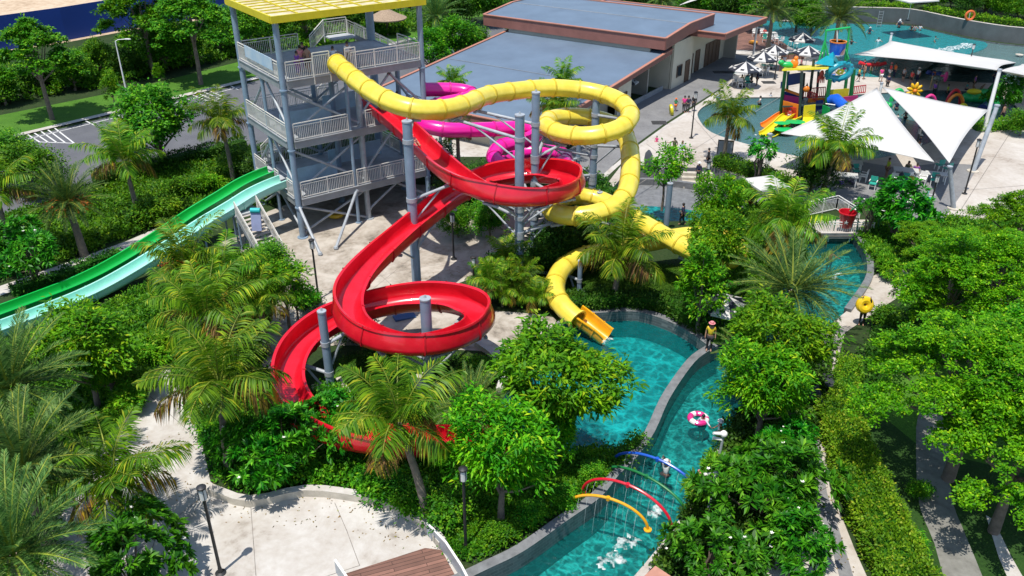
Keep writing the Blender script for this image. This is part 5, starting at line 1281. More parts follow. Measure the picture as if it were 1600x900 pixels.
def cover(name, px, lm, n, h, label, ll=.2, lw=.09, seed=1, up=.7):
    """dense low planting nobody could count: one object."""
    poly = [(p.x, p.y) for p in GP(px)]; rng = np.random.default_rng(seed)
    xs = [p[0] for p in poly]; ys = [p[1] for p in poly]; out = []
    def lane(p):
        for s0, e in ((4.1, (-30, 500)), (2.0, (-30, 525))):
            S = TWB + TV * s0; E_ = G(e[0], e[1], .4); d = Vector((E_.x - S.x, E_.y - S.y)); q = Vector((p[0] - S.x, p[1] - S.y)); t = q.dot(d) / d.length_squared
            if -.1 < t < 1.3 and abs(d.x * q.y - d.y * q.x) / d.length < 1.15: return True
        return False
    allowed = lambda p: pip(p, poly) and not pip(p, RIVER) and not lane(p)
    while len(out) < n:
        c = (rng.uniform(min(xs), max(xs)), rng.uniform(min(ys), max(ys)))
        if allowed(c): out.append(c)
    C = np.array(out); k = 18
    hh = h * (.55 + .9 * rng.random(n)) * (.75 + .5 * np.sin(C[:, 0] * .9) * np.sin(C[:, 1] * 1.1))
    idx = np.repeat(np.arange(n), k); m = len(idx)
    P = np.stack([C[idx, 0] + rng.normal(0, .22, m), C[idx, 1] + rng.normal(0, .22, m), np.maximum(.03, hh[idx] * rng.uniform(.35, 1, m))], 1)
    d = unit(rng.normal(0, .7, (m, 3)) + np.array([0, 0, up]))
    Q = leaves(P, d, ll * rng.uniform(.6, 1.3, m), lw * rng.uniform(.6, 1.3, m), rng)
    o = obj(name, quads_mesh(name, Q, lm)); return tag(o, label, "planting", kind="stuff")
cover("ground_cover", [(585, 790), (640, 720), (700, 690), (850, 716), (940, 706), (985, 722), (955, 735), (915, 765), (865, 797), (815, 828), (750, 866), (720, 872), (700, 845), (672, 812), (618, 780)], L_MID, 3600, .36, "low leafy planting under the round trees beside the river wall", .17, .085, 1)
cover("ground_cover", [(-40, 500), (60, 470), (220, 430), (330, 380), (400, 360), (440, 420), (430, 470), (400, 550), (420, 600), (300, 640), (262, 555), (228, 600), (205, 645), (150, 712), (90, 795), (60, 940), (-80, 940)], L_MID, 5200, .5, "mixed leafy planting under the palms at left", .22, .1, 2)
cover("ground_cover", [(300, 640), (430, 600), (470, 640), (520, 600), (560, 640), (540, 700), (600, 755), (562, 768), (478, 757), (394, 772), (345, 745), (330, 715)], L_MID, 1800, .45, "leafy planting between the front plaza and the red slide end", .2, .095, 3)
cover("ground_cover", [(0, 345), (157, 290), (385, 240), (420, 320), (330, 328), (255, 350), (100, 408), (0, 440), (-60, 420)], L_MID, 3600, .55, "leafy planting between the dark hedge and the pale path", .26, .12, 4)
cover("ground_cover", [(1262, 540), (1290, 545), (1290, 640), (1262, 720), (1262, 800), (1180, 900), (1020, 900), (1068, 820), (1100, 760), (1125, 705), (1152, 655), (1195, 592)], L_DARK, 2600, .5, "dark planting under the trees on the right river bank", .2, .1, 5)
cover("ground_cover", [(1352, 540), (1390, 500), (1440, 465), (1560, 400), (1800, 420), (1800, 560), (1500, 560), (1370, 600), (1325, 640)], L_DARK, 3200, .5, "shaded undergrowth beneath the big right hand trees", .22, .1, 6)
cover("ground_cover", [(1340, 372), (1372, 345), (1440, 355), (1500, 350), (1700, 340), (1760, 420), (1560, 400), (1400, 412), (1360, 410)], L_MID, 2600, .6, "leafy planting between the bucket bridge and the pale plaza", .24, .11, 7)
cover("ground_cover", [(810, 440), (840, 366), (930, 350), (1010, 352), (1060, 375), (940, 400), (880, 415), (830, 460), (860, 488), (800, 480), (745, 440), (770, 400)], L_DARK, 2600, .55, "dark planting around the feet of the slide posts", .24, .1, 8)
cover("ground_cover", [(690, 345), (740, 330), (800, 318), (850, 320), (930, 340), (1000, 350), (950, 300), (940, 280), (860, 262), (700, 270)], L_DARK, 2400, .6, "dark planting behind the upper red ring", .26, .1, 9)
cover("ground_cover", [(1100, 345), (1240, 312), (1262, 345), (1240, 371), (1258, 405), (1230, 440), (1190, 478), (1140, 515), (1115, 470), (1120, 420)], L_MID, 2600, .55, "leafy planting between the sunken pool and the river bend", .22, .1, 10)
cover("ground_cover", [(-300, 215), (0, 165), (200, 130), (380, 88), (520, 70), (700, 45), (700, 20), (560, 30), (380, 48), (200, 78), (100, 100), (0, 120), (-300, 185)], L_MID, 2600, 1.1, "hedge like growth behind the lawn row", .5, .25, 11)
cover("ground_cover", [(770, 36), (1000, 8), (1140, 30), (1180, 30), (1230, 25), (1200, -60), (700, -60)], L_DARK, 2200, 1.4, "undergrowth behind the service building", .5, .25, 12)
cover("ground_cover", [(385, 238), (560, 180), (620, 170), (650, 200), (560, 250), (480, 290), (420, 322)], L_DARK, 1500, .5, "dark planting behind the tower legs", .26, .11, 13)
def litter(px, n, label, seed):
    poly = [(p.x, p.y) for p in GP(px)]; rng = np.random.default_rng(seed); P = []
    while len(P) < n:
        c = (rng.uniform(min(p[0] for p in poly), max(p[0] for p in poly)), rng.uniform(min(p[1] for p in poly), max(p[1] for p in poly)))
        if pip(c, poly): P.append((c[0], c[1], .03))
    P = np.array(P); d = rng.normal(0, 1, (n, 3)); d[:, 2] = .05
    tag(obj("fallen_leaves", quads_mesh("fallen_leaves", leaves(P, unit(d), rng.uniform(.05, .14, n), rng.uniform(.03, .06, n), rng, tipdrop=0), leaf_mat("dry_leaf", (.10, .06, .02), (.32, .22, .05), (.16, .25, .03), .1) if "dry_leaf" not in MATS else MATS["dry_leaf"])), label, "leaf litter", kind="stuff")
litter([(300, 640), (335, 760), (392, 790), (478, 774), (562, 783), (664, 828), (690, 858), (640, 860), (480, 820), (380, 830), (250, 780), (205, 700)], 240, "dry leaves scattered along the kerb of the front plaza", 31)
litter([(400, 520), (560, 470), (740, 432), (745, 405), (640, 440), (450, 480)], 120, "dry leaves on the sandy concrete below the tower", 32); litter([(1000, 240), (1130, 150), (1230, 130), (1300, 260), (1120, 255)], 90, "dry leaves on the upper plaza", 33); litter([(1190, 880), (1300, 760), (1340, 900)], 90, "dry leaves on the river walk", 34)
cover("grass_tufts", [(530, 560), (620, 545), (760, 560), (780, 610), (740, 660), (640, 690), (520, 640)], leaf_mat("grass_blade", (0.03, 0.10, 0.006), (0.09, 0.22, 0.016), None, .3), 3000, .06, "mown grass around the posts of the lower red ring", .09, .03, 14, 1.2)
cover("grass_tufts", [(830, 430), (960, 405), (1080, 420), (1118, 440), (1108, 495), (1050, 482), (960, 468), (880, 478)], MATS["grass_blade"], 3500, .06, "mown grass in front of the lower yellow loop", .1, .03, 15, 1.2)
for i, (c, k, s) in enumerate([((230, 560), "lime", 1.0), ((215, 600), "lime", 1.0), ((200, 630), "lime", 1.0), ((245, 540), "lime", .9), ((1100, 770), "lime", .9), ((1120, 740), "lime", .9), ((880, 775), "shrub", .6), ((830, 800), "shrub", .6), ((780, 830), "shrub", .6), ((925, 735), "shrub", .6), ((700, 800), "shrub", 1.0), ((600, 760), "shrub", 1.0), ((640, 780), "shrub", .9),
      ((735, 590), "lime", 1.0), ((755, 580), "shrub", .9), ((700, 585), "darkshrub", .8), ((560, 520), "darkshrub", .9), ((600, 555), "darkshrub", .9), ((480, 470), "darkshrub", .7), ((260, 330), "lime", 1.2), ((290, 300), "shrub", 1.2), ((330, 290), "lime", 1.1), ((230, 340), "shrub", 1.3), ((1440, 760), "shrub", .5), ((1425, 845), "shrub", .6), ((1385, 500), "shrub", .9), ((1390, 420), "lime", 1.0)]):
    p = G(*c, .5)
    where = ["beside the garden path edging, topmost", "beside the garden path edging, second down", "beside the garden path edging, lowest", "at the top of the garden path", "behind the foot of the blue arch", "between river kerb and frangipani", "left of the yellow arch", "along the river wall near the bottom", "lowest along the river wall", "next to the red arch foot",
             "left of the lamp in the green bed", "left of the leaning palm trunk", "right of the leaning palm trunk", "right of the concrete footing", "against the curved grey edging", "behind the concrete footing", "between the slender post and the red ring", "under the front of the lower red ring", "at the tower plaza's left corner", "beside the green slide halfway up", "above the green slide near the hedge", "near the top of the green slide", "above the pale path", "on the lawn beside the concrete path", "small and alone at the hedge end", "beside the person with the yellow float", "at the edge of the river walk near the tree"][i]
    tree(k, c, ("lime green spiky shrub " if k == "lime" else "low dark shrub " if k == "darkshrub" else "low green shrub ") + where, s, name="shrub", cat="shrub", grp="small shrubs in the beds", foot=Vector((p.x, p.y, 0)))
# ================================================================== SAILS, PLAYGROUND, FURNITURE
CANVAS = mat("white_sail_canvas", (0.53, 0.52, 0.495), 0.85, 0.06, 0.5)
def sail(name, label, corners, sag=.12, n=14, cable=.11, bulge=0.0):
    C = [Vector(c) for c in corners]; k = len(C); cen = sum(C, Vector()) / k
    t = thing(name, label, "shade sail", (cen.x, cen.y, 0), 0, "white shade sails")
    mb = MB(); vs = []; fs = []
    edge = []
    for i in range(k):
        a, b = C[i], C[(i + 1) % k]
        for j in range(n):
            u = j / n; p = a.lerp(b, u); inw = (cen - p); inw.z *= .3
            p = p + inw * (cable * 4 * u * (1 - u)) * 1.0
            edge.append(p)
    m = len(edge); rings = 8
    cz = cen.z + bulge
    for r in range(rings):
        f = 1 - r / rings
        for p in edge:
            q = cen.lerp(p, f); w_ = f ** 1.35; q.z = cz + (p.z - cz) * w_
            vs.append(q)
    vs.append(Vector((cen.x, cen.y, cz)))
    for r in range(rings - 1):
        for j in range(m): fs.append((r * m + j, r * m + (j + 1) % m, (r + 1) * m + (j + 1) % m, (r + 1) * m + j))
    for j in range(m): fs.append(((rings - 1) * m + j, (rings - 1) * m + (j + 1) % m, len(vs) - 1))
    mb.add(vs, fs); o = mb.build("canvas", CANVAS, t, sharp=180)
    md = o.modifiers.new("thickness", 'SOLIDIFY'); md.thickness = .025
    mb = MB(); mb.tube(edge, .03, 6, closed=True); mb.build("edge_cable", CANVAS, t)
    return t
def mast(name, label, foot, top, r=.14):
    f, tp = Vector(foot), Vector(top); t = thing(name, label, "mast", f, 0, "white masts of the shade sails")
    d = tp - f; mb = MB(); mb.tube([(0, 0, 0), d], [r * 1.1, r * .9], 14); mb.build("pole", GALV if "grey" in label else WHITE, t, local=True)
    mb = MB(); mb.lathe((0, 0, 0), [(.45, 0), (.45, .08), (.2, .1)], 16); mb.build("base_plate", CONCF, t, local=True)
    mb = MB(); mb.lathe(d, [(r, 0), (r * 1.2, .02), (r * 1.2, .12), (r * .4, .16)], 12); mb.build("cap", GALV, t, local=True)
    return t
ap = A(1377, 137, 79.0); m1f = G(1537, 205); m1t = A(1562, 110, m1f.y + .2); m2f = G(1490, 326); m2t = A(1484, 262, m2f.y + .1)
lf = G(1198, 270); lt = A(1203, 211, lf.y)
sail("shade_sail", "white triangular sail in front of the play pool, left of the pair", [ap + Vector((-.4, 0, 0)), lt + Vector((1.0, .4, .0)), m2t + Vector((-.9, .6, .2))], cable=.075)
sail("shade_sail", "white triangular sail hung from the tall right mast, right of the pair", [ap + Vector((.2, .2, 0)), A(1544, 172, m1f.y - .3), m2t + Vector((.1, .4, .2))], cable=.095)
P1, P2 = A(1334, 85, 98), A(1392, 64, 108); P3 = A(1592, 97, 103)
sail("shade_sail", "long white sail stretched in front of the wave pool", [P1, P2, P3, m1t + Vector((-.1, .3, -.05))], cable=.065, bulge=-.1)
sail("shade_sail", "white sail running out of the right edge from the tall mast", [m1t + Vector((.2, .2, -.1)), P3 + Vector((.5, 0, -.1)), A(1720, 100, 100), A(1690, 150, 84)], cable=.10, bulge=-.2)
mast("sail_mast", "tall leaning white mast where three sails meet at the right", m1f, m1t, .17)
mast("sail_mast", "thick grey mast standing on the pale plaza right of the tall white one", G(1520, 268), A(1558, 166, G(1520, 268).y + 1.5), .18)
mast("sail_mast", "white mast at the left corner of the left sail beside the thin frangipani", lf, lt, .17)
mast("sail_mast", "grey mast under the lower tip of the two triangular sails beside the seating", m2f, m2t, .16)
mast("sail_mast", "white mast at the peak of the two triangular sails", Vector((ap.x, ap.y, 0)), ap + Vector((0, .1, .35)), .14)
mast("sail_mast", "white mast at the back of the long sail in the wave pool", Vector((P2.x, P2.y + .2, -.5)), P2 + Vector((0, .2, .8)), .16)
mast("sail_mast", "thin white mast behind the long sail at the right edge", Vector((P3.x, P3.y + .3, 0)), P3 + Vector((.2, .2, .5)), .12)
mast("sail_mast", "white mast behind the building roof, left of two", A(1122, 34, 122), A(1126, -8, 122), .2); mast("sail_mast", "white mast behind the building roof, right of two", A(1146, 28, 124), A(1149, 3, 124), .2)
sail("shade_sail", "white canopy behind the building roof at the top edge", [A(1062, 8, 118), A(1090, -6, 124), A(1110, -12, 124), A(1088, 0, 118)], cable=.04)

NAVY = mat("black_navy_canvas", (0.018, 0.022, 0.035), 0.7, 0.2, 2.0)
def parasol(name, label, apex, R_=1.55, h=.55, two=True, square=False, grp=None, loc_z=0.0):
    t = thing(name, label, "parasol", (apex.x, apex.y, loc_z), .3, grp); z = apex.z - loc_z
    n = 4 if square else 8; pts = [Vector((R_ * math.cos(2 * math.pi * (k + .5) / n) * (1.35 if square else 1), R_ * math.sin(2 * math.pi * (k + .5) / n) * (1.35 if square else 1), z - h)) for k in range(n)]
    mb = MB()
    for k in range(n):
        a, b = pts[k], pts[(k + 1) % n]; c = Vector((0, 0, z)); mi = k % 2 if two else 0
        mid = [c.lerp(a, .55) - Vector((0, 0, .06)), c.lerp(b, .55) - Vector((0, 0, .06))]
        va = [a - Vector((0, 0, .14)), b - Vector((0, 0, .14))]
        mb.add([c, mid[0], mid[1], a, b, va[0], va[1]], [(0, 1, 2), (1, 3, 4, 2), (3, 5, 6, 4)], mi)
    o = mb.build("canopy", [CANVAS, NAVY], t, local=True, smooth=False)
    mo = o.modifiers.new("thickness", 'SOLIDIFY'); mo.thickness = .015
    if two:
        for k in range(n):
            mb = MB(); a, b = pts[k], pts[(k + 1) % n]; c = Vector((0, 0, z)); mi = (k + 1) % 2
            e0, e1 = c.lerp(a, .72) - Vector((0, 0, .03)), c.lerp(b, .72) - Vector((0, 0, .03)); f0, f1 = c.lerp(a, .86), c.lerp(b, .86); nn = Vector((0, 0, .035))
            mb.add([e0.lerp(e1, .3) + nn, e0.lerp(e1, .7) + nn, f0.lerp(f1, .66) + nn, f0.lerp(f1, .34) + nn], [(0, 3, 2, 1)], 0)
            mb.build("printed_mark", NAVY if mi else CANVAS, t, local=True, smooth=False)
    mb = MB(); mb.tube([(0, 0, 0), (0, 0, z + .08)], .028, 8); mb.build("pole", GALV if two else WHITE, t, local=True)
    mb = MB(); mb.lathe((0, 0, 0), [(.32, 0), (.32, .07), (.06, .12)], 12); mb.build("base", BLACKM, t, local=True)
    return t
GB = "black and white parasols on the plaza"
for (px, py, Rr, l) in ((1166, 96, 1.75, "black and white parasol nearest the building kerb, over the seated group"), (1194, 80, 1.75, "black and white parasol second from the building kerb"), (1212, 70, 1.6, "black and white parasol behind the second one, beside the planter"),
                        (1264, 71, 1.7, "black and white parasol beside the green bucket frame"), (1255, 51, 1.6, "black and white parasol farthest back, under the tall date palm")):
    parasol("parasol", l, G(px, py, 2.7), Rr, .75, grp=GB)
parasol("parasol", "black and white parasol standing in the open veranda of the building", AB(77.2, -37.7, 2.25), 1.35, .65, grp=GB)
parasol("parasol", "large grey and white patterned parasol between the hedge and the date palm", G(1138, 462, 2.2), 1.35, .6, grp=GB)
parasol("parasol", "plain white square parasol in front of the sail post", G(1199, 276, 2.5), 1.25, .45, two=False, square=True)
parasol("parasol", "small plain white parasol behind the frangipani at the seating terrace", G(1424, 300, 2.2), .9, .5, two=False)
parasol("parasol", "pale parasol on the far bank above the wave pool wall", G(1428, -14, 5.6), 2.4, .9, two=False, square=True, loc_z=1.9)
TH = mat("thatch", (0.30, 0.22, 0.15), 0.95, 0.35, 6.0, bump=0.8, bscale=18)
hp = G(603, 14, 3.4); t = thing("thatched_hut", "round thatched shelter behind the tower's top deck", "hut", (hp.x, hp.y, 0))
mb = MB(); mb.lathe((0, 0, 0), [(2.6, 2.15), (2.65, 2.3), (1.6, 2.75), (.5, 3.3), (.05, 3.5)], 22); mb.build("thatch_roof", TH, t, local=True)
mb = MB(); mb.tube([(0, 0, 0), (0, 0, 2.4)], .12, 10); mb.build("post", BARK, t, local=True)

# ---- chairs and tables
def chair_proto(m, nm, lb):
    t = thing("cafe_chair", lb, "chair", (0, 0, 0)); 
    mb = MB(); mb.box((0, 0, .45), (.46, .46, .05)); mb.build("seat", m, t, smooth=False, local=True)
    mb = MB(); mb.box((0, -.22, .72), (.46, .04, .36)); mb.build("backrest", m, t, smooth=False, local=True)
    for x in (-.2, .2):
        for y in (-.2, .2): mb = MB(); mb.box((x, y, .22), (.045, .045, .44)); mb.build("leg", WHITE, t, smooth=False, local=True)
    for x in (-.24, .24): mb = MB(); mb.box((x, 0, .64), (.05, .44, .04)); mb.build("armrest", WHITE, t, smooth=False, local=True)
    return t
TEALP = mat("teal_plastic", (0.03, 0.34, 0.27), 0.45, 0.1); GREYTOP = mat("grey_table_top", (0.50, 0.50, 0.48), 0.5, 0.1)
cw = [chair_proto(WHITE, "w", "x"), chair_proto(TEALP, "t", "x")]; chk = [kids(c) for c in cw]; used = [False, False]
def chair(px, kind, rz, label, z=0.0):
    p = G(px[0], px[1], z)
    if not used[kind]: c = cw[kind]; used[kind] = True; c.location = p; c.rotation_euler.z = rz
    else: c = dup(cw[kind], p, rz, ch=chk[kind])
    c["label"] = label; c["group"] = "white chairs at the cafe tables" if kind == 0 else "teal chairs at the cafe tables"; c.scale = (1.1,) * 3
def table_proto():
    t = thing("cafe_table", "x", "table", (0, 0, 0)); mb = MB(); mb.box((0, 0, .73), (1.5, .85, .05)); mb.build("table_top", GREYTOP, t, smooth=False, local=True)
    for x in (-.65, .65):
        for y in (-.34, .34): mb = MB(); mb.box((x, y, .35), (.06, .06, .7)); mb.build("leg", WHITE, t, smooth=False, local=True)
    return t
tb = table_proto(); tbk = kids(tb); tu = [False]
def table(px, rz, label, s=1.0):
    p = G(*px)
    if not tu[0]: c = tb; tu[0] = True; c.location = p; c.rotation_euler.z = rz
    else: c = dup(tb, p, rz, ch=tbk)
    c["label"] = label; c["group"] = "pale cafe tables"; c.scale = (s,) * 3
table((1158, 126), .3, "pale table beneath the parasol nearest the building"); chair((1147, 134), 0, 2.8, "white chair left of the seated group's table"); chair((1156, 137), 0, 3.0, "white chair with its back to the camera at the seated group's table"); chair((1167, 136), 1, 3.2, "teal chair at the seated group's table"); chair((1188, 120), 0, 1.2, "white chair by itself right of the seated group"); chair((1196, 118), 0, .8, "white reclined chair right of the seated group"); chair((1150, 122), 1, .4, "teal chair on the far side of the seated group's table")
table((1197, 103), .2, "pale table under the second parasol"); chair((1204, 108), 1, 3.0, "teal chair in front of the second parasol's table, right"); chair((1193, 108), 1, 3.3, "teal chair in front of the second parasol's table, left")
table((1185, 52), .1, "pale table at the left on the timber terrace"); chair((1178, 57), 0, 3.1, "white chair at the left terrace table"); chair((1190, 57), 0, 3.1, "white chair at the right of the left terrace table")
table((1203, 60), .1, "pale table at the right on the timber terrace"); chair((1194, 66), 1, 2.9, "teal chair at the front of the right terrace table"); chair((1204, 67), 0, 3.1, "white chair at the front of the right terrace table"); chair((1212, 66), 0, 3.3, "white chair at the corner of the right terrace table"); chair((1220, 70), 0, 2.4, "white chair at the terrace edge"); chair((1236, 71), 0, 2.0, "white folding chair beside the farthest parasol, left"); chair((1244, 74), 0, 2.3, "white folding chair beside the farthest parasol, right")
table((1412, 282), -.35, "large pale table under the left sail's lower edge", 1.2); chair((1396, 291), 0, 2.8, "white chair at the left of the large terrace table"); chair((1413, 291), 1, 2.8, "teal chair at the front of the large terrace table"); chair((1424, 290), 0, 3.6, "white chair at the right of the large terrace table"); chair((1440, 288), 0, 2.6, "white chair between the two terrace tables")
table((1460, 285), -.3, "pale table at the right of the seating terrace"); chair((1458, 290), 1, 2.7, "teal chair at the right terrace table"); chair((1452, 320), 1, 4.2, "teal chair standing alone by the terrace lamp"); chair((1478, 272), 1, .5, "teal chair under the tip of the sails"); chair((1466, 266), 1, .2, "teal chair behind the tip of the sails")
table((1328, 268), -.3, "pale table beside the coconut palm trunk", 1.1); chair((1316, 272), 1, 3.0, "teal chair left of the table by the palm trunk"); chair((1336, 276), 1, 3.2, "teal chair right of the table by the palm trunk")
table((1318, 290), -.3, "pale table strewn with bags below the palm trunk", 1.2); chair((1348, 284), 0, 1.0, "dark topped white chair by the bag table"); chair((1362, 296), 1, 2.6, "teal chair behind the frangipani on the terrace")
BAGM = mat("dark_bag_fabric", (0.03, 0.03, 0.05), 0.8, 0.3); BAGP = mat("purple_bag_fabric", (0.10, 0.04, 0.28), 0.8, 0.2)
for i, (px, m, l) in enumerate((((1312, 288), BAGP, "purple bag on the bag table"), ((1322, 285), BAGM, "dark bag in the middle of the bag table"), ((1330, 288), BAGM, "small dark bag at the right of the bag table"), ((1328, 262), BAGM, "black bag on the table beside the palm trunk"), ((1408, 276), BAGM, "dark bag at the far end of the large terrace table"), ((1424, 281), mat("yellow_bag", (.5, .4, .03), .7), "yellow bag on the large terrace table"))):
    p = G(*px, .8); t = thing("bag", l, "bag", p, i); mb = MB(); mb.ball((0, 0, .14), (.3, .18, .16), 10, 6); mb.build("bag_body", m, t, local=True); mb = MB(); mb.tube([(-.12, 0, .26), (-.06, 0, .4), (.06, 0, .4), (.12, 0, .26)], .015, 6); mb.build("strap", m, t, local=True)

# ---- tipping bucket over the river
GPAINT = mat("green_pipe_paint", (0.012, 0.16, 0.045), 0.35, 0.1)
bt = thing("tipping_bucket", "big red tipping bucket with a white star on a green pipe frame over the river", "water toy", G(1322, 366))
REDP = mat("red_bucket_plastic", (0.55, 0.008, 0.02), 0.3, 0.1, coat=.3)
bk = A(1322, 352, G(1322, 366).y); c0 = A(1321, 354, bk.y)
mb = MB(); n = 24; prof = [(.38, 0), (.40, .02), (.56, 1.0), (.62, 1.02), (.62, 1.08), (.54, 1.08), (.37, .08), (.02, .06)]
mb.lathe(c0, prof, n); mb.build("bucket", REDP, bt, sharp=40)
mb = MB(); st_ = []
cdir = (Vector((0, 0, 10)) - c0); cdir.z = 0; cdir.normalize(); sx = Vector((-cdir.y, cdir.x, 0)) * -1
for k in range(10):
    rr = .17 if k % 2 == 0 else .07; a = k * math.pi / 5 + math.pi / 2; st_.append(c0 + cdir * (.475 + .03 * math.sin(a)) + sx * rr * math.cos(a) + Vector((0, 0, .48 + rr * math.sin(a))) + cdir * .02)
mb.add(st_ + [c0 + cdir * .52 + Vector((0, 0, .48))], [(k, (k + 1) % 10, 10) for k in range(10)]); mb.build("star", WHITE, bt, smooth=False)
fl, fr_ = c0 + Vector((-1.05, -.2, -.55)), c0 + Vector((1.6, -.5, -.75))
mb = MB(); mb.tube([fl + Vector((-1.0, .2, .15)), fl, fr_ + Vector((.2, 0, 0))], .085, 10); mb.tube([fr_ + Vector((.2, 0, -2.0)), fr_ + Vector((.2, 0, .1))], .1, 10)
mb.tube([fl + Vector((.3, .1, 0)), c0 + Vector((-.75, 0, .6))], .05, 8); mb.tube([fr_ + Vector((-.9, .1, .1)), c0 + Vector((.75, 0, .6))], .05, 8); mb.tube([c0 + Vector((-.78, 0, .6)), c0 + Vector((.78, 0, .6))], .035, 8)
mb.tube(spline([c0 + Vector((.2, .3, 1.0)), c0 + Vector((1.0, .4, 1.5)), c0 + Vector((2.0, .2, 1.2)), c0 + Vector((2.3, 0, -.6))], 6), .05, 8); mb.tube([fl + Vector((-1.0, .2, -2.0)), fl + Vector((-1.0, .2, .2))], .09, 8)
mb.build("pipe_frame", GPAINT, bt)
t = thing("bridge_railing", "pale slatted railing along the bridge behind the red bucket", "railing", G(1310, 345))
mb = MB(); q = [G(1262, 338), G(1306, 328), G(1340, 350)]
for a, b in zip(q[:-1], q[1:]): railing(mb, a, b, 1.1, .13)
mb.build("balusters", WHITE, t, smooth=False)
mb = MB(); railing(mb, G(1262, 368), G(1362, 369), 1.0, .14); tag(mb.build("bridge_railing", WHITE, smooth=False), "pale railing on the river side of the bridge under the bucket", "railing")

# ---- rainbow sprinkler arches with falling jets
JET = mat("water_jet", (0.62, 0.70, 0.70), 0.3, 0.05)
for nm, a, b, h, c in (("yellow", (886, 792), (1012, 828), 1.05, (0.75, 0.36, 0.01)), ("red", (910, 768), (1049, 826), 1.3, (0.60, 0.01, 0.03)), ("green", (948, 738), (1071, 802), .85, (0.01, 0.17, 0.05)), ("blue", (958, 722), (1093, 778), 1.1, (0.01, 0.09, 0.50))):
    p, q = G(*a), G(*b); mid = (p + q) / 2; t = thing("sprinkler_arch", nm + " pipe arch spraying water across the lazy river", "sprinkler arch", mid, 0, "rainbow sprinkler arches")
    P = [p + (q - p) * (.5 - .5 * math.cos(math.pi * k / 24)) + Vector((0, 0, h * math.sin(math.pi * k / 24))) for k in range(25)]
    m = mat(nm + "_pipe_paint", c, 0.3, 0.05, coat=.3)
    mb = MB(); mb.tube(P, .06, 10); mb.build("pipe", m, t)
    mb = MB(); mb.lathe(P[12] + Vector((0, 0, -.1)), [(.08, 0), (.085, .16)], 10); mb.build("joint", m, t)
    for e in (p, q): mb = MB(); mb.lathe(e, [(.16, 0), (.16, .04), (.09, .06)], 12); mb.build("base_flange", m, t)
    rnd = random.Random(nm); mb = MB()
    for k in range(4, 20, 2):
        for s_ in (-1, 1):
            s0 = P[k] + Vector((0, 0, -.07)); nv = Vector((-(q - p).y, (q - p).x, 0)).normalized() * s_ * rnd.uniform(.1, .5)
            mb.tube([s0 + nv * u + Vector((0, 0, -(s0.z + .55) * u * u)) for u in (0, .35, .7, 1)], [.003, .004, .003, .002], 4)
    o = mb.build("water_jets", JET, t); o["kind"] = "stuff"
for px, hh, l in (((1119, 736), 1.9, "silver post with white nozzle on the right bank above the frangipani"), ((1104, 812), 2.2, "silver post with white water cannon beside the blue arch foot")):
    p = G(*px); t = thing("water_cannon", l, "water toy", p, 0, "water cannons on the river bank")
    mb = MB(); mb.tube([(0, 0, 0), (.12, .1, hh)], .06, 10); mb.build("post", GALV, t, local=True)
    mb = MB(); mb.tube([(.12, .1, hh), (-.35, 0, hh + .12)], [.1, .06], 10); mb.ball((.12, .1, hh), .16, 10, 6); mb.tube([(.1, .1, hh - .3), (-.3, .1, hh - .2)], .07, 8); mb.build("nozzle", WHITE, t, local=True)

# ---- front deck rail, kiosk roof, loungers, signs, bins
t = thing("deck_balustrade", "pale grey panelled balustrade along the right of the timber deck", "railing", G(690, 865)); mb = MB(); FR = mat("frosted_panel", (0.30, 0.34, 0.38), 0.35, 0.1)
q = [G(668, 836), G(698, 868), G(722, 905), G(745, 950)]
for a, b in zip(q[:-1], q[1:]): mb.beam(a + Vector((0, 0, .33)), b + Vector((0, 0, .33)), .05, .6)
mb.build("panel", FR, t, smooth=False); mb = MB()
for a, b in zip(q[:-1], q[1:]): mb.beam(a + Vector((0, 0, .66)), b + Vector((0, 0, .66)), .08, .05)
mb.build("top_rail", WHITE, t, smooth=False)
t = thing("deck_balustrade", "pale grey panelled balustrade at the left end of the timber deck", "railing", G(535, 900)); mb = MB(); a, b = G(526, 895), G(560, 945); mb.beam(a + Vector((0, 0, .33)), b + Vector((0, 0, .33)), .05, .6); mb.build("panel", FR, t, smooth=False); mb = MB(); mb.beam(a + Vector((0, 0, .66)), b + Vector((0, 0, .66)), .08, .05); mb.build("top_rail", WHITE, t, smooth=False)
t = thing("kiosk", "terracotta roof corner of a kiosk at the bottom edge by the river", "kiosk", G(1020, 945)); kc = G(1024, 884, 2.2)
mb = MB(); mb.box((kc.x - t.location.x, kc.y - t.location.y - 1.35, 2.15), (1.9, 1.9, .12), math.radians(45)); mb.build("roof", mat("terracotta_roof", (.42, .20, .14), .7, .15), t, smooth=False, local=True)
mb = MB(); mb.box((kc.x - t.location.x, kc.y - t.location.y - 1.35, 1.05), (1.5, 1.5, 2.1), math.radians(45)); mb.build("wall", WALLC, t, smooth=False, local=True)
DKF = mat("dark_lounger_fabric", (0.03, 0.035, 0.045), 0.8, 0.2)
for px, l in (((1289, 597), "dark sun lounger on the river walk, farther of two"), ((1280, 640), "dark sun lounger on the river walk, nearer of two")):
    t = thing("sun_lounger", l, "sun lounger", G(*px), .15, "dark sun loungers"); mb = MB(); mb.box((0, -.2, .3), (.65, 1.3, .08)); mb.build("mattress", DKF, t, smooth=False, local=True)
    mb = MB(); mb.box((0, .72, .48), (.65, .7, .07), rot=Matrix.Rotation(.6, 3, 'X')); mb.build("backrest", DKF, t, smooth=False, local=True)
    for x in (-.28, .28):
        for y in (-.75, .45): mb = MB(); mb.box((x, y, .13), (.05, .05, .26)); mb.build("leg", BLACKM, t, smooth=False, local=True)
t = thing("notice_board", "framed grey notice board on the plaza beside the coconut palm trunk", "sign", G(1131, 250), -.25); mb = MB(); mb.box((0, 0, .95), (1.15, .06, 1.4)); mb.build("board", FR, t, smooth=False, local=True)
mb = MB()
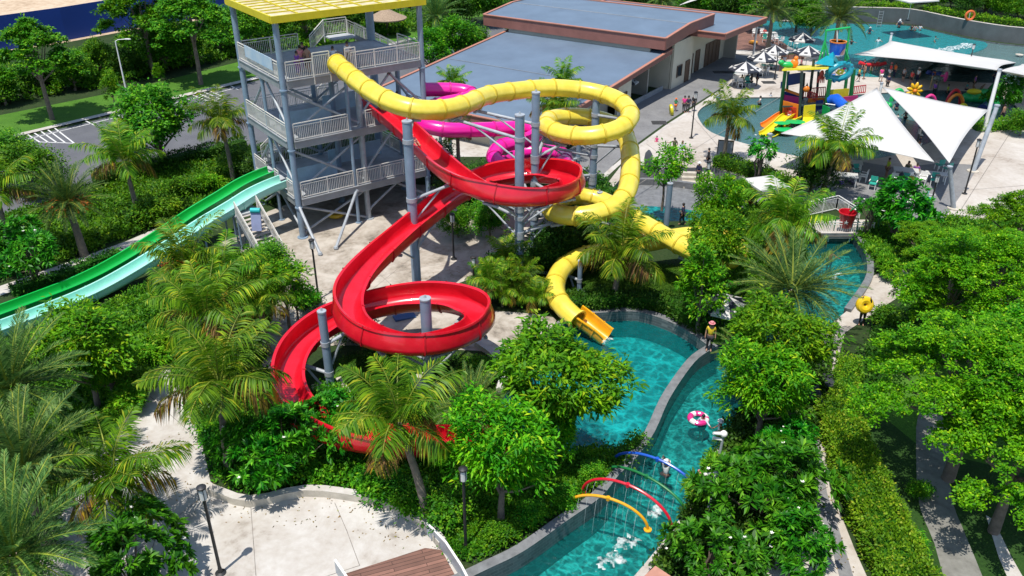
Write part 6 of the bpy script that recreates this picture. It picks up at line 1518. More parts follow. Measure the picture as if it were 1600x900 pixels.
for x in (-.6, .6): mb.box((x, 0, .85), (.07, .08, 1.7))
mb.box((0, 0, 1.66), (1.27, .08, .07)); mb.build("frame", BLACKM, t, smooth=False, local=True)
t = thing("board_sign", "grey surfboard shaped sign standing on the plaza edge left of the steps", "sign", G(1012, 262), -.5); mb = MB(); mb.lathe((0, 0, 0), [(.05, 0), (.3, .15), (.36, .7), (.3, 1.2), (.08, 1.5)], 14, sx=1, sy=.2); mb.build("board", mat("slate_board", (.10, .11, .13), .5), t, local=True); mb = MB(); mb.box((0, 0, .03), (.6, .4, .06)); mb.build("foot", BLACKM, t, smooth=False, local=True)
GRATE = mat("dark_grate", (0.05, 0.05, 0.05), 0.7, 0.3)
for px, l in (((1030, 192), "dark square grate in the plaza near the asphalt kerb"), ((1201, 129), "dark drain cover in front of the play pool"), ((1140, 113), "dark drain strip on the building path, right"), ((1124, 113), "dark drain strip on the building path, left")):
    p = G(*px); mb = MB()
    for k in range(-4, 5): mb.box((0, k * .11, .03), (1.3, .07, .03))
    mb.box((0, 0, .02), (1.4, 1.1, .02)); tag(mb.build("drain_grate", GRATE, smooth=False, loc=None), l, "grate").location = p
t = thing("planter", "long red brown timber planter between the parasols", "planter", G(1238, 92)); mb = MB(); mb.box((0, 0, .3), (2.6, .7, .55), .1); mb.build("box", WOODD, t, smooth=False, local=True); mb = MB(); mb.box((0, 0, .56), (2.4, .55, .06), .1); mb.build("soil", SOIL, t, smooth=False, local=True)
t = thing("flower_pot", "red flower pot by the white square parasol", "pot", G(1171, 322)); mb = MB(); mb.lathe((0, 0, 0), [(.2, 0), (.3, .5), (.32, .52), (.28, .5)], 14); mb.build("pot", REDP, t, local=True); obj("plant", PROT["lime"][0], t, (0, 0, .7), 0, .4)
t = thing("lifebuoy", "orange lifebuoy hung above the wave pool wall", "lifebuoy", G(1515, 24, 2.6)); mb = MB(); mb.tube([Vector((.55 * math.cos(a), -.1, .55 * math.sin(a))) for a in np.linspace(0, 2 * math.pi, 20)[:-1]], .16, 8, closed=True); mb.build("ring", mat("orange_buoy", (.6, .13, .03), .5), t, local=True); mb = MB(); mb.tube([(0, 0, -2), (0, 0, .6)], .05, 6); mb.build("stake", WHITE, t, local=True)
t = thing("pool_ladder", "grey ladder on the wave pool back wall", "ladder", G(1371, 39, 0)); mb = MB()
for x in (-.3, .3): mb.tube([(x, -.5, -.4), (x, -.5, 2.0)], .04, 6)
for k in range(6): mb.tube([(-.3, -.5, .1 + .35 * k), (.3, -.5, .1 + .35 * k)], .03, 6)
mb.build("rails", FASC, t, local=True)
def tyre(label, p, c, R_=.42, r=.16, grp="swim rings", name="swim_ring", rot=None, c2=None):
    t = thing(name, label, "swim ring", p, 0, grp); mb = MB(); M = rot or Matrix.Identity(3)
    mb.tube([M @ Vector((R_ * math.cos(a), R_ * math.sin(a), 0)) for a in np.linspace(0, 2 * math.pi, 22)[:-1]], r, 10, closed=True)
    if c2:
        for i, f in enumerate(mb.f): mb.m[i] = 1 if (i // 10) % 6 < 2 else 0
    mb.build("tube", [mat("vinyl_%d" % len(MATS), c, .3, .06, coat=.3), mat("vinyl_white", (.75, .72, .70), .3)] if c2 else mat("vinyl_%d" % len(MATS), c, .3, .06, coat=.3), t, local=True); return t
tyre("pink and white swim ring in the lazy river", G(1091, 654, -.42), (.65, .03, .22), .38, .14, c2=True)
tyre("yellow swim ring lying under the tower", G(525, 335, .25), (.7, .45, .02)); tyre("orange ring lying on the timber terrace", G(1177, 66, .2), (.7, .30, .02))
tyre("yellow green swim ring carried upright beside the walking family", G(1049, 172, .45), (.62, .55, .02), rot=Matrix.Rotation(1.4, 3, 'Y'))
tyre("blue swim ring with a child in the play pool", G(1398, 188, 0), (.05, .22, .62), .45, .16, c2=True)
t = tyre("big yellow inflatable carried by the person on the river walk", G(1351, 476, 1.3), (.75, .50, .015), .27, .22, rot=Matrix.Rotation(1.25, 3, 'X'))
for i, (px, l) in enumerate((((632, 496), "blue sliding mat lying inside the lower red ring"),)):
    mb = MB(); mb.box((0, 0, .05), (1.2, .6, .1), .4); tag(mb.build("slide_mat", mat("blue_mat", (.04, .10, .24), .7), smooth=False), l, "mat").location = G(*px)

# ================================================================== CHILDREN'S PLAY STRUCTURE
PO = G(1262, 190)
PSN = thing("play_structure", "colourful children's water play structure with blue tipping barrel, fish ring and yellow slides", "play structure", (PO.x, PO.y, -.5))
PG = mat("play_green", (.012, .15, .04), .35, .1); PDK = mat("play_dark_post", (.03, .05, .045), .45, .2); PY = mat("play_yellow", (.72, .60, .02), .35, .08); PR = mat("play_red", (.60, .02, .03), .35, .08)
PO_ = mat("play_orange", (.75, .20, .015), .35, .08); PB = mat("play_blue", (.01, .10, .55), .3, .08, coat=.3); PN = mat("play_navy", (.012, .03, .16), .4, .1); PM = mat("play_magenta", (.60, .03, .20), .4, .08); PT = mat("play_teal", (.008, .26, .33), .3, .12, coat=.3); PLG = mat("play_leaf_green", (.01, .40, .10), .35, .08)
def pp(mb, name, m, smooth=True): return mb.build(name, m, PSN, smooth=smooth)
def pbar(name, a, b, Ya, Yb, r, m, n=10):
    mb = MB(); mb.tube([A(*a, Ya), A(*b, Yb)], r, n); pp(mb, name, m)
for (a, b, Y, r, m) in (((1227, 110), (1217, 196), 77.5, .16, PG), ((1253, 112), (1247, 212), 76, .13, PDK), ((1272, 92), (1258, 205), 79, .13, PDK), ((1297, 124), (1284, 206), 77, .19, PG), ((1323, 120), (1314, 190), 80, .15, PG), ((1334, 108), (1325, 190), 81.5, .2, PG), ((1279, 112), (1273, 195), 82, .12, PDK), ((1257, 114), (1251, 196), 81, .1, PDK), ((1232, 112), (1226, 190), 81, .12, PG)):
    pbar("post", a, b, Y, Y, r, m)
def slab(name, pts, th, m, Ys):
    """flat panel through four pixel corners at given distances, with real thickness."""
    C = [A(p[0], p[1], y) for p, y in zip(pts, Ys)]; nrm = (C[1] - C[0]).cross(C[3] - C[0]).normalized() * th
    mb = MB(); mb.add(C + [c + nrm for c in C], [(0, 1, 2, 3), (7, 6, 5, 4), (0, 4, 5, 1), (1, 5, 6, 2), (2, 6, 7, 3), (3, 7, 4, 0)]); return pp(mb, name, m, False)
slab("roof", [(1222, 111), (1294, 108), (1299, 103), (1228, 106)], .14, PY, (76, 76, 82, 82))
slab("deck", [(1222, 168), (1285, 165), (1330, 152), (1236, 155)], .12, PDK, (76, 76.5, 81, 82))
slab("panel", [(1222, 184), (1246, 188), (1248, 163), (1224, 157)], .08, PO_, (76.6, 76, 76, 76.6))
slab("panel", [(1224, 160), (1248, 165), (1249, 152), (1226, 148)], .06, PM, (78, 77.4, 77.4, 78)); slab("panel", [(1221, 156), (1250, 158), (1251, 148), (1222, 142)], .06, PN, (78.8, 78.2, 78.2, 78.8))
slab("panel", [(1226, 142), (1249, 150), (1249, 146), (1227, 138)], .08, PO_, (78, 77, 77, 78)); slab("panel", [(1254, 184), (1273, 182), (1274, 163), (1256, 165)], .08, PY, (76, 76, 76, 76)); slab("panel", [(1296, 156), (1324, 153), (1326, 138), (1297, 140)], .08, PY, (78.5, 80, 80, 78.5))
slab("panel", [(1317, 164), (1338, 160), (1340, 149), (1318, 151)], .08, PM, (79, 80, 80, 79)); slab("panel", [(1262, 160), (1288, 158), (1288, 152), (1263, 154)], .08, PO_, (77.5, 77.5, 77.5, 77.5)); slab("panel", [(1231, 134), (1251, 130), (1252, 113), (1232, 116)], .05, PN, (80, 79, 79, 80)); slab("panel", [(1219, 138), (1225, 137), (1226, 126), (1220, 128)], .05, PN, (78, 78, 78, 78))
def grille(a, b, c, d, Y0, Y1, m, n):
    mb = MB(); A0, B0, C0, D0 = A(*a, Y0), A(*b, Y1), A(*c, Y1), A(*d, Y0); mb.beam(A0, B0, .06, .08); mb.beam(D0, C0, .06, .08)
    for k in range(n + 1): mb.beam(A0.lerp(B0, k / n), D0.lerp(C0, k / n), .06, .06)
    pp(mb, "railing", m, False)
grille((1255, 152), (1289, 150), (1290, 136), (1257, 139), 80, 80.5, PR, 12); grille((1328, 147), (1352, 144), (1353, 133), (1330, 136), 82, 82.5, PR, 8); grille((1225, 181), (1243, 184), (1244, 169), (1226, 166), 76.4, 75.9, PR, 8); grille((1262, 152), (1276, 157), (1277, 147), (1263, 142), 78, 77, PR, 5)
# fish ring
fc = A(1311, 112, 77.5); mb = MB(); N1 = 28
RotF = Matrix.Rotation(-.25, 3, 'Y') @ Matrix.Rotation(.2, 3, 'X')
mb.tube([fc + RotF @ Vector((1.0 * math.cos(a), .15 * math.sin(2 * a), .68 * math.sin(a))) for a in np.linspace(0, 2 * math.pi, N1 + 1)[:-1]], .28, 10, closed=True)
for k in range(16): a = 2 * math.pi * k / 16; mb.ball(fc + RotF @ Vector((1.18 * math.cos(a), -.05, .84 * math.sin(a))), (.2, .16, .2), 7, 5)
mb.add([fc + RotF @ Vector(v) for v in ((-.5, 0, .75), (-.15, 0, .85), (-.5, -.1, 1.35), (.5, 0, .75), (.95, 0, .65), (1.1, -.1, 1.2))] , [(0, 1, 2), (2, 1, 0), (3, 4, 5), (5, 4, 3)])
pp(mb, "fish_ring", PT)
mb = MB()
for k in range(6): a = k * 1.05; mb.ball(fc + RotF @ Vector((.25 * math.cos(a) + .15, .1, .18 * math.sin(a) - .1)), (.16, .1, .13), 8, 5)
pp(mb, "flower", PY); mb = MB(); mb.ball(fc + RotF @ Vector((.5, .1, .12)), (.16, .12, .12), 8, 5); pp(mb, "tongue", PM)
# teal pyramid roof
mb = MB(); b_ = [A(1272, 99, 78), A(1303, 104, 77), A(1318, 97, 81), A(1286, 93, 82)]; apx = A(1300, 91, 79.5) + Vector((0, 0, .6)); mb.add(b_ + [apx], [(0, 1, 4), (1, 2, 4), (2, 3, 4), (3, 0, 4), (3, 2, 1, 0)]); pp(mb, "pyramid_roof", PT, False)
# barrel and its frame
bc = A(1306, 86, 80); mb = MB(); mb.lathe(bc, [(.58, 0), (.62, .04), (.74, 1.22), (.70, 1.24), (.55, .1)], 20); pp(mb, "barrel", PB); mb = MB(); mb.lathe(bc + Vector((0, 0, 1.2)), [(.78, 0), (.78, .1), (.68, .1), (.68, 0)], 20); pp(mb, "barrel_rim", PO_)
mb = MB(); pf = bc + Vector((.18, -.72, .35)); mb.add([pf + Vector((-.1, .03, -.2)), pf + Vector((.38, .22, -.22)), pf + Vector((.42, .20, .45)), pf + Vector((.1, .03, .2))], [(0, 1, 2, 3)]); pp(mb, "sticker", mat("pale_sticker", (.75, .55, .5), .5, .3, 6.0, c2=(.7, .25, .2)), False)
mb = MB(); mb.lathe(bc + Vector((0, 0, .0)), [(.64, 0), (.66, .1)], 20); pp(mb, "barrel_band", WHITE)
for (a, b, Y) in (((1291, 48), (1286, 100), 79.6), ((1327, 44), (1322, 100), 80.4), ((1289, 64), (1278, 100), 79), ((1289, 66), (1297, 100), 79), ((1325, 62), (1319, 98), 80), ((1321, 78), (1329, 101), 79.6)): pbar("frame_leg", a, b, Y, Y, .085, PLG)
pbar("frame_beam", (1290, 48), (1328, 43), 79.6, 80.4, .1, PLG); pbar("supply_pipe", (1308, 46), (1308, 66), 80, 80, .06, WHITE)
# slides with rounded troughs
def pslide(pts, m, wmul):
    P = resample(spline([A(x, y, Y) for x, y, Y in pts], 8), .25); secs = []
    for p, (t, s, u, k) in zip(P, frames(P)): secs.append([p + s * x * wmul + u * h * .45 for x, h in PROF])
    mb = MB(); mb.loft(secs, closed=True); pp(mb, "slide", m)
pslide([(1236, 180, 76.4), (1226, 185, 75.6), (1212, 198, 74.4), (1198, 209, 73.4), (1191, 212, 72.9)], PY, .62); pslide([(1246, 184, 76), (1234, 190, 75.2), (1220, 203, 74), (1206, 214, 73), (1198, 217, 72.5)], PY, .62); pslide([(1230, 178, 77.4), (1218, 184, 76.6), (1202, 195, 75.8), (1194, 199, 75.4)], PO_, .7)
# leaf discs
for (x, y, Y, r) in ((1222, 192, 74, .62), (1243, 190, 74.4, .78), (1226, 202, 73.2, .8)):
    c = A(x, y, Y); mb = MB(); mb.lathe(c, [(.05, .06), (r * .7, .05), (r, 0), (r * .7, -.05)], 18, sx=1.15, sy=.85); pp(mb, "leaf_disc", PLG); mb = MB(); mb.tube([c, Vector((c.x, c.y, -.5))], .07, 8); pp(mb, "leaf_stem", PG)
slab("stair", [(1251, 203), (1270, 200), (1273, 184), (1255, 184)], .1, PY, (74.4, 74.4, 76, 76))
mb = MB(); mb.tube([A(1297, 157, 77), A(1306, 155, 76.6), A(1322, 170, 75)], .52, 18); pp(mb, "tube_tunnel", PB)
mb = MB(); mb.tube([A(1290, 162, 76), A(1305, 164, 75.6)], .05, 6); pp(mb, "spout", WHITE)
c = A(1260, 139, 76.5); mb = MB(); mb.ball(c, (.3, .22, .3), 10, 7); mb.add([c + Vector(v) for v in ((-.12, 0, .25), (.12, 0, .25), (0, 0, .6))], [(0, 1, 2), (2, 1, 0)]); mb.add([c + Vector(v) for v in ((.25, 0, .1), (.5, 0, .3), (.5, 0, -.2), (.25, 0, -.1))], [(0, 1, 2, 3), (3, 2, 1, 0)]); pp(mb, "fish_figure", PO_)
c = A(1284, 116, 78); mb = MB(); mb.ball(c, (.22, .18, .38), 10, 7)
for k in range(5): mb.tube([c + Vector((.12 * (k - 2), 0, -.2)), c + Vector((.16 * (k - 2), -.05, -.8))], [.08, .04], 6)
pp(mb, "squid_figure", mat("coral_paint", (.65, .08, .06), .4))
c = A(1232, 101, 78); mb = MB(); mb.ball(c, (.75, .3, .28), 12, 7); mb.ball(c + Vector((-.7, 0, .2)), (.3, .22, .24), 10, 6); pp(mb, "dragon_figure", PLG); c = A(1241, 99, 78); mb = MB(); mb.ball(c, (.4, .3, .42), 10, 7); mb.ball(c + Vector((.1, 0, .45)), .22, 8, 6); pp(mb, "duck_figure", PO_)
slab("panel", [(1284, 186), (1296, 192), (1297, 168), (1286, 164)], .06, PLG, (76.4, 75.6, 75.6, 76.4)); slab("panel", [(1274, 172), (1285, 170), (1286, 156), (1275, 157)], .06, PN, (77, 77, 77, 77))

# ---- smaller toys in the shallow pool
def flower(px, Y, rad, m, label, n=8, flat=False):
    c = A(*px, Y); t = thing("flower_sprinkler", label, "water toy", (c.x, c.y, -.5), 0, "flower sprinklers in the play pool"); h = c.z + .5
    mb = MB()
    for k in range(n):
        a = 2 * math.pi * k / n; d = Vector((math.cos(a), 0 if not flat else math.sin(a), math.sin(a) if not flat else .12)); M = d.to_track_quat('X', 'Z').to_matrix()
        mb.ball(Vector((0, 0, h)) + d * rad * .58, (rad * .45, rad * .19, rad * .2), 8, 6, rot=M)
    mb.build("petals", m, t, local=True); mb = MB(); mb.ball((0, -.08, h), rad * .26, 9, 6); mb.build("centre", PO_, t, local=True)
    mb = MB(); mb.tube([(0, .05, 0), (0, .05, h)], .07, 8); mb.build("stem", mat("tan_pole", (.4, .28, .14), .5), t, local=True)
flower((1429, 142), 86, .9, mat("flower_yellow", (.75, .42, .01), .35), "big yellow flower sprinkler in the play pool", 9); flower((1459, 115), 88, .85, PN, "navy blue flower sprinkler on a tall pole", 6, True)
t = thing("dolphin_sprinkler", "magenta sprinkler figure on a bent pole beside the navy flower", "water toy", A(1463, 150, 86)); mb = MB(); o = t.location; mb.tube([(0, 0, -.5), A(1468, 121, 86) - o, A(1474, 119, 86) - o], .06, 8); mb.build("pole", PDK, t, local=True); mb = MB(); c = A(1478, 120, 86) - o; mb.ball(c, (.2, .18, .55), 9, 7); mb.ball(c + Vector((-.3, 0, .1)), (.3, .08, .12), 7, 5); mb.build("figure", PM, t, local=True)
def hoop(px0, px1, Y, h, r, m, label, name="spray_hoop"):
    a, b = A(*px0, Y), A(*px1, Y); a.z = b.z = -.4; t = thing(name, label, "water toy", (a + b) / 2, 0, "spray hoops in the play pool"); P = [a + (b - a) * (.5 - .5 * math.cos(math.pi * k / 16)) + Vector((0, 0, h * math.sin(math.pi * k / 16))) for k in range(17)]; mb = MB(); mb.tube(P, r, 9); mb.build("pipe", m, t)
    for e in (a, b): mb = MB(); mb.lathe(e, [(r * 1.8, 0), (r * 1.8, .1)], 10); mb.build("foot", m, t)
hoop((1440, 163), (1463, 163), 81, 1.7, .16, PM, "magenta hoop left of the orange ones in the play pool"); hoop((1480, 160), (1505, 164), 82, 1.5, .16, PO_, "orange hoop in the play pool, taller of two"); hoop((1495, 168), (1513, 172), 80, 1.1, .12, PY, "yellow hoop beside the orange one in the play pool"); hoop((1478, 162), (1500, 160), 83, 1.7, .14, PR, "red hoop behind the orange one in the play pool"); hoop((1395, 145), (1413, 147), 84, 1.4, .22, PLG, "green hoop beside the big yellow flower")
t = thing("monster_slide", "green monster shaped slide with yellow brow and brown horns in the play pool", "water toy", A(1535, 160, 84)); o = t.location.copy(); t.location.z = -.5; o.z = -.5
mb = MB(); mb.ball(A(1532, 150, 84) - o, (1.6, .9, .75), 14, 9); mb.ball(A(1550, 160, 83.4) - o, (1.0, .8, 1.1), 12, 8); mb.ball(A(1514, 152, 84) - o, (.7, .7, .5), 10, 7); mb.build("body", PLG, t, local=True)
mb = MB(); mb.ball(A(1522, 143, 83.4) - o, (.75, .4, .28), 10, 6); mb.build("brow", PY, t, local=True); mb = MB()
for x0, x1 in ((1524, 1519), (1531, 1538)): mb.tube([A(x0, 142, 84) - o, A((x0 + x1) / 2, 136, 84) - o, A(x1 + 2, 131, 84) - o], [.16, .12, .04], 8)
mb.build("horns", mat("brown_horn", (.12, .07, .04), .5), t, local=True); mb = MB(); mb.tube([A(1545, 165, 83) - o, A(1535, 172, 81) - o], .55, 12); mb.build("chute", PN, t, local=True); mb = MB(); mb.tube([A(1548, 145, 84) - o, A(1556, 128, 84) - o], [.55, .15], 10); mb.build("tail", PG, t, local=True)
t = thing("caterpillar_toy", "green crawling toy near the peak of the sails", "water toy", A(1380, 156, 82)); o = t.location.copy(); t.location.z = o.z = -.3; mb = MB()
for k in range(5): mb.ball(Vector((k * .35 - .7, 0, .3 + .1 * (k % 2))), .32, 9, 6)
mb.build("body", PLG, t, local=True); mb = MB(); mb.ball((-1.0, -.1, .65), .3, 9, 6); mb.build("head", PG, t, local=True)
t = thing("see_saw", "red long float ride in the wave pool shallows carrying riders", "water toy", A(1362, 106, 95)); o = t.location.copy(); t.location.z = o.z = -.3; mb = MB(); mb.tube([(-1.5, 0, 1.4), (-.8, 0, 1.15), (.8, 0, 1.15), (1.5, 0, 1.35)], .2, 9); mb.build("float", PR, t, local=True)
mb = MB(); mb.tube([(0, 0, -.2), (0, 0, 1.1)], .09, 8); mb.build("post", PG, t, local=True)
# ================================================================== PEOPLE
SKINM = [mat("skin_tan", (.36, .20, .13), .55, .06), mat("skin_light", (.52, .33, .24), .55, .06), mat("skin_brown", (.24, .13, .085), .55, .06)]
HAIRM = mat("black_hair", (.012, .010, .010), .5, .2); EYEM = mat("eye_dark", (.02, .015, .012), .3, .05)
J0 = {"pel": (0, 0, .93, .125), "spi": (0, 0, 1.12, .112), "che": (0, 0, 1.32, .132), "nek": (0, .005, 1.475, .052), "hd1": (0, .015, 1.56, .078), "hd2": (0, .02, 1.655, .082)}
for s, g in ((-1, "l"), (1, "r")):
    J0.update({g + "sh": (.165 * s, 0, 1.41, .062), g + "el": (.235 * s, -.03, 1.14, .044), g + "wr": (.25 * s, .05, .90, .030), g + "ha": (.255 * s, .075, .83, .034),
               g + "hp": (.09 * s, 0, .87, .098), g + "kn": (.10 * s, .02, .49, .058), g + "an": (.10 * s, -.02, .09, .040), g + "to": (.115 * s, .13, .035, .036)})
ED = [("pel", "spi"), ("spi", "che"), ("che", "nek"), ("nek", "hd1"), ("hd1", "hd2")] + [(a, b) for g in "lr" for a, b in (("che", g + "sh"), (g + "sh", g + "el"), (g + "el", g + "wr"), (g + "wr", g + "ha"), ("pel", g + "hp"), (g + "hp", g + "kn"), (g + "kn", g + "an"), (g + "an", g + "to"))]
POSES = {"stand": {}, "walk": {"lkn": (-.10, .13, .50), "lan": (-.10, .08, .12), "lto": (-.11, .24, .08), "rkn": (.10, -.02, .49), "ran": (.10, -.24, .13), "rto": (.11, -.12, .05), "lel": (-.24, -.12, 1.16), "lwr": (-.24, -.05, .93), "lha": (-.24, -.02, .86), "rel": (.23, .06, 1.14), "rwr": (.22, .22, .98), "rha": (.21, .28, .93)},
         "reach": {"lel": (-.34, .10, 1.30), "lwr": (-.52, .22, 1.28), "lha": (-.58, .26, 1.28), "rel": (.30, .02, 1.17), "rwr": (.38, .14, 1.0), "rha": (.40, .20, .95)},
         "raise": {"lel": (-.27, .05, 1.58), "lwr": (-.20, .08, 1.80), "lha": (-.19, .09, 1.88), "rel": (.27, .05, 1.58), "rwr": (.20, .08, 1.80), "rha": (.19, .09, 1.88)},
         "sit": {}}
sit = {k: (v[0], v[1], v[2] - .48) for k, v in J0.items()}
for s, g in ((-1, "l"), (1, "r")): sit.update({g + "kn": (.13 * s, .43, .47), g + "an": (.12 * s, .46, .08), g + "to": (.13 * s, .60, .035), g + "el": (.25 * s, .05, .70), g + "wr": (.20 * s, .27, .62), g + "ha": (.18 * s, .34, .60)})
POSES["sit"] = sit
lie = {}
for k, v in J0.items(): lie[k] = (v[0], -(v[2] - .93) * .86, .12 + max(0, (v[2] - .93)) * .45 + v[1] * .3)
for s, g in ((-1, "l"), (1, "r")): lie.update({g + "kn": (.11 * s, .40, .24), g + "an": (.10 * s, .82, .10), g + "to": (.11 * s, .88, .22)})
POSES["lie"] = lie
def skin_mesh(J, edges, grow=1.0):
    ks = []
    for a, b in edges:
        for k in (a, b):
            if k not in ks: ks.append(k)
    me = bpy.data.meshes.new("skin"); me.from_pydata([J[k][:3] for k in ks], [(ks.index(a), ks.index(b)) for a, b in edges], [])
    o = bpy.data.objects.new("skin_tmp", me); col.objects.link(o)
    o.modifiers.new("s", 'SKIN'); o.modifiers["s"].use_smooth_shade = True
    for i, k in enumerate(ks):
        r = J[k][3] * grow; me.skin_vertices[0].data[i].radius = (r * (1.18 if k in ("che", "spi", "pel") else 1), r * (.88 if k in ("che", "spi", "pel") else 1)); me.skin_vertices[0].data[i].use_root = (i == 0)
    sb = o.modifiers.new("b", 'SUBSURF'); sb.levels = 1
    dg = bpy.context.evaluated_depsgraph_get(); dg.update()
    m2 = bpy.data.meshes.new_from_object(o.evaluated_get(dg)); bpy.data.objects.remove(o); return m2
def merge(me, mb, mats, mi=0):
    """append builder geometry to a mesh (fingers, face)."""
    base = MB(); base.v = [tuple(v.co) for v in me.vertices]; base.f = [list(p.vertices) for p in me.polygons]; base.m = [0] * len(base.f)
    o = len(base.v); base.v += mb.v; base.f += [[i + o for i in f] for f in mb.f]; base.m += mb.m
    return base.mesh("person_body", mats, True, 80)
BODY = {}
def lerpJ(J, a, b, t): return tuple(J[a][i] * (1 - t) + J[b][i] * t for i in range(4))
def build_pose(p):
    J = {k: (*POSES[p].get(k, v[:3])[:3], v[3]) for k, v in J0.items()}
    body = skin_mesh(J, ED); ex = MB()
    for s, g in ((-1, "l"), (1, "r")):                    # palm carries four fingers and a thumb
        w, h = Vector(J[g + "wr"][:3]), Vector(J[g + "ha"][:3]); d = (h - w).normalized(); sd = d.cross(Vector((s, .2, .1))).normalized()
        for k in range(4):
            b = h + sd * (k - 1.5) * .017; L = (.062, .074, .07, .055)[k]; ex.tube([b, b + d * L * .5, b + d * L + Vector((-s * .018, .012, -.004))], [.0095, .0085, .006], 5)
        b = w.lerp(h, .5) + sd * -.032; ex.tube([b, b + d * .035 - sd * .02, b + d * .06 - sd * .022], [.011, .009, .007], 5)
    hc = (Vector(J["hd1"][:3]) + Vector(J["hd2"][:3])) / 2; up = (Vector(J["hd2"][:3]) - Vector(J["hd1"][:3])).normalized()
    ex.ball(hc + Vector((0, .095, -.005)), (.013, .02, .02), 6, 4)
    for s in (-1, 1): ex.ball(hc + Vector((.085 * s, 0, 0)), (.012, .02, .03), 6, 4); ex.ball(hc + Vector((.03 * s, .085, .015)), .012, 6, 4, 1)
    ex.ball(hc + Vector((0, .086, -.04)), (.025, .008, .006), 6, 4, 1)
    body = merge(body, ex, [SKINM[0], EYEM])
    for g in "lr": J[g + "u"] = lerpJ(J, g + "sh", g + "el", .75); J[g + "t"] = lerpJ(J, g + "hp", g + "kn", .8); J[g + "c"] = lerpJ(J, g + "kn", g + "an", .9); J[g + "w"] = lerpJ(J, g + "el", g + "wr", .92)
    sh = skin_mesh(J, [("pel", "spi"), ("spi", "che"), ("che", "lsh"), ("lsh", "lu"), ("che", "rsh"), ("rsh", "ru")], 1.16)
    ls = skin_mesh(J, [("pel", "spi"), ("spi", "che"), ("che", "lsh"), ("lsh", "lel"), ("lel", "lw"), ("che", "rsh"), ("rsh", "rel"), ("rel", "rw")], 1.17)
    so_ = skin_mesh(J, [("pel", "lhp"), ("lhp", "lt"), ("pel", "rhp"), ("rhp", "rt")], 1.2)
    lo = skin_mesh(J, [("pel", "lhp"), ("lhp", "lkn"), ("lkn", "lc"), ("pel", "rhp"), ("rhp", "rkn"), ("rkn", "rc")], 1.16)
    hr = MB(); hr.ball(hc + up * .025 + Vector((0, -.018, 0)), (.098, .105, .11), 12, 8)
    hl = MB(); hl.ball(hc + up * .02 + Vector((0, -.02, 0)), (.1, .108, .115), 12, 8); hl.ball(hc - up * .14 + Vector((0, -.07, 0)), (.09, .05, .18), 10, 6)
    ht = MB(); ht.lathe(hc + up * .055, [(.17, 0), (.17, .012), (.105, .02), (.1, .09), (.05, .12)], 14)
    BODY[p] = dict(body=body, short=sh, long=ls, shorts=so_, legs=lo, hair=hr.mesh("hair", HAIRM), longhair=hl.mesh("hair", HAIRM), hat=ht.mesh("hat", HAIRM))
for p in POSES: build_pose(p)
CACHE = {}
def coloured(p, part, m):
    k = (p, part, m.name)
    if k not in CACHE:
        me = BODY[p][part].copy(); 
        if len(me.materials): me.materials[0] = m
        else: me.materials.append(m)
        CACHE[k] = me
    return CACHE[k]
COLS_ = {"black": (.015, .015, .018), "navy": (.015, .02, .06), "white": (.70, .70, .70), "pink": (.70, .04, .25), "yellow": (.70, .50, .02), "red": (.55, .03, .03), "orange": (.75, .17, .03), "lime": (.50, .65, .05), "grey": (.25, .26, .28), "blue": (.05, .16, .45), "pale": (.50, .58, .66), "teal": (.03, .30, .30), "olive": (.09, .10, .05), "purple": (.22, .06, .32), "maroon": (.16, .02, .05), "brown": (.20, .11, .07), "green": (.03, .28, .10), "rose": (.62, .22, .24)}
def cm(c): return mat(c + "_cloth", COLS_[c], .8, .1, 6.0)
PEOPLE = []
def person(px, label, top="short", tc="white", bot="shorts", bc="black", head="hair", hc=None, pose="stand", face=0.0, h=1.68, z=0.0, skin=0, at=None, sink=0.0):
    p = Vector(at) if at is not None else G(px[0], px[1], z)
    t = thing("person", label, "person", (p.x, p.y, p.z - sink), face); s = h / 1.74; t.scale = (s, s, s)
    obj("body", coloured(pose, "body", SKINM[skin]), t)
    if top: obj("shirt" if top == "short" else "long_sleeved_top", coloured(pose, top, cm(tc)), t)
    if bot: obj("shorts" if bot == "shorts" else "trousers", coloured(pose, bot, cm(bc)), t)
    if head: obj("hat" if head == "hat" else "hair", coloured(pose, head, cm(hc) if hc else HAIRM), t)
    if head == "hat": obj("hair", coloured(pose, "hair", HAIRM), t, (0, 0, -.012))
    PEOPLE.append(t); return t
U = (.81, .586); V_ = (-.586, .81)
def TWP(x, y, z): return (-14 + U[0] * x + V_[0] * y, 51.3 + U[1] * x + V_[1] * y, z)
person((1108, 545), "lifeguard in yellow shirt and black trousers standing on the divider wall", tc="yellow", bot="legs", bc="black", pose="stand", face=2.9, h=1.75, at=G(1107, 548, .27), head="hat", hc="rose")
person((1052, 245), "person in dark vest and lime shorts walking with arm stretched out", tc="olive", bc="lime", pose="reach", face=.3); person((1064, 250), "person in pale blue top walking beside the lime shorts", top="long", tc="pale", bot="shorts", bc="pale", pose="walk", face=-.2, head="hair", hc="brown")
person((1105, 262), "person all in black standing at the head of the pool steps", top="long", tc="black", bot="legs", bc="black", pose="stand", face=1.2); person((1090, 283), "person with white cap on the pool steps", top="long", tc="navy", bot="legs", bc="black", pose="stand", face=2.6, z=-.55, head="hat", hc="white", h=1.6)
person((1068, 176), "person in pink top among the walking family", tc="pink", bot="legs", bc="black", pose="walk", face=2.8); person((1074, 176), "person in dark long top at the middle of the walking family", top="long", tc="navy", bot="legs", bc="black", pose="stand", face=2.9, head="longhair"); person((1083, 174), "person in black next to the lamp post by the walking family", top="long", tc="black", bot="legs", bc="black", pose="walk", face=3.0)
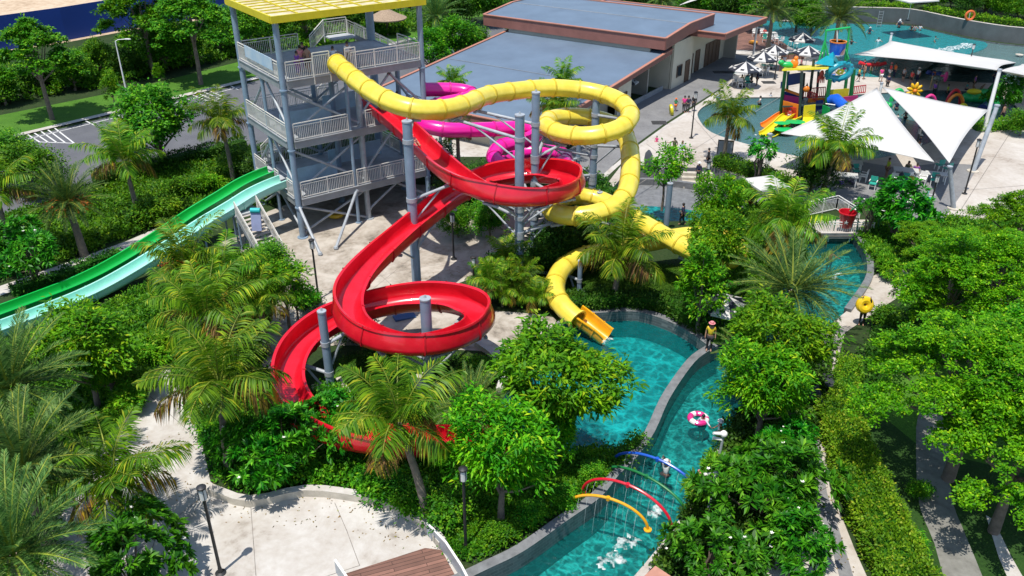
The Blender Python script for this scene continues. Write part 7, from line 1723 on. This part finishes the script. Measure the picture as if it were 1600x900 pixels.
person((1055, 174), "child in green shirt with orange hat beside the swim ring", tc="green", bc="orange", pose="walk", face=2.7, h=1.3, head="hat", hc="orange"); person((1026, 221), "small child in pink sitting on the plaza", tc="pink", bot="shorts", bc="pink", pose="sit", face=2.6, h=1.05, sink=.25)
person((1065, 352), "person in dark shorts below the channel water beside the grey post", top="long", tc="navy", bot="legs", bc="black", pose="walk", face=1.0); person((1345, 508), "person in dark leggings holding up the yellow inflatable", top="long", tc="black", bot="legs", bc="black", pose="raise", face=2.8, h=1.7)
person((1433, 240), "person in navy top standing between the two triangular sails", tc="navy", bc="white", pose="stand", face=.8, head="hat", hc="white"); person((1080, 588), "x", at=(0, -50, 0)) if False else None
person(None, "rider with white cap sliding down the red chute", top="short", tc="maroon", bot="shorts", bc="maroon", pose="lie", face=math.atan2(RPATH[26].y - RPATH[22].y, RPATH[26].x - RPATH[22].x) - math.pi / 2, at=RPATH[24] + Vector((0, 0, .02)), head="hat", hc="white", h=1.6)
# tower
person(None, "person in white with dark hair waiting at the yellow tube's mouth", tc="white", bot="legs", bc="navy", pose="reach", face=3.4, at=TWP(3.7, .5, 10.5), head="longhair", h=1.55); person(None, "person in white shirt leaning on the right gate panel of the top deck", tc="white", bot="legs", bc="black", pose="stand", face=3.2, at=TWP(4.8, .7, 10.5))
person(None, "person in rose top at the left of the top deck group", tc="rose", bot="legs", bc="purple", pose="stand", face=3.0, at=TWP(1.9, 1.4, 10.5), head="longhair"); person(None, "person in dark long top behind the top deck group", top="long", tc="black", bot="legs", bc="black", pose="stand", face=3.4, at=TWP(2.4, 2.2, 10.5)); person(None, "person in purple at the rail of the top deck", tc="purple", bot="legs", bc="purple", pose="stand", face=2.6, at=TWP(1.4, .8, 10.5), h=1.5); person(None, "bare shouldered person in the middle of the top deck group", top=None, bot="shorts", bc="black", pose="stand", face=2.8, at=TWP(2.2, 1.0, 10.5))
person(None, "person in maroon on the middle deck at the red slide's start", top="long", tc="maroon", bot="legs", bc="maroon", pose="stand", face=3.6, at=TWP(7.6, .9, 6.65), head="hat", hc="maroon"); person(None, "second person in maroon on the middle deck", top="long", tc="maroon", bot="legs", bc="black", pose="stand", face=3.2, at=TWP(8.3, 1.0, 6.65))
sp = sA.lerp(sB, .42); pc = person(None, "person climbing the steel staircase with a teal and lilac mat", tc="teal", bot="shorts", bc="black", pose="walk", face=math.atan2(sA.y - sB.y, sA.x - sB.x) - math.pi / 2, at=(sp.x, sp.y, 1.42))
t = thing("slide_mat", "teal and lilac sliding mat on the back of the climber on the staircase", "mat", (sp.x + .1, sp.y - .32, 1.62)); mb = MB(); mb.box((0, 0, .75), (.62, .1, 1.25), rot=Matrix.Rotation(-.25, 3, 'X')); mb.build("foam", mat("lilac_foam", (.24, .27, .42), .7), t, smooth=False, local=True); mb = MB(); mb.tube([(-.3, .14, 1.42), (.3, .14, 1.42)], .16, 10); mb.build("rolled_end", mat("teal_foam", (.02, .42, .42), .6), t, local=True)
# in and around the water
def swimmer(px, label, z=-.55, **k): return person(px, label, pose=k.pop("pose", "reach"), z=z, sink=k.pop("sink", 1.0), **k)
swimmer((1098, 662), "swimmer leaning on the pink ring in the lazy river", top="long", tc="pale", face=2.5, h=1.5, sink=.95); swimmer((1124, 680), "person in white on the right bank edge of the river", tc="white", head="hat", hc="white", face=1.6, sink=.8); swimmer((1040, 742), "swimmer in white splashing under the green arch", top="long", tc="white", face=2.2, sink=.85, pose="raise", head="hat", hc="white"); swimmer((1094, 757), "swimmer with pink cap reaching out from the right bank of the river", tc="rose", face=1.6, sink=.9, head="hat", hc="rose"); swimmer((1036, 726), "dark haired swimmer below the blue arch", tc="navy", face=2.0, sink=1.05, h=1.5)
swimmer((1297, 405), "bare shouldered swimmer in the river below the red bucket", top=None, bot="shorts", bc="navy", face=2.8, sink=1.0, skin=2)
swimmer((1186, 170), "person in white shirt wading at the left of the play pool", z=-.5, tc="white", face=1.5, sink=.35); swimmer((1203, 158), "child in pale suit splashing near the far edge of the play pool", z=-.5, tc="pale", face=2.0, sink=.3, h=1.2, pose="walk"); person((1121, 166), "person in white shirt and blue shorts at the play pool rim behind the coconut palm", tc="white", bc="blue", face=2.5)
swimmer((1200, 232), "person in black wading beside the yellow slides", z=-.5, top="long", tc="black", bot="legs", bc="black", face=2.2, sink=.2, pose="stand"); person((1233, 186), "child in red and white coming down the yellow play slide", tc="red", bc="white", pose="sit", face=2.4, h=1.15, at=A(1233, 184, 76.0)); swimmer((1366, 156), "child in white shirt at the peak of the sails", z=-.5, tc="white", face=2.4, sink=.3, h=1.2)
swimmer((1402, 186), "child sitting in the blue swim ring", z=-.35, tc="white", pose="sit", face=2.0, sink=.3, h=1.15); swimmer((1413, 192), "person in dark suit pushing the blue swim ring", z=-.5, top="long", tc="black", bot="legs", bc="black", face=1.6, sink=.3); swimmer((1399, 178), "person holding a red umbrella hat behind the blue swim ring", z=-.5, tc="navy", face=3.0, sink=.3, head="hat", hc="red")
person((1389, 122), "person in red and white with pale bucket hat by the wave pool", tc="red", bc="white", face=1.6, head="hat", hc="rose"); person((1396, 122), "person in orange life vest by the wave pool", tc="orange", bot="legs", bc="navy", face=1.8); person((1349, 124), "tanned bather in dark trunks at the wave pool edge", top=None, bot="shorts", bc="olive", face=1.4)
for px, c, l in (((1350, 100), "navy", "rider in navy at the left end of the red float ride"), ((1363, 102), "black", "rider in black at the middle of the red float ride"), ((1371, 101), "red", "rider in red at the right end of the red float ride")): person(px, l, tc=c, bc="black", pose="sit", face=2.6, at=A(px[0], px[1] + 3, 95) , sink=.3, h=1.5)
person((1432, 130), "person in white cap on the strip between the two pools", tc="white", bot="legs", bc="navy", face=2.0, head="hat", hc="white"); person((1458, 152), "person in dark top standing under the navy flower", tc="purple", bot="legs", bc="black", face=2.6, z=-.4); person((1422, 134), "person in red behind the big yellow flower", tc="red", bc="black", face=2.0); person((1385, 140), "dark dressed person bending by the green crawling toy", top="long", tc="navy", bot="legs", bc="black", face=2.2, z=-.3); person((1551, 136), "person in navy on the monster slide", top="long", tc="navy", bot="legs", bc="navy", face=1.2, pose="reach", at=A(1551, 134, 84.2)); person((1564, 190), "bare backed bather beside the tall sail mast", top=None, bot="legs", bc="black", face=.6)
swimmer((1358, 54), "person in navy in the wave pool nearest the date palm", z=-.2, tc="navy", face=2.6, sink=.7, head="hat", hc="white"); swimmer((1372, 66), "small head and shoulders in the wave pool left of the long sail's mast", z=-.2, tc="white", face=2.6, sink=1.05); swimmer((1404, 44), "pair of bathers' dark figure near the wave pool wall", z=-.2, tc="navy", face=2.6, sink=.6, head="hat", hc="white"); swimmer((1405, 40), "bather with pale cap near the wave pool wall", z=-.2, tc="pale", face=2.6, sink=.8, head="hat", hc="pale"); swimmer((1424, 48), "bather in black in the middle of the wave pool", z=-.2, tc="black", face=2.0, sink=.8); swimmer((1429, 49), "bather in dark grey next to the one in black in the wave pool", z=-.2, tc="grey", face=2.4, sink=.75); swimmer((1437, 48), "bather in pale blue top at the right of the wave pool group", z=-.2, tc="pale", face=2.2, sink=.8)
# seated at the tables
person((1158, 133), "seated person in yellow at the table by the kerb", tc="yellow", bc="black", pose="sit", face=.4, h=1.6); person((1167, 131), "seated person in teal at the table by the kerb", tc="teal", bc="black", pose="sit", face=.2); person((1173, 133), "seated person in black at the right of the table by the kerb", top="long", tc="black", bot="legs", bc="black", pose="sit", face=.8, head="longhair"); person((1182, 134), "person in dark clothes standing by the kerb table", top="long", tc="navy", bot="legs", bc="black", face=1.6)
person((1219, 112), "person in maroon standing at the lamp between the parasols", tc="maroon", bot="legs", bc="brown", face=2.8); person((1223, 108), "person in pale shirt beside the lamp between the parasols", tc="pale", bc="navy", face=2.8); person((1178, 50), "seated person in pink on the timber terrace", tc="pink", bc="black", pose="sit", face=2.4); person((1188, 48), "seated person in navy on the timber terrace", tc="navy", bc="black", pose="sit", face=2.8); person((1194, 58), "seated person in red on the timber terrace", tc="red", bc="black", pose="sit", face=2.6); person((1206, 80), "seated person in white under the middle parasols", tc="white", bc="navy", pose="sit", face=2.6)
person((1384, 278), "person in lime top standing at the left of the large terrace table", tc="lime", bc="brown", face=1.6); person((1416, 274), "seated dark haired person behind the large terrace table", tc="olive", bc="black", pose="sit", face=3.0, head="longhair"); person((1429, 277), "person in purple seated under the left sail's edge", tc="purple", bc="black", pose="sit", face=2.6); person((1322, 278), "person in dark top seated at the bag table", tc="navy", bc="black", pose="sit", face=1.2)
person((905, 232), "person in black on the asphalt path seen through the magenta coil", tc="black", bot="legs", bc="black", face=2.6); person((888, 228), "person in white and black on the asphalt path left of another", tc="white", bot="legs", bc="black", face=2.6)
for px, tc, bc, ps, z, sk, l in (((1478, 152), "lime", "black", "stand", -.5, .2, "bather in lime top between the hoops of the play pool"), ((1508, 148), "teal", "navy", "walk", -.5, .2, "bather in teal wading behind the orange hoop"), ((1446, 200), "orange", "black", "reach", -.5, .25, "child in orange wading under the right triangular sail"), ((1300, 128), "white", "blue", "stand", 0, 0, "person in white and blue at the back of the play structure"),
        ((1340, 128), "yellow", "black", "walk", 0, 0, "person in yellow walking between the two pools"), ((1410, 128), "grey", "black", "stand", 0, 0, "person in grey beside the orange life vest"), ((1375, 128), "pink", "white", "walk", 0, 0, "person in pink by the peak of the sails"), ((1520, 140), "purple", "black", "stand", 0, 0, "person in purple on the strip near the monster slide"),
        ((1385, 78), "red", "black", "reach", -.2, .75, "bather in red in the wave pool behind the long sail"), ((1330, 70), "black", "black", "reach", -.2, .85, "bather in black in the wave pool behind the green bucket frame"), ((1460, 66), "teal", "black", "reach", -.2, .8, "bather in teal in front of the breaking wave"), ((1250, 112), "rose", "black", "walk", 0, 0, "person in rose walking past the planter")):
    person(px, l, tc=tc, bc=bc, pose=ps, face=2.0 + px[0] % 3, z=z, sink=sk, h=1.6)
